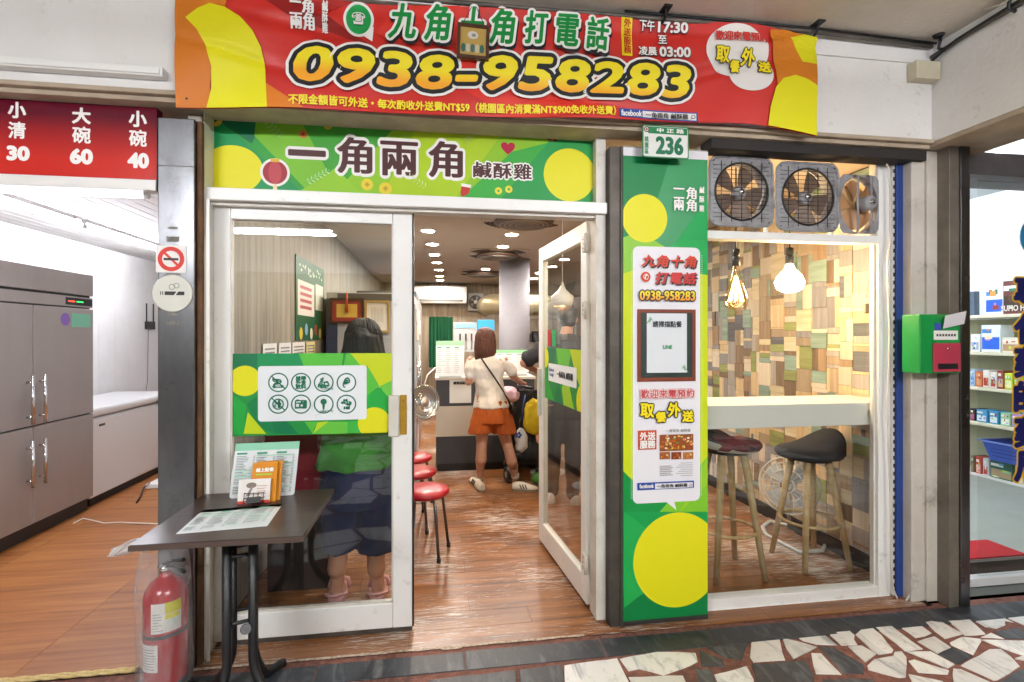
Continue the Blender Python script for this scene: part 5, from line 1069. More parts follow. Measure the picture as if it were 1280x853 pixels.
# chest freezer
cf = thing('chest_freezer', 'white chest freezer beyond the steel refrigerator', 'freezer', (-3.25, 5.6, 0))
m_fz = mat('freezer_white', '#efeeec', .3)
MB().box(-3.6, -2.94, fy1 + .04, 6.4, .07, .76).build('body', m_fz, cf, bevel=.02); MB().box(-3.61, -2.925, fy1 + .035, 6.41, .775, .85).build('lid', m_fz, cf, bevel=.025); MB().box(-3.6, -2.95, fy1 + .05, 6.39, .7605, .7745).build('gasket', mat('grey_rubber', '#8a8886', .6), cf)
MB().box(-3.58, -2.96, fy1 + .06, 6.38, .006, .069).build('plinth', m_black, cf); MB().obox(Fr((-2.939, 0, 0), (0, 1, 0), (0, 0, 1)), 5.0, 5.08, .68, .7, 0, .003).build('badge', m_darkmetal, cf)
MB().obox(Fr((-2.924, 0, 0), (0, 1, 0), (0, 0, 1)), 5.9, 5.98, .76, .8, 0, .02).build('lid_lock', m_chrome, cf)
# wireless router, cables
ro = thing('wifi_router', 'small black router with two antennas on the white panel wall', 'router', tuple(PX(187, 407, -3.645)))
c = PX(187, 407, -3.64); MB().box(-3.649, -3.62, c.y - .1, c.y + .1, c.z - .05, c.z + .05).build('case', m_black, ro, bevel=.006)
for s in (-.08, .08): MB().tube([(-3.635, c.y + s, c.z + .05), (-3.635, c.y + s, c.z + .28)], .008, 8).build('antenna', m_black, ro)
MB().tube([(-3.64, c.y - .03, c.z - .05), (-3.64, c.y - .05, .9), (-3.64, c.y - .2, .3)], .004, 6).build('wire', mat('grey_wire', '#8f8c8a', .6), ro)
pts = [G(92, 656), G(104, 650), G(118, 653), G(130, 656), G(150, 655), G(170, 656), G(196, 657), G(214, 654)]
o = MB().tube([p + V(0, 0, .012) for p in pts], .005, 6).build('power_cable', mat('white_cable', '#d8d0c6')); tag(o, 'white power cable lying across the orange floor of the left shop', 'cable')
pb = thing('power_strip', 'white power strip with a dark plug on the floor near the steel pillar', 'power strip', tuple(G(188, 610)))
g0 = G(190, 612); MB().box(g0.x - .06, g0.x + .1, g0.y, g0.y + .25, .006, .05).build('strip_body', m_fz, pb, bevel=.008); MB().tube([g0 + V(-.03, .02, .055), g0 + V(-.05, -.05, .03), g0 + V(.05, -.3, .014), g0 + V(.1, -.45, .012)], .006, 6).build('plug_cord', m_black, pb)
# rope strip along the threshold
rope = thing('yellow_rope', 'frayed pale yellow rope strip along the threshold of the left shop', 'rope', (-2, 2.47, 0))
for s in range(3): MB().tube([(-3.6 + k * .02, 2.474 + .011 * cos(k * .55 + s * 2.1), .011 + .004 * sin(k * .55 + s * 2.1)) for k in range(116)], .006, 6).build('strand', mat('rope_fibre', '#c9ad6a', .9, var=(60, .6), col2='#e0d2a4'), rope)

# lamp tubes
m_tube = mat('lit_tube', '#f6f8ff', .4, emit=34); m_hous = mat('white_lamp_housing', '#e8e8e6', .4); m_rod = mat('steel_rod', '#9a9a98', .4, .8)
def tube_lamp(name, label, p0, p1, group=None, em=None, hz=.03, r=.014, rods=None):
    p0, p1 = Vector(p0), Vector(p1); t = thing(name, label, 'tube light', tuple((p0 + p1) / 2), group)
    d = (p1 - p0).normalized(); s = d.cross(V(0, 0, 1)); fr = Fr(p0, d, s); L_ = (p1 - p0).length
    h = MB(); q_ = [p0 + s * a + V(0, 0, z) + d * b for b in (0, L_) for a, z in ((-.03, hz + .03), (.03, hz + .03), (.022, hz), (-.022, hz))]
    h.add(q_, [(0, 1, 2, 3)[::-1], (4, 5, 6, 7), (0, 1, 5, 4), (1, 2, 6, 5), (2, 3, 7, 6), (3, 0, 4, 7)]).build('housing', m_hous, t)
    if rods:
        for e in (.25, .75): q0 = p0.lerp(p1, e); MB().tube([q0 + V(0, 0, hz + .03), V(q0.x, q0.y, rods)], .004, 6).build('hanger_rod', m_rod, t)
    MB().tube([p0 + d * .02, p1 - d * .02], r, 12).build('lit_tube', em or m_tube, t)
    for e in (p0, p1): MB().tube([e + d * (.0 if e is p0 else -.018), e + d * (.018 if e is p0 else 0)], .017, 10).box(e.x - .006, e.x + .006, e.y - .006, e.y + .006, e.z + .008, e.z + hz).build('end_holder', m_hous, t)
    return t
m_tubeA = mat('arcade_tube_glow', '#f8faff', .4, emit=165)
AR = [('pair over the left of the arcade, outer', -3.0, -1.62), ('x', -3.0, -1.78), ('y', .9, -1.62), ('z', .9, -1.78)]
for k, (x, y) in enumerate(((-3.0, -1.6), (-3.0, -1.85), (1.0, -1.6), (1.0, -1.85))):  # left pair mirrored in the door glass; right pair added to balance the light
    tube_lamp('tube_light', 'lit ceiling tube behind the viewer, %s of the %s pair' % (('nearer', 'farther')[k % 2], ('left', 'right')[k // 2]), (x, y, 2.82), (x + 1.7, y, 2.82), 'arcade tube lights', m_tubeA, rods=CEIL)
tube_lamp('tube_light', 'lit tube just under the red price board', (-3.4, 2.57, 2.125), (X_(186, 2.57), 2.57, 2.125), 'left shop tube lights', mat('front_tube_glow', '#f4f6ff', .4, emit=10))
for x, y0, y1, lb in ((-2.9, 2.9, 4.6, 'near'), (-2.9, 4.75, 6.5, 'far')): tube_lamp('tube_light', 'lit ceiling tube of the left shop, %s end of the row' % lb, (x, y0, 2.39), (x, y1, 2.39), 'left shop tube lights', mat('left_tube_glow', '#f2f5ff', .4, emit=72))
tube_lamp('tube_light', 'lit tube inside the top of the bright shop on the right', (3.02, 2.98, 2.52), (4.6, 2.98, 2.52), None, mat('right_tube_glow', '#f2f6ff', .4, emit=80), r=.02)
tube_lamp('tube_light', 'lit ceiling tube deep in the bright shop on the right', (4.3, 3.4, 2.88), (4.3, 6.4, 2.88), None, mat('right_tube_glow'))

# ================================================================== RIGHT SHOP
mt = MB().prism(rrect(3.0, 3.62, 2.668, 2.90, .01), Fr((0, 0, .12), (1, 0, 0), (0, 1, 0)), 0, .008).build('door_mat', mat('red_carpet', '#b01620', .95, var=(80, .5), col2='#8e1018', bump=(300, .6))); tag(mt, 'red carpet mat on the step of the bright shop at the right', 'mat')
sh = thing('display_shelf', 'cream steel gondola shelf stocked with pharmacy goods at the right', 'shelf', (5.3, 4.5, .12))
m_sh = mat('cream_shelf', '#d9d2b8', .4); SXf = 5.2
zs = [PX(1245, y, SXf).z for y in (602, 533, 487, 441, 393)]
for k, z in enumerate(zs):
    dpt = .42 if k == 0 else .34; MB().box(SXf + (0 if k == 0 else .06), 5.57, 3.0, 6.4, z - .03, z).build('shelf_board', m_sh, sh, bevel=.004)
MB().box(SXf + .01, 5.57, 3.0, 6.4, .12, zs[0] - .0305).build('plinth', mat('white_plinth', '#dcdcd8', .4), sh)
MB().box(5.575, 5.59, 3.0, 6.4, .12, zs[4] - .035).build('pegboard', mat('pegboard', '#b4b394', .6), sh)
for y in (3.02, 4.1, 5.2, 6.3): MB().box(5.55, 5.574, y, y + .04, .12, zs[4] - .032).build('upright', m_sh, sh)
pal = ['#dfe6ea', '#3f6fc0', '#c0503a', '#d98f4a', '#e7e2d8', '#6fbf8a', '#b9cf3c', '#8a3a34', '#5aa7d0', '#c48ac0', '#e9d9b0', '#2f6f58']
def carton(px0, px1, lev, ht, col, label, x=None, cat='carton', lid=None):
    xx = x or (SXf + .1); y0 = PX(px1, 420, xx).y; y1 = PX(px0, 420, xx).y; z = zs[lev] + .0015
    t = thing('carton', label, cat, (xx + .08, (y0 + y1) / 2, z), 'goods on the pharmacy shelf')
    MB().box(xx, xx + .16, y0 + .004, y1 - .004, z, z + ht).build('box', ink(col), t, bevel=.003, seg=1)
    fx = Fr((xx, 0, 0), (0, -1, 0), (0, 0, 1)); w = y1 - y0
    if lid: MB().obox(fx, -y1 + .012, -y0 - .012, z + ht * .1, z + ht * .55, .0002, .001).build('front_print', ink(lid), t); MB().obox(fx, -y1 + .012, -y0 - w * .4, z + ht * .7, z + ht * .85, .0002, .001).build('front_print', ink('#e9e6de' if col != '#dfe6ea' else '#4a7fc4'), t)
    for k in range(5):
        a_ = random.uniform(.02, .6) * w; b_ = min(w - .015, a_ + random.uniform(.12, .4) * w); c_ = random.uniform(.08, .8) * ht; MB().obox(fx, -y1 + .008 + a_, -y1 + b_, z + c_, z + min(ht * .95, c_ + random.uniform(.05, .2) * ht), .0011 + k * .0003, .0013 + k * .0003).build('front_print', ink(random.choice(pal)), t)
    return t
carton(1231, 1255, 4, .26, '#dfe6ea', 'blue and white diaper pack on the top shelf', lid='#2f5fc4')
tf = carton(1253, 1292, 4, .31, '#5d3430', 'brown food carton reading SUMO HEA on the top shelf', lid='#3a2a28'); 
c0 = PX(1271, 385, SXf + .1); lettering('SUMO HEA', Fr((SXf + .0985, c0.y, c0.z), (0, -1, 0), (0, 0, 1)), 0, 0, .26, .05, ink('#cfc4ba'), tf, bold=.002)
carton(1226, 1251, 3, .26, '#dfe6ea', 'blue and white diaper pack on the second shelf', lid='#2f5fc4'); carton(1252, 1278, 3, .14, '#dcd6c4', 'cream carton with a brown picture on the second shelf', lid='#b08a6a')
carton(1213, 1225, 3, .17, '#e4e6ea', 'white jar carton at the pillar end of the second shelf', lid='#9aa4b4')
for k, (a, b, c, l) in enumerate(((1212, 1219, '#9fb4cc', 'pale blue'), (1219, 1228, '#c06a44', 'orange'), (1228, 1237, '#e6ddd4', 'white and red, left one'), (1237, 1246, '#e2d8d0', 'white and red, right one'), (1246, 1255, '#8f4438', 'brown'), (1255, 1266, '#b9cc3a', 'lime green'), (1267, 1279, '#a7c83e', 'yellow green'))):
    carton(a, b, 2, .17 - .02 * (k % 2), c, 'small %s carton on the third shelf' % l, lid=['#6f8fc0', '#d98f4a', '#b03a34', '#a8342f', '#d9b48a', '#e3e6a4', '#d9e29a'][k])
for k, (a, b, c, l) in enumerate(((1212, 1219, '#2f2a30', 'dark'), (1220, 1234, '#4f97c4', 'sky blue, left one'), (1236, 1248, '#3f8fbf', 'sky blue, right one'), (1250, 1263, '#93c79a', 'mint green'), (1264, 1280, '#b98ac0', 'lilac'))):
    carton(a, b, 1, .12, c, 'low %s carton on the fourth shelf' % l, lid=['#c0507a', '#dfe9ee', '#dfe9ee', '#e2efe0', '#8fb4d8'][k])
for k, (a, b, c, l) in enumerate(((1213, 1218, '#6d5a44', 'brown'), (1219, 1227, '#b8453a', 'red'), (1228, 1236, '#cfd0d2', 'white'), (1237, 1266, '#2f5f54', 'wide dark green'), (1268, 1280, '#c9b79a', 'tan'))):
    carton(a, b, 0, .17, c, 'big %s carton on the bottom shelf' % l, lid=['#8a7458', '#e0b8a8', '#a8343a', '#a08a6c', '#e0d4bc'][k])
bk_ = thing('plastic_basket', 'royal blue plastic basket on top of the cartons of the bottom shelf', 'basket', tuple(PX(1252, 560, SXf + .05)))
z = zs[0] + .18; y0, y1 = PX(1281, 420, SXf + .03).y, PX(1229, 420, SXf + .03).y; rg_ = []
for (g_, h) in ((.04, 0), (.02, .09), (0, .17), (-.02, .175), (0, .17), (.05, .012)): rg_.append([(SXf + .02 + g_, y0 + g_, z + h), (SXf + .36 - g_, y0 + g_, z + h), (SXf + .36 - g_, y1 - g_, z + h), (SXf + .02 + g_, y1 - g_, z + h)])
MB().loft(rg_, smooth=False).build('basket_body', mat('blue_plastic', '#3557b8', .4), bk_); MB().tube([Vector(p) + V(0, 0, .006) for p in rg_[3] + rg_[3][:1]], .008, 6).build('rim', mat('blue_rim', '#6f8ad0', .4), bk_)
bx_ = MB(); hole = MB().box(-.001, .001, -.006, .006, -.006, .006).mesh('hole', m_dark)
for i in range(14):
    for j in range(3): clones(hole, 'hole', bk_, [((SXf + .02 + .03 - j * .008, y0 + .07 + i * (y1 - y0 - .14) / 13, z + .05 + j * .035), (1, 1, 1))])
MB().box(SXf + .1, SXf + .16, PX(1218, 420, SXf + .1).y, PX(1210, 420, SXf + .1).y, zs[4] + .001, zs[4] + .24).build('monitor', mat('screen_grey', '#4a5664', .2)); tag(bpy.data.objects['monitor'], 'small dark grey screen at the pillar end of the top shelf', 'screen')
# ================================================================== WINDOW SEATS
ct = thing('window_counter', 'white bar counter across the inside of the shop window', 'counter', (1.9, 2.8, 0))
cz = Z_(1000, 505, 2.64); MB().box(wx0 - .05, 2.68, 2.635, 3.0, cz - .13, cz).build('counter_top', mat('white_laminate', '#e6e1d8', .3), ct, bevel=.004)
MB().box(1.12, 1.16, 2.66, 2.98, .006, cz - .131).build('side_panel', MATS['white_laminate'], ct); MB().box(2.64, 2.672, 2.66, 2.98, cz - .2, cz - .131).build('bracket', MATS['white_laminate'], ct)
m_ash = wood('pale_ash_wood', '#9a8058', '#b89a6c', '#cbb084', 2, .5)
def stool(x, y, label, seatm, back, rz, zt):
    t = thing('bar_stool', label, 'bar stool', (x, y, 0), 'bar stools at the window counter')
    for k in range(4):
        a = R(45 + 90 * k); p0 = V(x + .10 * cos(a), y + .10 * sin(a), zt - .05); p1 = V(x + .225 * cos(a), y + .225 * sin(a), .006)
        MB().tube([p0, p1], [.024, .017], 10).build('leg', m_ash, t)
    rr = .175; MB().tube([(x + rr * cos(2 * pi * k / 32), y + rr * sin(2 * pi * k / 32), .28) for k in range(33)], .011, 8).build('foot_ring', m_ash, t)
    rings = []
    for (s_, h) in ((.2, 0), (.93, .0), (1, .02), (1, .036), (.93, .052), (.6, .058), (.05, .055)):
        rg = []
        for k in range(36):
            a = 2 * pi * k / 36; ar = a - rz; lift = 0
            if back and cos(ar) > 0: lift = .13 * (cos(ar) ** 2) * (s_ ** 4) * (1 if h > .02 else .1)
            rg.append((x + .215 * s_ * cos(a), y + .185 * s_ * sin(a), zt - .055 + h + lift))
        rings.append(rg)
    MB().loft(rings).build('seat_cushion', seatm, t); MB().lathe([(.13, zt - .075), (.14, zt - .056)], (x, y, 0), n=20).build('seat_plate', m_black, t)
    return t
stool(2.42, 3.03, 'bar stool with a charcoal cushion and low curved back near the patchwork wall', mat('charcoal_fabric', '#26282c', .85, var=(60, .4), col2='#34363a', bump=(200, .3)), True, R(15), .75)
def flagmat():
    m = bpy.data.materials.new('red_white_blue_fabric'); m.use_nodes = True; nt = m.node_tree; N = nt.nodes; L = nt.links; b = N['Principled BSDF']
    tc = N.new('ShaderNodeTexCoord'); mp = N.new('ShaderNodeMapping'); mp.inputs['Scale'].default_value = (11, 13, 22); mp.inputs['Rotation'].default_value = (.4, .3, .6); L.new(tc.outputs['Object'], mp.inputs[0])
    v = N.new('ShaderNodeTexVoronoi'); v.inputs['Scale'].default_value = 1.0; v.feature = 'F1'; L.new(mp.outputs[0], v.inputs['Vector'])
    se = N.new('ShaderNodeSeparateColor'); L.new(v.outputs['Color'], se.inputs[0]); cr = N.new('ShaderNodeValToRGB'); cr.color_ramp.interpolation = 'CONSTANT'
    e = cr.color_ramp.elements; e[0].color = C('#5b1f26'); e[1].position = .38; e[1].color = C('#b9b2a4'); x = e.new(.66); x.color = C('#1f2338'); x = e.new(.8); x.color = C('#6b2a2c')
    L.new(se.outputs[0], cr.inputs[0]); L.new(cr.outputs[0], b.inputs['Base Color']); b.inputs['Roughness'].default_value = .85; return m
stool(1.80, 2.98, 'bar stool with a maroon, white and navy patterned cushion beside the green sign', flagmat(), True, R(-150), .83)
# wall fan lying on the floor behind the stool
wfan = thing('floor_fan', 'white floor fan on a bent tube base against the patchwork wall', 'fan', (2.42, 3.5, 0))
fc = V(2.47, 3.3, .42); nrm = V(-.75, -.62, .18).normalized(); A = nrm.orthogonal().normalized(); B = nrm.cross(A); m_fw = mat('white_fan_wire', '#c9c6c2', .4)
g = MB()
for r_, o_ in ((.05, .05), (.11, .048), (.16, .035), (.195, .0), (.16, -.035), (.11, -.048)): g.tube([fc + nrm * o_ + (A * cos(2 * pi * k / 28) + B * sin(2 * pi * k / 28)) * r_ for k in range(29)], .004 if r_ < .19 else .007, 6)
for k in range(20):
    a = 2 * pi * k / 20; d = A * cos(a) + B * sin(a)
    g.tube([fc + nrm * .05 + d * .04, fc + nrm * .046 + d * .12, fc + d * .195, fc - nrm * .046 + d * .12], .0022, 5)
g.build('wire_cage', m_fw, wfan)
for k in range(4):
    a = k * pi / 2; vs = []
    for j in range(5):
        rr = .035 + .13 * j / 4; vs += [fc + (A * cos(a + q * .4) + B * sin(a + q * .4)) * rr + nrm * q * .015 for q in (-1, 0, 1)]
    MB().add(vs, [(j * 3 + i, j * 3 + i + 1, j * 3 + i + 4, j * 3 + i + 3) for j in range(4) for i in range(2)], 0, True).build('blade', mat('clear_grey_blade', '#a9adb0', .3), wfan)
MB().lathe([(.04, -.07), (.045, 0), (.03, .03)], fc, nrm, 16).build('motor', m_fw, wfan)
bp_ = [G(953, 662), G(962, 655), G(985, 660), G(1010, 668), G(1032, 684), G(1028, 692), G(1000, 694), G(975, 681), G(958, 672), G(953, 662)]
MB().tube([p + V(0, 0, .02) for p in bp_], .013, 8).build('tube_base', m_fw, wfan); MB().tube([bp_[2] + V(0, 0, .02), fc - nrm * .05 - V(0, 0, .12), fc - nrm * .07], .012, 8).build('neck', m_fw, wfan)
# hanging bulbs
def bulb(px, py_top, py_bot, wpx, Y, label, em, lit):
    c = P(px, (py_top + py_bot) / 2, Y); zt, zb = Z_(px, py_top, Y), Z_(px, py_bot, Y); d = Y / (CT - (px - 640) / FPX * ST); r = wpx / 2 / FPX * d; h = zt - zb
    t = thing('hanging_bulb', label, 'bulb', (c.x, Y, zt), 'bulbs hung over the window counter')
    MB().tube([(c.x, Y, 2.548), (c.x, Y, zt + .1)], .004, 6).build('cord', m_black, t)
    MB().lathe([(.012, .1), (.022, .095), (.022, .06), (.018, .055), (.018, .05), (.023, .045), (.023, 0), (.018, -.004)], (c.x, Y, zt), n=20).build('socket', m_black, t)
    pf = [(.016, 0), (.02, -h * .12), (r * .5, -h * .35), (r * .85, -h * .6), (r, -h * .78), (r * .88, -h * .92), (r * .5, -h * .985), (.001, -h)]
    if lit:
        pf = [(.016, 0), (.03, -h * .2), (r * .8, -h * .42), (r, -h * .65), (r * .82, -h * .88), (r * .4, -h * .98), (.001, -h)]
    MB().lathe(pf, (c.x, Y, zt), n=28, cap=False).build('glass_bulb', em, t)
    if not lit:
        for k in range(8):
            a = 2 * pi * k / 8; a2 = a + .4; MB().tube([(c.x + .006 * cos(a), Y + .006 * sin(a), zt - h * .25), (c.x + r * .62 * cos(a2), Y + r * .62 * sin(a2), zt - h * .8)], .0016, 5).build('filament', mat('glowing_filament', '#ffc27a', .4, emit=40), t)
        MB().tube([(c.x, Y, zt), (c.x, Y, zt - h * .5)], .004, 6).build('stem', m_chrome, t)
bulb(920, 332, 388, 29, 2.85, 'clear teardrop filament bulb nearer the green sign', glass('bulb_glass', '#fff3dc', 0, 1.9), False)
bulb(987, 330, 366, 34, 2.85, 'bright glowing bulb in the middle of the shop window', mat('bulb_glow', '#ffd79c', .4, emit=95), True)
# pull cord switch on the right of the window
pc = thing('pull_cord', 'grey inline switch on a thin cord by the patchwork wall', 'switch', tuple(P(1083, 380, 2.75)))
MB().tube([P(1087, 300, 2.75), P(1087, 340, 2.75), P(1083, 372, 2.75)], .0025, 5).build('cord', MATS['grey_wire'], pc); c0 = P(1083, 386, 2.75); MB().box(c0.x - .014, c0.x + .014, 2.742, 2.76, c0.z - .03, c0.z + .03).build('switch_body', mat('grey_switch', '#8f8375', .5), pc, bevel=.004)

# ================================================================== MIDDLE SHOP INTERIOR
# recessed ceiling lights
m_dl = mat('downlight_glow', '#fff6ec', .4, emit=270); m_dlw = mat('warm_downlight_glow', '#ffc98a', .4, emit=140)
def downlight(px, py, warm=False, lab=''):
    d = (2.55 - EYE) * FPX / (420 - py); a = (px - 640) / FPX; x, y = d * (a * CT + ST), d * (CT - a * ST)
    t = thing('downlight', lab, 'ceiling light', (x, y, 2.535), 'recessed ceiling lights of the middle shop')
    MB().lathe([(.085, .0145), (.085, .008), (.066, .004), (.062, .0145)], (x, y, 2.535), n=24, cap=False).build('trim_ring', m_hous, t); MB().lathe([(.061, .006), (.061, .014)], (x, y, 2.535), n=24).build('lit_disc', m_dlw if warm else m_dl, t)
L_row = [(529, 266, 1), (535, 288, 0), (540.5, 305, 0), (543, 318, 0), (546, 328, 0), (548.5, 337, 0), (549.5, 345, 1), (550, 350, 0)]; ords = ['nearest', 'second', 'third', 'fourth', 'fifth', 'sixth', 'seventh', 'farthest']
for k, (x, y, w) in enumerate(L_row): downlight(x, y, w, 'recessed ceiling light, %s in the left row' % ords[k])
for k, (x, y) in enumerate(((639.5, 292.7), (628.7, 308), (607, 336))): downlight(x, y, 0, 'recessed ceiling light, %s in the middle row' % ('nearest', 'second', 'farthest')[k])
for k, (x, y) in enumerate(((705.5, 324), (690.5, 333), (667.5, 348), (674, 341))): downlight(x, y, 0, 'recessed ceiling light, %s right of the round column' % ('nearest', 'second', 'farthest', 'third')[k])
for k, (x, y) in enumerate(((.0, 3.35), (1.2, 3.3))):
    t = thing('downlight', 'recessed ceiling light just inside the doorway, %s one' % ('left', 'right')[k], 'ceiling light', (x, y, 2.535), 'recessed ceiling lights of the middle shop'); MB().lathe([(.085, .0145), (.085, .008), (.066, .004), (.062, .0145)], (x, y, 2.535), n=24, cap=False).build('trim_ring', m_hous, t); MB().lathe([(.061, .006), (.061, .014)], (x, y, 2.535), n=24).build('lit_disc', m_dl, t)
# ceiling cassette grilles
m_cas = mat('dark_cassette', '#5f4a3c', .5, var=(8, .5), col2='#3d3029'); m_cas2 = mat('grey_cassette', '#8d8880', .5)
def cassette(px, py, lab, s=1):
    d = (2.55 - EYE) * FPX / (420 - py); a = (px - 640) / FPX; x, y = d * (a * CT + ST), d * (CT - a * ST)
    t = thing('ceiling_vent', lab, 'ceiling vent', (x, y, 2.5), 'round ceiling vents of the middle shop'); h = .36 * s
    for sx, sy in ((1, 1), (1, -1), (-1, 1), (-1, -1)):
        for q in range(3):
            i0, i1 = .30 * s + q * .035, .30 * s + q * .035 + .018
            MB().prism([(x + sx * i0 * cos(e), y + sy * i0 * sin(e)) for e in [R(24 + 6 * k) for k in range(8)]] + [(x + sx * i1 * cos(e), y + sy * i1 * sin(e)) for e in [R(66 - 6 * k) for k in range(8)]], Fr((0, 0, 2.53), (1, 0, 0), (0, 1, 0)), 0, .018).build('slat', m_cas, t, fix=True)
    MB().box(x - h, x + h, y - h, y + h, 2.5405, 2.5485).build('base_plate', mat('cassette_plate', '#b5aa9c', .5), t)
    MB().lathe([(.26 * s, .04), (.275 * s, .02), (.265 * s, 0), (.22 * s, -.012), (.02, -.016)], (x, y, 2.50), n=36).build('round_grille', m_cas, t)
    for r_ in (.08, .13, .18, .22): MB().tube([(x + r_ * s * cos(2 * pi * k / 30), y + r_ * s * sin(2 * pi * k / 30), 2.487) for k in range(31)], .005, 6).build('grille_ring', m_cas2, t)
cassette(655, 273.5, 'round brown ceiling vent nearest the doorway'); cassette(622, 317, 'round brown ceiling vent in the middle of the row'); cassette(603, 341, 'round brown ceiling vent farthest from the doorway')
# round column
cx_, cy_ = None, None; d = 7.2; a = (643 - 640) / FPX; x, y = d * (a * CT + ST), d * (CT - a * ST)
rc_ = MB().lathe([(.213, 0.006), (.213, 2.548)], (x, y, 0), n=48).build('round_column', mat('grey_speckle_column', '#8f8c92', .6, var=(90, .7), col2='#76737a')); tag(rc_, 'thick grey round column rising behind the order counter', 'column')
# order counter
OY = 5.6; ox0, ox1 = X_(545, OY), X_(668, OY); oc = thing('order_counter', 'order counter with charcoal and beige bands', 'counter', ((ox0 + ox1) / 2, OY + .3, 0))
zt = 1.03; zA = Z_(560, 508, OY); zB = Z_(560, 546, OY)
m_ch = mat('charcoal_panel', '#33363b', .55, var=(120, .5), col2='#474a4f'); MB().box(ox0, ox1, OY, OY + .6, .09, zB).build('lower_band', m_ch, oc); MB().box(ox0, ox1, OY + .001, OY + .6, zB + .001, zA).build('middle_band', mat('beige_panel', '#c3bcae', .5, var=(3, .3), col2='#b3ab9c'), oc)
MB().box(ox0, ox1, OY, OY + .6, zA + .001, zt - .031).build('upper_band', m_ch, oc); MB().box(ox0 - .01, ox1 + .01, OY - .02, OY + .62, zt - .03, zt).build('counter_top', mat('pale_worktop', '#cfcac0', .3), oc, bevel=.004); MB().box(ox0 + .02, ox1, OY + .03, OY + .58, .006, .089).build('kick_board', m_black, oc)
def sheet(px0, px1, py0, py1, Y, name, label, col='#e6e8ea', head=None, rows=0, cols=3, tilt=.12):
    x0, x1 = X_(px0, Y), X_(px1, Y); z0, z1 = Z_((px0 + px1) / 2, py1, Y), Z_((px0 + px1) / 2, py0, Y)
    fr = Fr((x0, Y, z0), (1, 0, 0), (0, tilt, 1)); t = thing(name, label, 'menu' if 'menu' in name else 'notice', ((x0 + x1) / 2, Y, z0)); MB().obox(fr, 0, x1 - x0, 0, z1 - z0, -.004, 0).build('sheet', ink(col), t)
    if rows: menu_lines(Fr(fr(0, 0, .0002), fr.u, fr.v), x1 - x0, z1 - z0, t, cols, rows, head)
    return t
t = sheet(545, 580, 426, 470.5, OY - .03, 'counter_menu', 'white price list standing at the left end of the order counter', head='#9cc7a4', rows=12); MB().box(X_(548, OY), X_(577, OY), OY - .015, OY + .12, zt + .001, zt + .01).build('stand_foot', mat('clear_acrylic'), t)
t = sheet(619, 661, 437, 466, OY + .05, 'counter_menu', 'green topped price list on the order counter behind the woman', head='#8fce9a', rows=8, tilt=.25); MB().box(X_(622, OY), X_(660, OY), OY + .055, OY + .2, zt + .001, zt + .02).build('stand_foot', mat('clear_acrylic'), t)
qn = sheet(562, 589, 472, 504, OY - .003, 'order_notice', 'white order notice taped to the charcoal front of the counter', '#d9dcd8', tilt=0); lettering('請掃描點餐', FY(OY - .003), X_(576, OY), Z_(576, 479, OY), .16, .03, K_, qn, bold=.002)
tabp = thing('tablet', 'small dark tablet on a stand on the order counter', 'tablet', (X_(634, OY + .3), OY + .3, zt)); ft = Fr((X_(629, OY + .3), OY + .3, zt + .06), (.98, .1, .05), (0, .4, .9)); MB().obox(ft, 0, .13, 0, .13, -.012, 0).build('case', m_black, tabp); MB().obox(ft, .012, .118, .012, .118, .0005, .001).build('screen', mat('tablet_screen', '#3f5f86', .2), tabp); MB().tube([ft(.065, .02, -.014), ft(.065, -.07, -.09)], .01, 6).build('stand', m_black, tabp)
# tall grey fridges with notices on the left wall, cabinet with frames
GYf = 4.95; gx_0, gx_1 = X_(408, GYf), X_(517, GYf)
tc_ = thing('tall_cabinet', 'tall grey cabinet with notices standing along the left wall', 'cabinet', ((gx_0 + gx_1) / 2, 5.6, 0)); gz = Z_(450, 366, GYf)
m_cab = mat('grey_cabinet', '#a6a7a8', .4, var=(3, .3), col2='#8f9091'); MB().box(gx_0, gx_1, GYf, 6.1, .08, gz).build('carcass', m_cab, tc_, bevel=.006); MB().box(gx_0, gx_0 + .1, GYf - .008, GYf - .001, .1, gz - .06).build('navy_edge', mat('navy_edge', '#27304a', .5), tc_); MB().box(gx_0 + .1, gx_1, GYf - .006, GYf - .001, gz - .075, gz - .01).build('dark_cornice', mat('dark_grey_rail', '#4d4d52', .5), tc_); MB().box(gx_0 + .02, gx_1 - .02, GYf + .02, 6.08, .006, .079).build('plinth', m_black, tc_)
for k in range(3):
    y0 = GYf + .05 + k * .36; MB().box(gx_1 + .001, gx_1 + .014, y0, y0 + .33, .12, gz - .1).build('side_door', m_cab, tc_, bevel=.003); MB().tube([(gx_1 + .035, y0 + .04, .9), (gx_1 + .035, y0 + .04, 1.2)], .008, 6).build('handle', m_chrome, tc_)
t2 = thing('tall_fridge', 'dark tall drinks fridge behind the grey cabinet on the left', 'fridge', (gx_1 - .3, 6.8, 0)); MB().box(gx_1 - .7, gx_1 - .02, 6.15, 7.9, .006, gz + .12).build('body', mat('dark_steel', '#5d6064', .4, .6), t2, bevel=.006)
for k in range(3): MB().box(gx_1 - .019, gx_1 - .002, 6.18 + k * .57, 6.18 + k * .57 + .54, .1, gz + .05).build('door', m_fr, t2, bevel=.004)
for k in range(13):
    y0 = GYf + .1 + random.uniform(0, 1.0); z0 = random.uniform(1.1, gz - .25); ln = random.uniform(.1, .2)
    o = MB().box(gx_1 + .0155, gx_1 + .0175 + random.uniform(0, .02), y0, y0 + .1, z0, z0 + ln).build('paper_note', ink(random.choice(['#dfe0e2', '#d8dade', '#e6dfd8', '#c9d3dc'])), tc_)
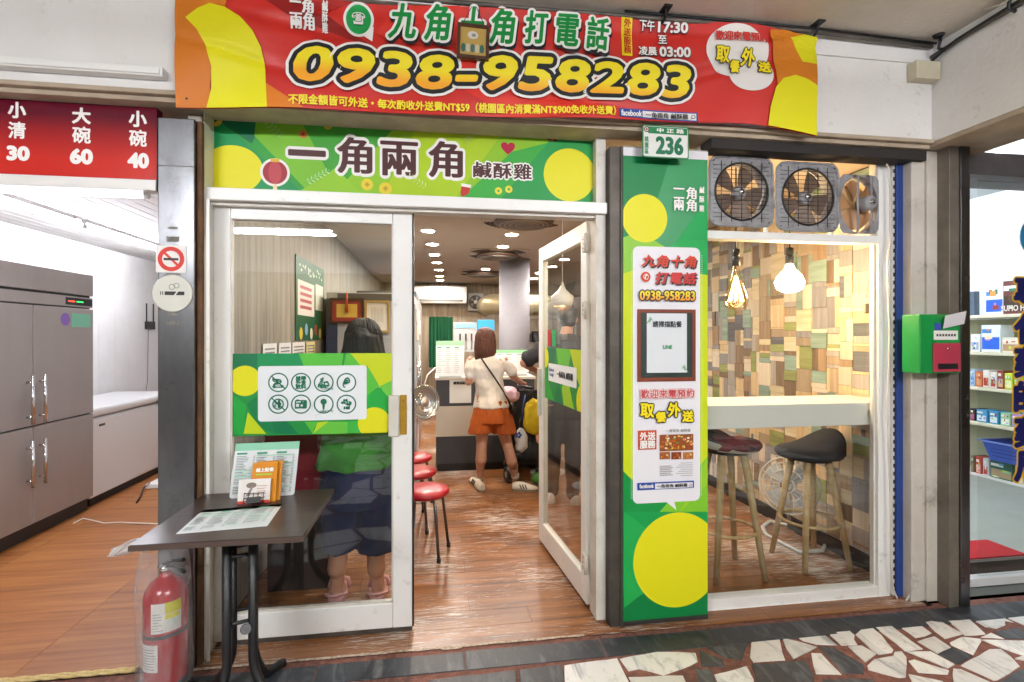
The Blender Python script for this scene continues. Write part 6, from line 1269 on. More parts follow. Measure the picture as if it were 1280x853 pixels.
# frames on the cabinet front
def picture(px0, px1, py0, py1, Y, label, fcol, incol):
    x0, x1 = X_(px0, Y), X_(px1, Y); z0, z1 = Z_((px0 + px1) / 2, py1, Y), Z_((px0 + px1) / 2, py0, Y); t = thing('picture_frame', label, 'picture frame', ((x0 + x1) / 2, Y, z0)); b = .02
    for a in ((x0, x1, z1 - b, z1), (x0, x1, z0, z0 + b), (x0, x0 + b, z0 + b + .0005, z1 - b - .0005), (x1 - b, x1, z0 + b + .0005, z1 - b - .0005)): MB().box(a[0], a[1], Y - .02, Y, a[2], a[3]).build('frame_bar', ink(fcol), t)
    MB().box(x0 + b, x1 - b, Y - .006, Y - .002, z0 + b, z1 - b).build('picture', ink(incol), t); return t, x0, x1, z0, z1
t, x0, x1, z0, z1 = picture(412.5, 455, 373, 404.5, GYf - .03, 'red framed gold certificate on the cabinet', '#3a1f1c', '#8f2f2c'); MB().box(x0 + .06, x1 - .06, GYf - .0385, GYf - .0365, z0 + .055, z1 - .055).build('gold_sheet', ink('#c9a84a'), t); MB().tube([((x0 + x1) / 2, GYf - .055, z1 + .05), ((x0 + x1) / 2, GYf - .055, z0 + .1)], [.006, .016], 8).build('tassel', ink('#b0402a'), t)
t, x0, x1, z0, z1 = picture(456, 487, 376, 416, GYf - .03, 'gold framed white document on the cabinet', '#a8905a', '#d9d7d2'); pr = Print(FY(GYf - .0365), -9, 9, 0, 9)
for k in range(9): pr.add([(x0 + .06 + k * .013, z0 + .1), (x0 + .063 + k * .013, z0 + .1), (x0 + .063 + k * .013, z1 - random.uniform(.06, .12)), (x0 + .06 + k * .013, z1 - .06)], '#8b8984')
pr.build(t, 'writing')
# wall items on the left wall: green menu poster, row of notices
FW = Fr((-1.068, 0, 0), (0, -1, 0), (0, 0, 1))      # n = ... towards the shop
FW = Fr((-1.06, 0, 0), (0, 1, 0), (0, 0, 1))
ya, yb = PX(370, 400, -1.06).y, PX(405, 400, -1.06).y; za, zb = PX(388, 425, -1.06).z, PX(388, 328, -1.06).z
gp = thing('wall_poster', 'dark green hanging menu poster on the left wall', 'poster', (-1.06, (ya + yb) / 2, za)); MB().obox(FW, ya, yb, za, zb, -.008, 0).build('sheet', ink('#1d5a40'), gp); pr = Print(FW, ya, yb, za, zb); w, h = yb - ya, zb - za
pr.add([(ya + w * .05, za + h * .3), (ya + w * .6, za + h * .3), (ya + w * .6, za + h * .72), (ya + w * .05, za + h * .72)], '#dcd9d6'); pr.add([(ya + w * .65, za + h * .4), (ya + w * .95, za + h * .4), (ya + w * .95, za + h * .75), (ya + w * .65, za + h * .75)], '#cfd8d0')
for k in range(5): pr.add(disc(ya + w * (.15 + k * .17), za + h * (.08 + .05 * (k % 2)), .05, .05, 14), ['#c9b23a', '#7fb0d0', '#d9d2c0', '#a84a3a', '#d0b060'][k])
for k in range(4): pr.add([(ya + w * .12, za + h * (.38 + k * .08)), (ya + w * .5, za + h * (.38 + k * .08)), (ya + w * .5, za + h * (.42 + k * .08)), (ya + w * .12, za + h * (.42 + k * .08))], '#b05a6a')
for k in range(22): pr.add(disc(ya + w * random.uniform(.1, .9), za + h * random.uniform(.8, .94), .02, .012, 8), '#c8dccb')
pr.build(gp)
for k, (a, b) in enumerate(((329, 346), (349, 364), (366, 381), (383, 394))):
    ya, yb = PX(a, 430, -1.06).y, PX(b, 430, -1.06).y; t = thing('wall_notice', '%s white notice sheet in the row under the green poster' % ('leftmost', 'second', 'third', 'rightmost')[k], 'notice', (-1.06, (ya + yb) / 2, 1.3)); MB().obox(FW, ya, yb, 1.28, 1.43, -.004, 0).build('sheet', ink(('#dfe0e4', '#dcdde3', '#e2e2e4', '#d9cf9a')[k]), t)
    pr = Print(FW, ya, yb, 1.28, 1.43); 
    for j in range(3): pr.add([(ya + .03, 1.34 + j * .025), (yb - .04, 1.34 + j * .025), (yb - .04, 1.35 + j * .025), (ya + .03, 1.35 + j * .025)], '#6f7480')
    pr.build(t, 'writing')
# air conditioner, wall fan, duct, curtain, racks on the back wall
BYK = 10.44
x0, x1 = X_(516, BYK), X_(583, BYK); z0, z1 = Z_(550, 380, BYK), Z_(550, 359, BYK); ac = thing('air_conditioner', 'white split air conditioner high on the back wall', 'air conditioner', ((x0 + x1) / 2, BYK, z0)); MB().box(x0, x1, BYK - .2, BYK + .05, z0, z1).build('casing', m_fz, ac, bevel=.03); MB().box(x0 + .08, x1 - .08, BYK - .203, BYK - .2005, z0 + .03, z0 + .08).build('outlet', mat('grey_slot', '#6a6a68', .5), ac)
x0, x1 = X_(585, BYK), X_(604, BYK); z0, z1 = Z_(595, 389, BYK), Z_(595, 367, BYK); wf2 = thing('wall_fan', 'grey square ventilation fan on the back wall', 'ventilation fan', ((x0 + x1) / 2, BYK, z0)); MB().box(x0, x1, BYK - .04, BYK + .055, z0, z1).build('frame', mat('pale_grey_metal', '#b5b5b3', .5), wf2, bevel=.01); MB().lathe([(.14, 0), (.14, .012), (.12, .013)], ((x0 + x1) / 2, BYK - .041, (z0 + z1) / 2), (0, -1, 0), 28).build('fan_ring', mat('dark_fan', '#4a4c4e', .5), wf2); MB().lathe([(.04, 0), (.035, .02), (.001, .022)], ((x0 + x1) / 2, BYK - .055, (z0 + z1) / 2), (0, -1, 0), 16).build('hub', m_hous, wf2)
for k in range(5): a = 2 * pi * k / 5; MB().prism([((x0 + x1) / 2 + r_ * cos(a + e), (z0 + z1) / 2 + r_ * sin(a + e)) for r_, e in ((.04, -.3), (.12, -.25), (.12, .3), (.04, .3))], FY(BYK - .056), 0, .003).build('blade', m_cas2, wf2)
dz = Z_(640, 380, 9.6); dc = thing('exhaust_duct', 'fat cream exhaust duct behind the round column', 'duct', (2, 9.6, dz)); MB().tube([(X_(612, 9.6), 10.3, dz), (X_(616, 9.6), 9.75, dz), (X_(630, 9.6), 9.6, dz), (2.7, 9.6, dz - .05)], .19, 20).build('pipe', mat('cream_duct', '#b3a98c', .4, .3), dc)
for k in range(6): MB().tube([(1.3 + k * .24, 9.6, dz - .04), (1.32 + k * .24, 9.6, dz - .04)], .197, 20).build('rib', mat('cream_duct'), dc)
x0, x1 = X_(536, 9.5), X_(566, 9.5); z0, z1 = .9, Z_(550, 396, 9.5); cu = MB(); NN = 40
cu.add([(x0 + (x1 - x0) * i / NN, 9.5 + .03 * sin(i * 1.1) + .01 * sin(i * 2.7), z) for z in (z0, z1) for i in range(NN + 1)], [(i, i + 1, NN + 2 + i, NN + 1 + i) for i in range(NN)], 0, True); cu = cu.build('green_curtain', mat('green_cloth', '#0f5a3c', .9)); tag(cu, 'dark green cloth curtain across the kitchen passage at the back', 'curtain')
x0, x1 = X_(567, 9.0), X_(601, 9.0); z0, z1 = Z_(585, 440, 9.0), Z_(585, 403, 9.0); kr = thing('knife_rack', 'steel panel hung with knives behind the order counter', 'knife rack', ((x0 + x1) / 2, 9, z0)); MB().box(x0, x1, 9, 9.02, z0, z1).build('panel', mat('pale_grey_metal'), kr); MB().box(x0 + .03, x1 - .1, 8.99, 8.999, z1 - .1, z1 - .02).build('blue_sign', ink('#8fc4de'), kr)
for k in range(4): x = x0 + .1 + k * .1; MB().box(x, x + .025, 8.98, 8.995, z0 + .2, z0 + .32).build('knife_handle', ink('#1c1c1e' if k < 2 else '#6a3a2c'), kr); MB().box(x, x + .03, 8.985, 8.993, z0 + .04, z0 + .199).build('knife_blade', m_chrome, kr)
x0, x1 = X_(597, 8.9), X_(618, 8.9); o = MB().box(x0, x1, 8.9, 9.0, Z_(607, 413.5, 8.9), Z_(607, 400, 8.9)).build('blue_crate', mat('sky_blue_plastic', '#2f93c8', .5), None, bevel=.01); tag(o, 'sky blue plastic tray hung above the knives at the back', 'tray')
kt = thing('kitchen_rack', 'dark steel kitchen rack with pans behind the round column', 'rack', (1.6, 8.6, 0))
for x in (1.25, 2.3):
    for y in (8.3, 8.8): MB().tube([(x, y, .006), (x, y, 1.9)], .015, 8).build('upright', m_steel, kt)
for z in (.4, .9, 1.35, 1.75): MB().box(1.23, 2.32, 8.28, 8.82, z, z + .02).build('shelf', m_steel, kt)
for k in range(6):
    x = 1.35 + k * .16; t = thing('cooking_pot', 'steel pot, number %s from the column on the kitchen rack' % ('one', 'two', 'three', 'four', 'five', 'six')[k], 'pot', (x, 8.5, 1.371)); MB().lathe([(.06, 0), (.075, .01), (.075, .12 + .03 * (k % 3)), (.078, .125 + .03 * (k % 3))], (x, 8.5, 1.3715), n=20).build('pan', m_steel, t); MB().tube([(x - .075, 8.5, 1.45), (x - .1, 8.5, 1.46), (x - .1, 8.5, 1.48), (x - .075, 8.5, 1.48)], .005, 6).build('handle', m_black, t)
# pendant lamp
c0 = P(703, 368, 4.4); pd = thing('pendant_lamp', 'white bell-shaped pendant lamp seen through the open door', 'pendant lamp', (c0.x, 4.4, c0.z)); zb = Z_(703, 383, 4.4); zt_ = Z_(703, 353, 4.4)
MB().tube([(c0.x, 4.4, zt_), (c0.x, 4.4, 2.548)], .004, 6).build('cord', m_hous, pd); H = zt_ - zb
MB().lathe([(.008, H), (.014, H * .85), (.035, H * .68), (.075, H * .5), (.1, H * .42), (.095, H * .2), (.08, 0), (.074, 0), (.088, H * .2), (.06, H * .5)], (c0.x, 4.4, zb), n=32, cap=False).build('lamp_shade', mat('white_enamel', '#dcdad6', .35), pd); MB().ell((c0.x, 4.4, zb + .035), .035).build('bulb', mat('warm_pendant_glow', '#ffb066', .4, emit=40), pd)
# dish fan on a stand
f0 = P(530, 503, 4.6); df = thing('stand_fan', 'silver dish-shaped stand fan turned aside near the red stools', 'fan', (f0.x, 4.6, 0)); nn = V(.55, -.82, .12).normalized()
MB().lathe([(.155, .0), (.158, .01), (.14, -.03), (.09, -.06), (.03, -.08)], f0, nn, 32, cap=False).build('dish', mat('silver_dish', '#b9b9b6', .3, .8), df); MB().lathe([(.05, .012), (.04, .02), (.001, .024)], f0, nn, 20).build('hub', mat('silver_dish'), df)
gd = MB()
for r_ in (.06, .09, .12, .145): gd.tube([f0 + nn * .012 + (nn.orthogonal().normalized() * cos(2 * pi * k / 30) + nn.cross(nn.orthogonal().normalized()) * sin(2 * pi * k / 30)) * r_ for k in range(31)], .0025, 5)
gd.build('wire_guard', m_chrome, df); MB().tube([f0 - nn * .07, f0 - nn * .12 + V(0, 0, -.03), V(f0.x - .06, 4.72, .7), V(f0.x - .06, 4.72, .03)], .012, 8).build('pole', m_hous, df); MB().lathe([(.15, .006), (.15, .02), (.05, .04)], (f0.x - .06, 4.72, 0), n=28).build('base', m_hous, df)
MB().tube([f0 + V(.0, .02, .15), f0 + V(.03, .05, .24), f0 + V(.1, .1, .3)], .006, 6).build('cord', m_hous, df)
# red round stools
m_rs = mat('red_glossy_seat', '#a3121f', .35, coat=.15)
def rstool(x, y, lab):
    t = thing('round_stool', lab, 'stool', (x, y, 0), 'red round stools inside the doorway'); MB().lathe([(.02, .405), (.15, .405), (.163, .415), (.166, .43), (.155, .448), (.1, .456), (.001, .458)], (x, y, 0), n=32).build('seat', m_rs, t)
    MB().lathe([(.135, .398), (.14, .404)], (x, y, 0), n=28).build('seat_rim', m_chrome, t)
    for k in range(4):
        a = R(30 + 90 * k); c, s = cos(a), sin(a); l = MB().tube([(x + .06 * c, y + .06 * s, .4), (x + .115 * c, y + .115 * s, .395), (x + .14 * c, y + .14 * s, .36), (x + .185 * c, y + .185 * s, .02)], .0105, 8).build('leg', m_steel, t); MB().lathe([(.014, .006), (.014, .035)], (x + .186 * c, y + .186 * s, 0), n=10).build('rubber_foot', m_black, l)
    return t
rstool(-.075, 3.52, 'red round stool nearest the sliding door'); rstool(-.16, 4.02, 'red round stool in the middle of the row'); rstool(-.2, 4.5, 'red round stool farthest from the sliding door')
# red covered table and red cabinet, white pedestal
m_maroon = mat('maroon_cloth', '#6e1420', .85, var=(8, .5), col2='#8e1f2c'); rt = thing('cloth_covered_crate', 'maroon cloth covered stand with snack packs behind the sliding door', 'stand', (-.72, 3.3, 0)); MB().box(-.98, -.56, 3.1, 3.55, .55, 1.02).build('cloth_top', m_maroon, rt, bevel=.02); MB().box(-.96, -.58, 3.12, 3.53, .006, .549).build('base', mat('dark_crate', '#2b2422', .6), rt)
for k, c in enumerate(('#c9a23a', '#b03a34', '#dcdad4')): o = MB().ell((-.62 - k * .1, 3.2, 1.055), (.05, .03, .032), 12, 8).build('snack_pack', ink(c)); tag(o, '%s snack pack on the maroon cloth stand' % ('yellow', 'red', 'white')[k], 'snack pack')
rx = thing('red_cabinet', 'glossy red drinks cabinet seen through the open glass door', 'cabinet', (1.35, 3.75, 0)); MB().box(1.16, 1.6, 3.55, 4.0, .006, 1.12).build('body', mat('red_gloss', '#9c1418', .25), rx, bevel=.02); MB().box(1.2, 1.56, 3.545, 3.5495, .15, .95).build('door_panel', mat('red_gloss_dark', '#7e0f14', .25), rx)
wp = thing('pedestal_table', 'white round pedestal table seen low through the open door', 'table', (1.19, 5.4, 0)); MB().lathe([(.19, .006), (.19, .02), (.03, .05), (.025, .1), (.025, .69)], (1.19, 5.4, 0), n=32).build('pedestal', m_hous, wp); MB().lathe([(.3, .7), (.305, .71), (.3, .725)], (1.19, 5.4, 0), n=40).build('table_top', m_hous, wp)
# ================================================================== PEOPLE
def skinmesh(mb, voxel, name, mats, parent, smooth=6, wr=None):
    me = mb.mesh('tmp', []); o = bpy.data.objects.new('tmp', me); COL.objects.link(o)
    r = o.modifiers.new('r', 'REMESH'); r.mode = 'VOXEL'; r.voxel_size = voxel; r.use_smooth_shade = True
    s = o.modifiers.new('s', 'SMOOTH'); s.factor = .5; s.iterations = smooth
    m2 = bpy.data.meshes.new_from_object(o.evaluated_get(bpy.context.evaluated_depsgraph_get())); bpy.data.objects.remove(o); bpy.data.meshes.remove(me)
    if wr:
        nn = [v.normal.copy() for v in m2.vertices]
        for v, n in zip(m2.vertices, nn):
            p = v.co; k = mnoise.noise(Vector((p.x * wr[0], p.y * wr[0], p.z * wr[1]))) + .5 * mnoise.noise(Vector((p.x * wr[0] * 2.3 + 5, p.y * wr[0] * 2.3, p.z * wr[1] * 2.3))); v.co = p + n * k * wr[2]
    m2.materials.clear()
    for m in (mats if isinstance(mats, list) else [mats]): m2.materials.append(m)
    for p in m2.polygons: p.use_smooth = True
    m2.name = name; return link(name, m2, parent)
def ring(c, a, b, s, f, n=20): return [Vector(c) + s * (a * cos(2 * pi * k / n)) + f * (b * sin(2 * pi * k / n)) for k in range(n)]
def limb(mb, pts, rad, n=12):
    P_ = [Vector(p) for p in pts]; path = [P_[0]]; rs = [rad[0]]
    for i in range(len(P_) - 1):
        for t in (.25, .5, .75, 1): path.append(P_[i].lerp(P_[i + 1], t)); rs.append(rad[i] + (rad[i + 1] - rad[i]) * t)
    mb.tube(path, rs, n); mb.ell(P_[0], rad[0], 12, 8); mb.ell(P_[-1], rad[-1], 12, 8)
    for p, r in zip(P_[1:-1], rad[1:-1]): mb.ell(p, r, 12, 8)
def hand(mb, wrist, d, palm_n, size=1.0, curl=1.0, thumb=1):
    """palm, four fingers curled towards the palm side and a thumb from the side of the palm"""
    d = Vector(d).normalized(); pn = Vector(palm_n); pn = (pn - d * pn.dot(d)).normalized(); sd = d.cross(pn) * thumb; w = Vector(wrist)
    c = w + d * .045 * size; rot = Matrix((sd, pn, d)).transposed()
    mb.ell(c, (.04 * size, .014 * size, .048 * size), 14, 10, rot=rot); mb.tube([w - d * .02, w + d * .02], .024 * size, 10)
    for k, L_ in enumerate((.07, .08, .075, .058)):
        b = w + d * (.083 - .004 * abs(k - 1.2)) * size + sd * (.029 - .0195 * k) * size; p = [b]; ang = .35 * curl
        for j in range(3): q = d * cos(ang) + pn * sin(ang); p.append(p[-1] + q * L_ / 3 * size); ang += .55 * curl
        mb.tube(p, [.0088 * size, .0083 * size, .0078 * size, .0065 * size], 8); mb.ell(p[-1], .0065 * size, 8, 6); mb.ell(p[0], .0092 * size, 8, 6)
    b = w + d * .03 * size + sd * .034 * size; q1 = (d * .6 + sd * .7 + pn * .4).normalized(); q2 = (d * .85 + sd * .15 + pn * .6).normalized(); p = [b, b + q1 * .032 * size, b + q1 * .032 * size + q2 * .03 * size]
    mb.tube(p, [.012 * size, .0105 * size, .008 * size], 8); mb.ell(p[-1], .008 * size, 8, 6)
def head(mb, c, f, s, h=.225):
    f = Vector(f); s = Vector(s); up = V(0, 0, 1); rot = Matrix((s, f, up)).transposed(); c = Vector(c); k = h / .225
    mb.ell(c + up * .02 * k, (.076 * k, .094 * k, .092 * k), 20, 14, rot=rot); mb.ell(c + f * .022 * k - up * .04 * k, (.06 * k, .066 * k, .068 * k), 18, 12, rot=rot)
    mb.ell(c + f * .092 * k - up * .012 * k, (.013 * k, .02 * k, .024 * k), 10, 8, rot=rot); mb.ell(c + f * .075 * k - up * .085 * k, (.026 * k, .02 * k, .018 * k), 10, 8, rot=rot)
    for e in (-1, 1): mb.ell(c + s * e * .078 * k - up * .008 * k, (.012 * k, .02 * k, .032 * k), 10, 8, rot=rot)
def face_parts(c, f, s, par, h=.225):
    f = Vector(f); s = Vector(s); k = h / .225; c = Vector(c)
    for e in (-1, 1): MB().ell(c + f * .083 * k + s * e * .03 * k + V(0, 0, .008 * k), (.011 * k, .009 * k, .008 * k), 10, 8).build('eye', ink('#2a211e'), par)
    MB().ell(c + f * .086 * k - V(0, 0, .055 * k), (.022 * k, .012 * k, .006 * k), 12, 8).build('mouth', ink('#8d4a46'), par)
def shoe(heel, toe, w, h, name, mats, par, sole='#8a7a66'):
    heel, toe = Vector(heel), Vector(toe); d = (toe - heel); L_ = d.length; d.normalize(); s = d.cross(V(0, 0, 1)); rings = []
    for t, ww, hh in ((0, .5, .75), (.06, .8, .95), (.2, .88, 1.05), (.38, .86, 1.0), (.55, .95, .78), (.75, 1.05, .58), (.9, .9, .42), (.98, .6, .3), (1, .3, .2)):
        c = heel + d * L_ * t; rings.append([c + s * (w / 2 * ww * cos(a)) + V(0, 0, .022 + max(0, h * hh * sin(a))) for a in [2 * pi * k / 16 for k in range(16)]])
    o = MB().loft(rings).build(name, mats, par); sr = []
    for t, ww in ((0, .55), (.05, .85), (.2, .95), (.4, .92), (.6, 1.02), (.78, 1.1), (.92, .92), (1.0, .5)): sr.append((t, ww))
    pts = [(heel + d * L_ * t + s * w / 2 * ww) for t, ww in sr] + [(heel + d * L_ * t - s * w / 2 * ww) for t, ww in sr[::-1]]
    MB().prism([(p.x, p.y) for p in pts], Fr((0, 0, 0), (1, 0, 0), (0, 1, 0)), .006, .03).build('sole', ink(sole), o, fix=True); return o
m_skin = mat('skin', '#c3937a', .5, var=(16, .5), col2='#ab765e', bump=(120, .1)); m_hairb = mat('brown_hair', '#43271e', .6, var=(30, .8), col2='#6d4233', stretch=(3, 3, .25), bump=(60, .5)); m_hairk = mat('black_hair', '#12110e', .6, var=(30, .6), col2='#2a2724', stretch=(3, 3, .25), bump=(60, .5))
UP = V(0, 0, 1)
def strands(par, c, f, s, rad, cnt, zend, m, seed, wide=1.0):
    """loose locks that fall from the crown over the back of the head"""
    rnd = random.Random(seed); mb = MB()
    for k in range(cnt):
        az = rnd.uniform(-1.9, 1.9); d = -f * cos(az) + s * sin(az); ro = rnd.uniform(1.0, 1.06); pts = []; ze = zend + rnd.uniform(-.02, .045); wob = rnd.uniform(0, 6)
        for el in (75, 55, 35, 15, 0): pts.append(c + d * (rad[0 if abs(sin(az)) > .7 else 1] * cos(R(el)) * ro) + UP * (rad[2] * sin(R(el)) * ro + .022))
        b = pts[-1]
        for j in range(1, 6): t = j / 5; pts.append(V(b.x, b.y, b.z + (ze - b.z) * t) + d * (.012 * wide * t * sin(t * 3)) - (b - c - UP * (b.z - c.z)) * (.12 * t * t / wide) + s * .006 * sin(wob + t * 5))
        mb.tube(pts, [.002] + [.0042] * 7 + [.003, .001], 5)
    o = mb.build('hair_locks', m, par); o['kind'] = 'stuff'; return o

# ---- woman in a cream T-shirt and orange shorts, seen from behind
YW = 4.93; q_ = lambda px, py, dy=0: P(px, py, YW) + V(0, dy, 0)
wo = thing('person', 'woman in a cream T-shirt and orange shorts standing at the order counter', 'person', tuple(G(622, 610)))
f = V(.18, .98, 0).normalized(); s = V(f.y, -f.x, 0)
mb = MB(); hd_c = q_(607, 427, .03)
head(mb, hd_c, f, s, .215); limb(mb, [q_(609, 438, .0), q_(610, 447, -.02)], [.05, .055])
tor = [(614, 508, .155, .105), (613, 500, .15, .1), (612, 488, .125, .088), (611, 474, .13, .092), (610, 460, .15, .1), (609.5, 450, .15, .085), (609.5, 445, .09, .06)]
mb.loft([ring(q_(x, y), a, b, s, f) for x, y, a, b in tor])
# arms
rw = q_(657, 481, .26); limb(mb, [q_(630, 451), q_(643, 472, .06), rw], [.043, .036, .025]); hand(mb, rw, V(.45, .8, -.15), V(0, 0, -1), .95, 1.3, 1)
lw_ = q_(594, 478, .26); limb(mb, [q_(589, 451), q_(586, 478, .02), lw_], [.043, .036, .025]); hand(mb, lw_, V(.25, .95, .1), V(1, 0, -.3), .95, .8, -1)
# legs
la = V(*G(600, 609)) + V(0, .02, .075); ra = V(*G(644, 607)) + V(0, 0, .085)
limb(mb, [q_(603, 520), q_(602, 552, .0), la], [.082, .056, .036]); limb(mb, [q_(624, 520), q_(634, 554, .02), ra], [.082, .056, .036])
limb(mb, [q_(602, 556, -.012), q_(601, 574, -.02), la + V(0, -.005, .1)], [.05, .056, .036]); limb(mb, [q_(635, 558, -.0), q_(639, 576, -.02), ra + V(-.005, -.01, .1)], [.05, .056, .036])
body = skinmesh(mb, .0062, 'body', m_skin, wo, 5); face_parts(hd_c, f, s, wo, .215)
mb = MB(); mb.loft([ring(q_(x, y), a, b, s, f, 26) for x, y, a, b in ((614, 509, .172, .125), (613.5, 500, .16, .118), (612, 488, .143, .106), (611, 474, .144, .106), (610, 460, .156, .11), (609.5, 451, .16, .096), (609.5, 445.5, .12, .075), (609.5, 442, .075, .06))])
limb(mb, [q_(628, 452), q_(640, 464, .035)], [.05, .054]); limb(mb, [q_(590, 452), q_(586.5, 468, .01)], [.05, .054])
skinmesh(mb, .0085, 't_shirt', mat('cream_cotton', '#e8e4dc', .9, bump=(300, .1)), wo, 3, (9, 8, .017))
mb = MB(); mb.loft([ring(q_(x, y), a, b, s, f, 26) for x, y, a, b in ((614, 500, .16, .118), (614, 507, .165, .12), (614, 516, .185, .135), (614, 524, .195, .14), (614, 528, .195, .14))])
for x0, x1 in ((604, 600), (626, 631)): mb.loft([ring(q_(x, y), a, a * .95, s, f, 24) for x, y, a in ((x0, 514, .1), (x0 * .5 + x1 * .5, 526, .112), (x1, 541, .122))])
skinmesh(mb, .0075, 'shorts', mat('rust_orange_cotton', '#b0561c', .9, var=(12, .4), col2='#974612'), wo, 3, (16, 2.2, .012))
mb = MB(); rot = Matrix((s, f, UP)).transposed(); mb.ell(hd_c + UP * .026 - f * .012, (.094, .115, .112), 22, 14, rot=rot)
mb.loft([ring(q_(606.5, y, -.035), a, b, s, f, 20) for y, a, b in ((424, .084, .07), (436, .09, .068), (446, .088, .055), (453, .07, .04))]); limb(mb, [q_(597, 440, -.03), q_(597, 458, -.02), q_(599, 470, -.03)], [.035, .03, .008])
hair = skinmesh(mb, .007, 'hair', m_hairb, wo, 4, (28, 3, .006)); strands(hair, hd_c + UP * .004 - f * .01, f, s, (.092, .112, .11), 260, q_(0, 453).z, m_hairb, 3)
for k, (hl, to) in enumerate(((V(*G(602, 614)) + V(.0, -.06, 0), V(*G(598, 606)) + V(-.05, .14, 0)), (V(*G(640, 614)) + V(.0, -.0, 0), V(*G(668, 614)) + V(.03, -.02, 0)))):
    hl.z = to.z = 0; sh_ = shoe(hl, to, .095, .07, 'shoe', mat('cream_leather', '#cfc6b4', .5), wo); d = (to - hl).normalized(); sd_ = d.cross(UP)
    for e in (-1, 1):
        for j in range(3): c = hl + (to - hl) * (.38 + .1 * j); MB().tube([c + sd_ * e * .05 + UP * .035, c + sd_ * e * .036 + UP * .075 - d * .02], .006, 6, sq=(1, .4)).build('stripe', m_black, sh_)
    MB().lathe([(.036, .075), (.04, .08), (.04, .115), (.037, .12)], (la if k == 0 else ra) * 1 - UP * (.075 if k == 0 else .085), n=16).build('sock', ink('#d8d4cc'), wo)
cb_ = thing('crossbody_bag', 'small black bag on a thin strap across the woman', 'bag', tuple(q_(637, 507, -.05)))
sp_ = [(600, 447, -.125), (608, 459, -.142), (617, 472, -.142), (626, 486, -.140), (634, 500, -.125), (638, 508, -.09)]; MB().tube([q_(*p) for p in sp_], .008, 6, sq=(1, .4)).build('strap', m_black, cb_); MB().ell(q_(640, 511, -.02), (.035, .06, .06), 14, 10).build('pouch', mat('black_leather', '#1c1a1a', .5), cb_)

# ---- man in a charcoal T-shirt beyond the open glass door
YM = 4.42; q_ = lambda px, py, dy=0: P(px, py, YM) + V(0, dy, 0)
ma = thing('person', 'man in a charcoal T-shirt and dark trousers behind the open glass door', 'person', tuple(G(703, 628)))
f = V(.35, .94, 0).normalized(); s = V(f.y, -f.x, 0); hc = q_(711, 398, .03); mb = MB(); head(mb, hc, f, s, .23); limb(mb, [q_(709, 412), q_(707, 422)], [.055, .06])
mb.loft([ring(q_(x, y), a, b, s, f) for x, y, a, b in ((704, 500, .16, .11), (704, 480, .145, .1), (705, 455, .17, .11), (706, 435, .19, .11), (706, 424, .17, .08), (706, 419, .08, .06))])
wl = q_(672, 463, .22); limb(mb, [q_(682, 430), q_(656, 454, .02), wl], [.052, .042, .03]); hand(mb, wl, V(.4, .9, 0), V(0, 0, -1), 1, 1, -1)
wr_ = q_(738, 462, .28); limb(mb, [q_(731, 430), q_(740, 458, .04), wr_], [.052, .042, .03]); hand(mb, wr_, V(-.1, .98, .1), V(0, 0, -1), 1, 1, 1)
fa, fb = V(*G(690, 627)) + UP * .08, V(*G(716, 630)) + UP * .08; limb(mb, [q_(694, 500), q_(691, 560), fa], [.09, .065, .045]); limb(mb, [q_(714, 500), q_(716, 560), fb], [.09, .065, .045])
skinmesh(mb, .007, 'body', m_skin, ma, 5); face_parts(hc, f, s, ma, .23)
mb = MB(); mb.loft([ring(q_(x, y), a, b, s, f, 26) for x, y, a, b in ((704, 505, .19, .135), (704, 480, .18, .128), (705, 455, .195, .13), (706, 436, .205, .125), (706, 425, .18, .1), (706, 418, .085, .07))]); limb(mb, [q_(685, 429), q_(662, 448, .01)], [.065, .075]); limb(mb, [q_(728, 429), q_(738, 450, .03)], [.065, .075])
skinmesh(mb, .0085, 't_shirt', mat('charcoal_cotton', '#2b2d33', .9), ma, 3, (9, 9, .016))
mb = MB(); mb.loft([ring(q_(704, y), a, b, s, f, 24) for y, a, b in ((495, .165, .118), (510, .175, .125), (522, .175, .125))]); limb(mb, [q_(694, 512), q_(691, 560), fa + UP * .02], [.1, .078, .06]); limb(mb, [q_(714, 512), q_(716, 560), fb + UP * .02], [.1, .078, .06]); skinmesh(mb, .009, 'trousers', mat('black_denim', '#1d1e22', .85), ma, 4, (8, 9, .008))
mb = MB(); rot = Matrix((s, f, UP)).transposed(); mb.ell(hc + UP * .035 - f * .012, (.09, .108, .1), 22, 14, rot=rot); mb.ell(hc - f * .04 - UP * .03, (.075, .06, .06), 16, 10, rot=rot); skinmesh(mb, .007, 'hair', m_hairk, ma, 3, (40, 30, .005))
for h_, t_ in ((fa - UP * .08 + V(-.02, -.07, 0), fa - UP * .08 + V(-.04, .19, 0)), (fb - UP * .08 + V(0, -.07, 0), fb - UP * .08 + V(.1, .17, 0))): shoe(h_, t_, .1, .075, 'shoe', mat('white_leather', '#dad8d4', .5), ma, '#d0cdc6')

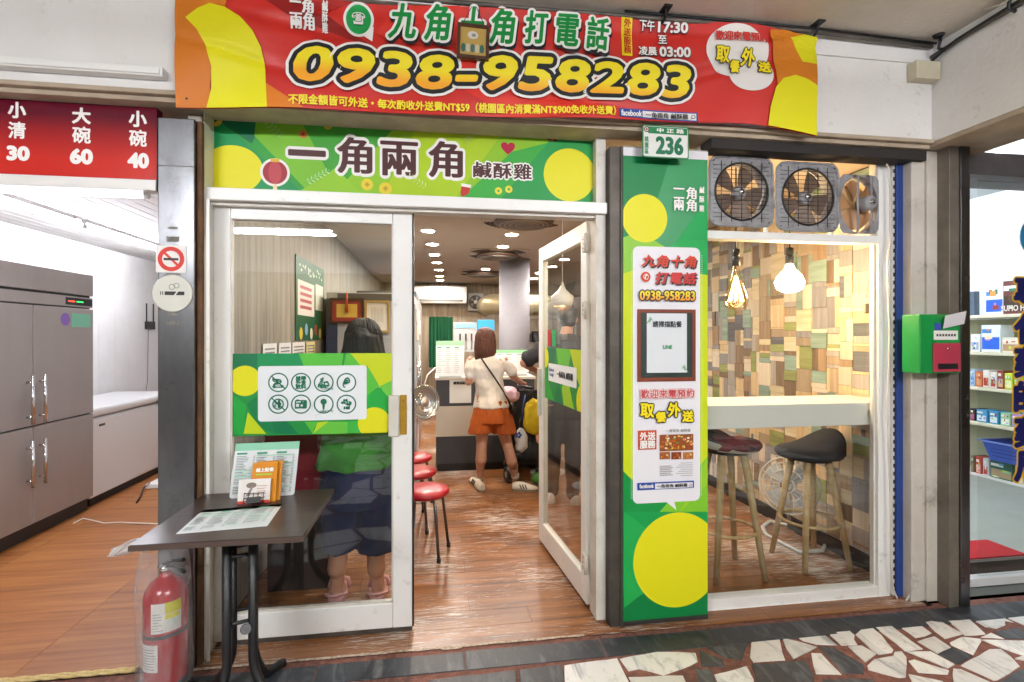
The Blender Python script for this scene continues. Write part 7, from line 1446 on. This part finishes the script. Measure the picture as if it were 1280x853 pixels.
# ---- person with long black hair, green shirt and navy shorts behind the sliding door
YG = 2.97; q_ = lambda px, py, dy=0: P(px, py, YG) + V(0, dy, 0)
pg = thing('person', 'person with long black hair, green shirt and navy shorts behind the sliding door', 'person', tuple(G(447, 752)))
f = V(-.05, 1, 0).normalized(); s = V(f.y, -f.x, 0); hc = q_(453, 428, .05); mb = MB(); head(mb, hc, f, s, .225); limb(mb, [q_(452, 446, .02), q_(450, 462)], [.052, .058])
mb.loft([ring(q_(x, y), a, b, s, f) for x, y, a, b in ((447, 600, .185, .13), (447, 575, .17, .12), (448, 540, .15, .11), (449, 500, .165, .115), (450, 475, .175, .105), (450, 463, .15, .08), (450, 458, .08, .06))])
wl = q_(418, 560, .24); limb(mb, [q_(413, 476), q_(402, 530, .03), wl], [.05, .042, .028]); hand(mb, wl, V(.3, .95, .1), V(.6, 0, -.6), .95, .8, -1); wr_ = q_(478, 560, .24); limb(mb, [q_(487, 476), q_(492, 530, .03), wr_], [.05, .042, .028]); hand(mb, wr_, V(-.3, .95, .1), V(-.6, 0, -.6), .95, .8, 1)
fa, fb = V(*G(421, 750)) + UP * .07, V(*G(472, 748)) + UP * .07; limb(mb, [q_(428, 610), q_(424, 680), fa], [.1, .056, .036]); limb(mb, [q_(468, 610), q_(470, 680), fb], [.1, .056, .036]); limb(mb, [q_(424, 688, -.01), q_(422, 708, -.025), fa + UP * .11], [.05, .053, .036]); limb(mb, [q_(470, 688, -.01), q_(471, 708, -.025), fb + UP * .11], [.05, .053, .036])
for a in (fa, fb): mb.ell(a + V(0, .06, -.035), (.04, .11, .025), 14, 8)
skinmesh(mb, .0068, 'body', m_skin, pg, 5); face_parts(hc, f, s, pg)
mb = MB(); mb.loft([ring(q_(x, y), a, b, s, f, 26) for x, y, a, b in ((447, 583, .215, .155), (447, 560, .2, .15), (448, 530, .185, .14), (449, 500, .19, .135), (450, 476, .195, .12), (450, 464, .17, .095), (450, 457, .08, .065))]); limb(mb, [q_(415, 476), q_(405, 512, .01)], [.07, .078]); limb(mb, [q_(485, 476), q_(491, 512, .01)], [.07, .078]); skinmesh(mb, .009, 't_shirt', mat('green_cotton', '#2b7a1c', .9), pg, 3, (8, 10, .018))
mb = MB(); mb.loft([ring(q_(447, y), a, b, s, f, 26) for y, a, b in ((575, .195, .138), (590, .2, .145), (615, .212, .15), (630, .21, .15))])
for x0, x1 in ((428, 424), (468, 471)): mb.loft([ring(q_(x, y), a, a * 1.1, s, f, 24) for x, y, a in ((x0, 608, .108), (x0 * .5 + x1 * .5, 640, .104), (x1, 686, .1))])
skinmesh(mb, .009, 'shorts', mat('navy_cotton', '#1d2648', .9, var=(10, .3), col2='#151c38'), pg, 3, (10, 6, .015))
mb = MB(); rot = Matrix((s, f, UP)).transposed(); mb.ell(hc + UP * .022 - f * .012, (.097, .115, .11), 22, 14, rot=rot); mb.loft([ring(q_(453, y, -.022), a, b, s, f, 20) for y, a, b in ((410, .05, .05), (420, .088, .095), (435, .105, .098), (455, .125, .095), (472, .13, .085), (490, .1, .06))]); hg = skinmesh(mb, .0075, 'hair', m_hairk, pg, 4, (26, 3, .007)); strands(hg, hc - f * .012, f, s, (.098, .116, .112), 260, q_(0, 490).z, m_hairk, 5, 2.6)
for a in (fa, fb):
    b = a - UP * .07; sl_ = MB(); pts = [(b.x + .052 * cos(t), b.y + .05 + .135 * sin(t)) for t in [2 * pi * k / 24 for k in range(24)]]; so = MB().prism(pts, Fr((0, 0, 0), (1, 0, 0), (0, 1, 0)), .006, .03).build('slipper', mat('pink_foam', '#cf9ea0', .7), pg)
    MB().tube([(b.x + .056 * cos(t), b.y + .0 - .085 * sin(t), .035 + .03 * abs(sin(t))) for t in [pi * k / 12 for k in range(13)]], .008, 8).build('heel_strap', MATS['pink_foam'], so); MB().tube([(b.x - .056, b.y + .09, .03), (b.x - .045, b.y + .09, .075), (b.x, b.y + .09, .088), (b.x + .045, b.y + .09, .075), (b.x + .056, b.y + .09, .03)], .013, 8).build('toe_strap', MATS['pink_foam'], so)

# ---- push chair with bags
YS = 5.12; q_ = lambda px, py, dy=0: P(px, py, YS) + V(0, dy, 0)
pcx = thing('push_chair', 'black push chair in front of the woman', 'push chair', tuple(G(652, 606)))
m_blk = mat('black_tube', '#1b1b1d', .4); zw = .08
w1, w2, w3, w4 = V(q_(634, 600).x, YS - .02, .085), V(q_(671, 600).x, YS - .14, .085), V(q_(634, 600).x + .05, YS + .5, .085), V(q_(671, 600).x + .05, YS + .42, .085)
for w in (w1, w2, w3, w4): wl_ = MB().lathe([(.05, -.018), (.078, -.016), (.08, 0), (.078, .016), (.05, .018)], w, (1, .25, 0), 24).build('wheel', m_blk, pcx); MB().lathe([(.03, -.02), (.03, .02)], w, (1, .25, 0), 16).build('hub', m_cas2, wl_)
hL, hR = q_(648, 484, .02), q_(664, 486, -.05)
for h_, wa, wb in ((hL, w3, w1), (hR, w4, w2)): MB().tube([h_, h_ + V(.02, .12, -.12), (wa + h_) / 2 + V(0, .02, -.02), wa + UP * .03], .012, 8).build('frame_tube', m_blk, pcx); MB().tube([h_ + V(.02, .14, -.2), (wb + h_) / 2 + V(.0, .1, 0), wb + UP * .02], .012, 8).build('frame_tube', m_blk, pcx)
MB().tube([hL, hL + V(-.01, -.03, .01), (hL + hR) / 2 + V(0, -.05, .015), hR + V(.01, -.03, .01), hR], .014, 8).build('handle_bar', m_blk, pcx)
sc_ = (w1 + w2 + w3 + w4) / 4; sr = []
for t, y, z in ((0, .28, .42), (.3, .1, .40), (.5, -.02, .45), (.8, -.08, .7), (1, -.1, .92)): c = V(sc_.x + .01, YS + .22 + y - .05, z); sr.append([c + V(a, b * .0 + (0.03 if b > 0 else 0), .0 if t > .4 else (.03 if b > 0 else 0)) for a, b in ((-.15, -1), (.15, -1), (.15, 1), (-.15, 1))])
MB().loft(sr, smooth=False).build('seat', mat('black_nylon', '#202022', .8), pcx)
MB().box(sc_.x - .15, sc_.x + .15, YS, YS + .4, .16, .28).build('basket', MATS['black_nylon'], pcx, bevel=.04)
def softbag(name, label, c, r, m, straps=True, sx=1):
    t = thing(name, label, 'bag', tuple(Vector(c) - UP * r[2])); mb = MB(); mb.ell(c, r, 18, 12); mb.ell(Vector(c) - UP * r[2] * .4, (r[0] * 1.02, r[1] * 1.02, r[2] * .7), 18, 12); skinmesh(mb, .012, 'bag_body', m, t, 3, (11, 11, .016))
    if straps: MB().tube([Vector(c) + V(-r[0] * .5, 0, r[2] * .8), Vector(c) + V(-.01, -.0, r[2] * 1.0 + .1), Vector(c) + V(r[0] * .5, 0, r[2] * .8)], .007, 6).build('strap', m_black, t)
    return t
softbag('yellow_bag', 'bulging yellow bag hung on the push chair handle', q_(664, 517, -.15), (.115, .08, .165), mat('yellow_fabric', '#d3b81a', .8, var=(6, .4), col2='#b3960f'))
softbag('dark_bag', 'black bag under the yellow bag on the push chair', q_(662, 560, -.12), (.1, .07, .09), MATS['black_nylon'])
tb_ = softbag('tote_bag', 'white tote bag with a blue print hanging from the push chair', q_(648, 546, -.17), (.066, .04, .115), mat('white_canvas', '#d0cfcc', .9)); F_ = FY(YS - .20); c0 = P(648, 544, YS - .22)
pr = Print(FY(YS - .222), -9, 9, 0, 9)
for k in range(5): a = k * 1.26; pr.add(disc(c0.x + .022 * cos(a), c0.z + .02 * sin(a), .012, k=12), '#27439a')
pr.build(tb_); MB().tube([q_(654, 492, -.12), q_(651, 505, -.15), q_(650, 522, -.16)], .022, 8, sq=(1, .3)).build('scarf', ink('#2a3570'), tb_)
pk = softbag('pink_blanket', 'pale pink blanket bundled over the push chair', q_(639, 494, .1), (.1, .08, .08), mat('pink_fleece', '#cfaab2', .95), False); pk['category'] = 'blanket'
softbag('green_pack', 'green snack pack in the push chair basket', q_(668, 592, -.16), (.06, .05, .055), mat('green_wrap', '#4d8a3a', .4), False)
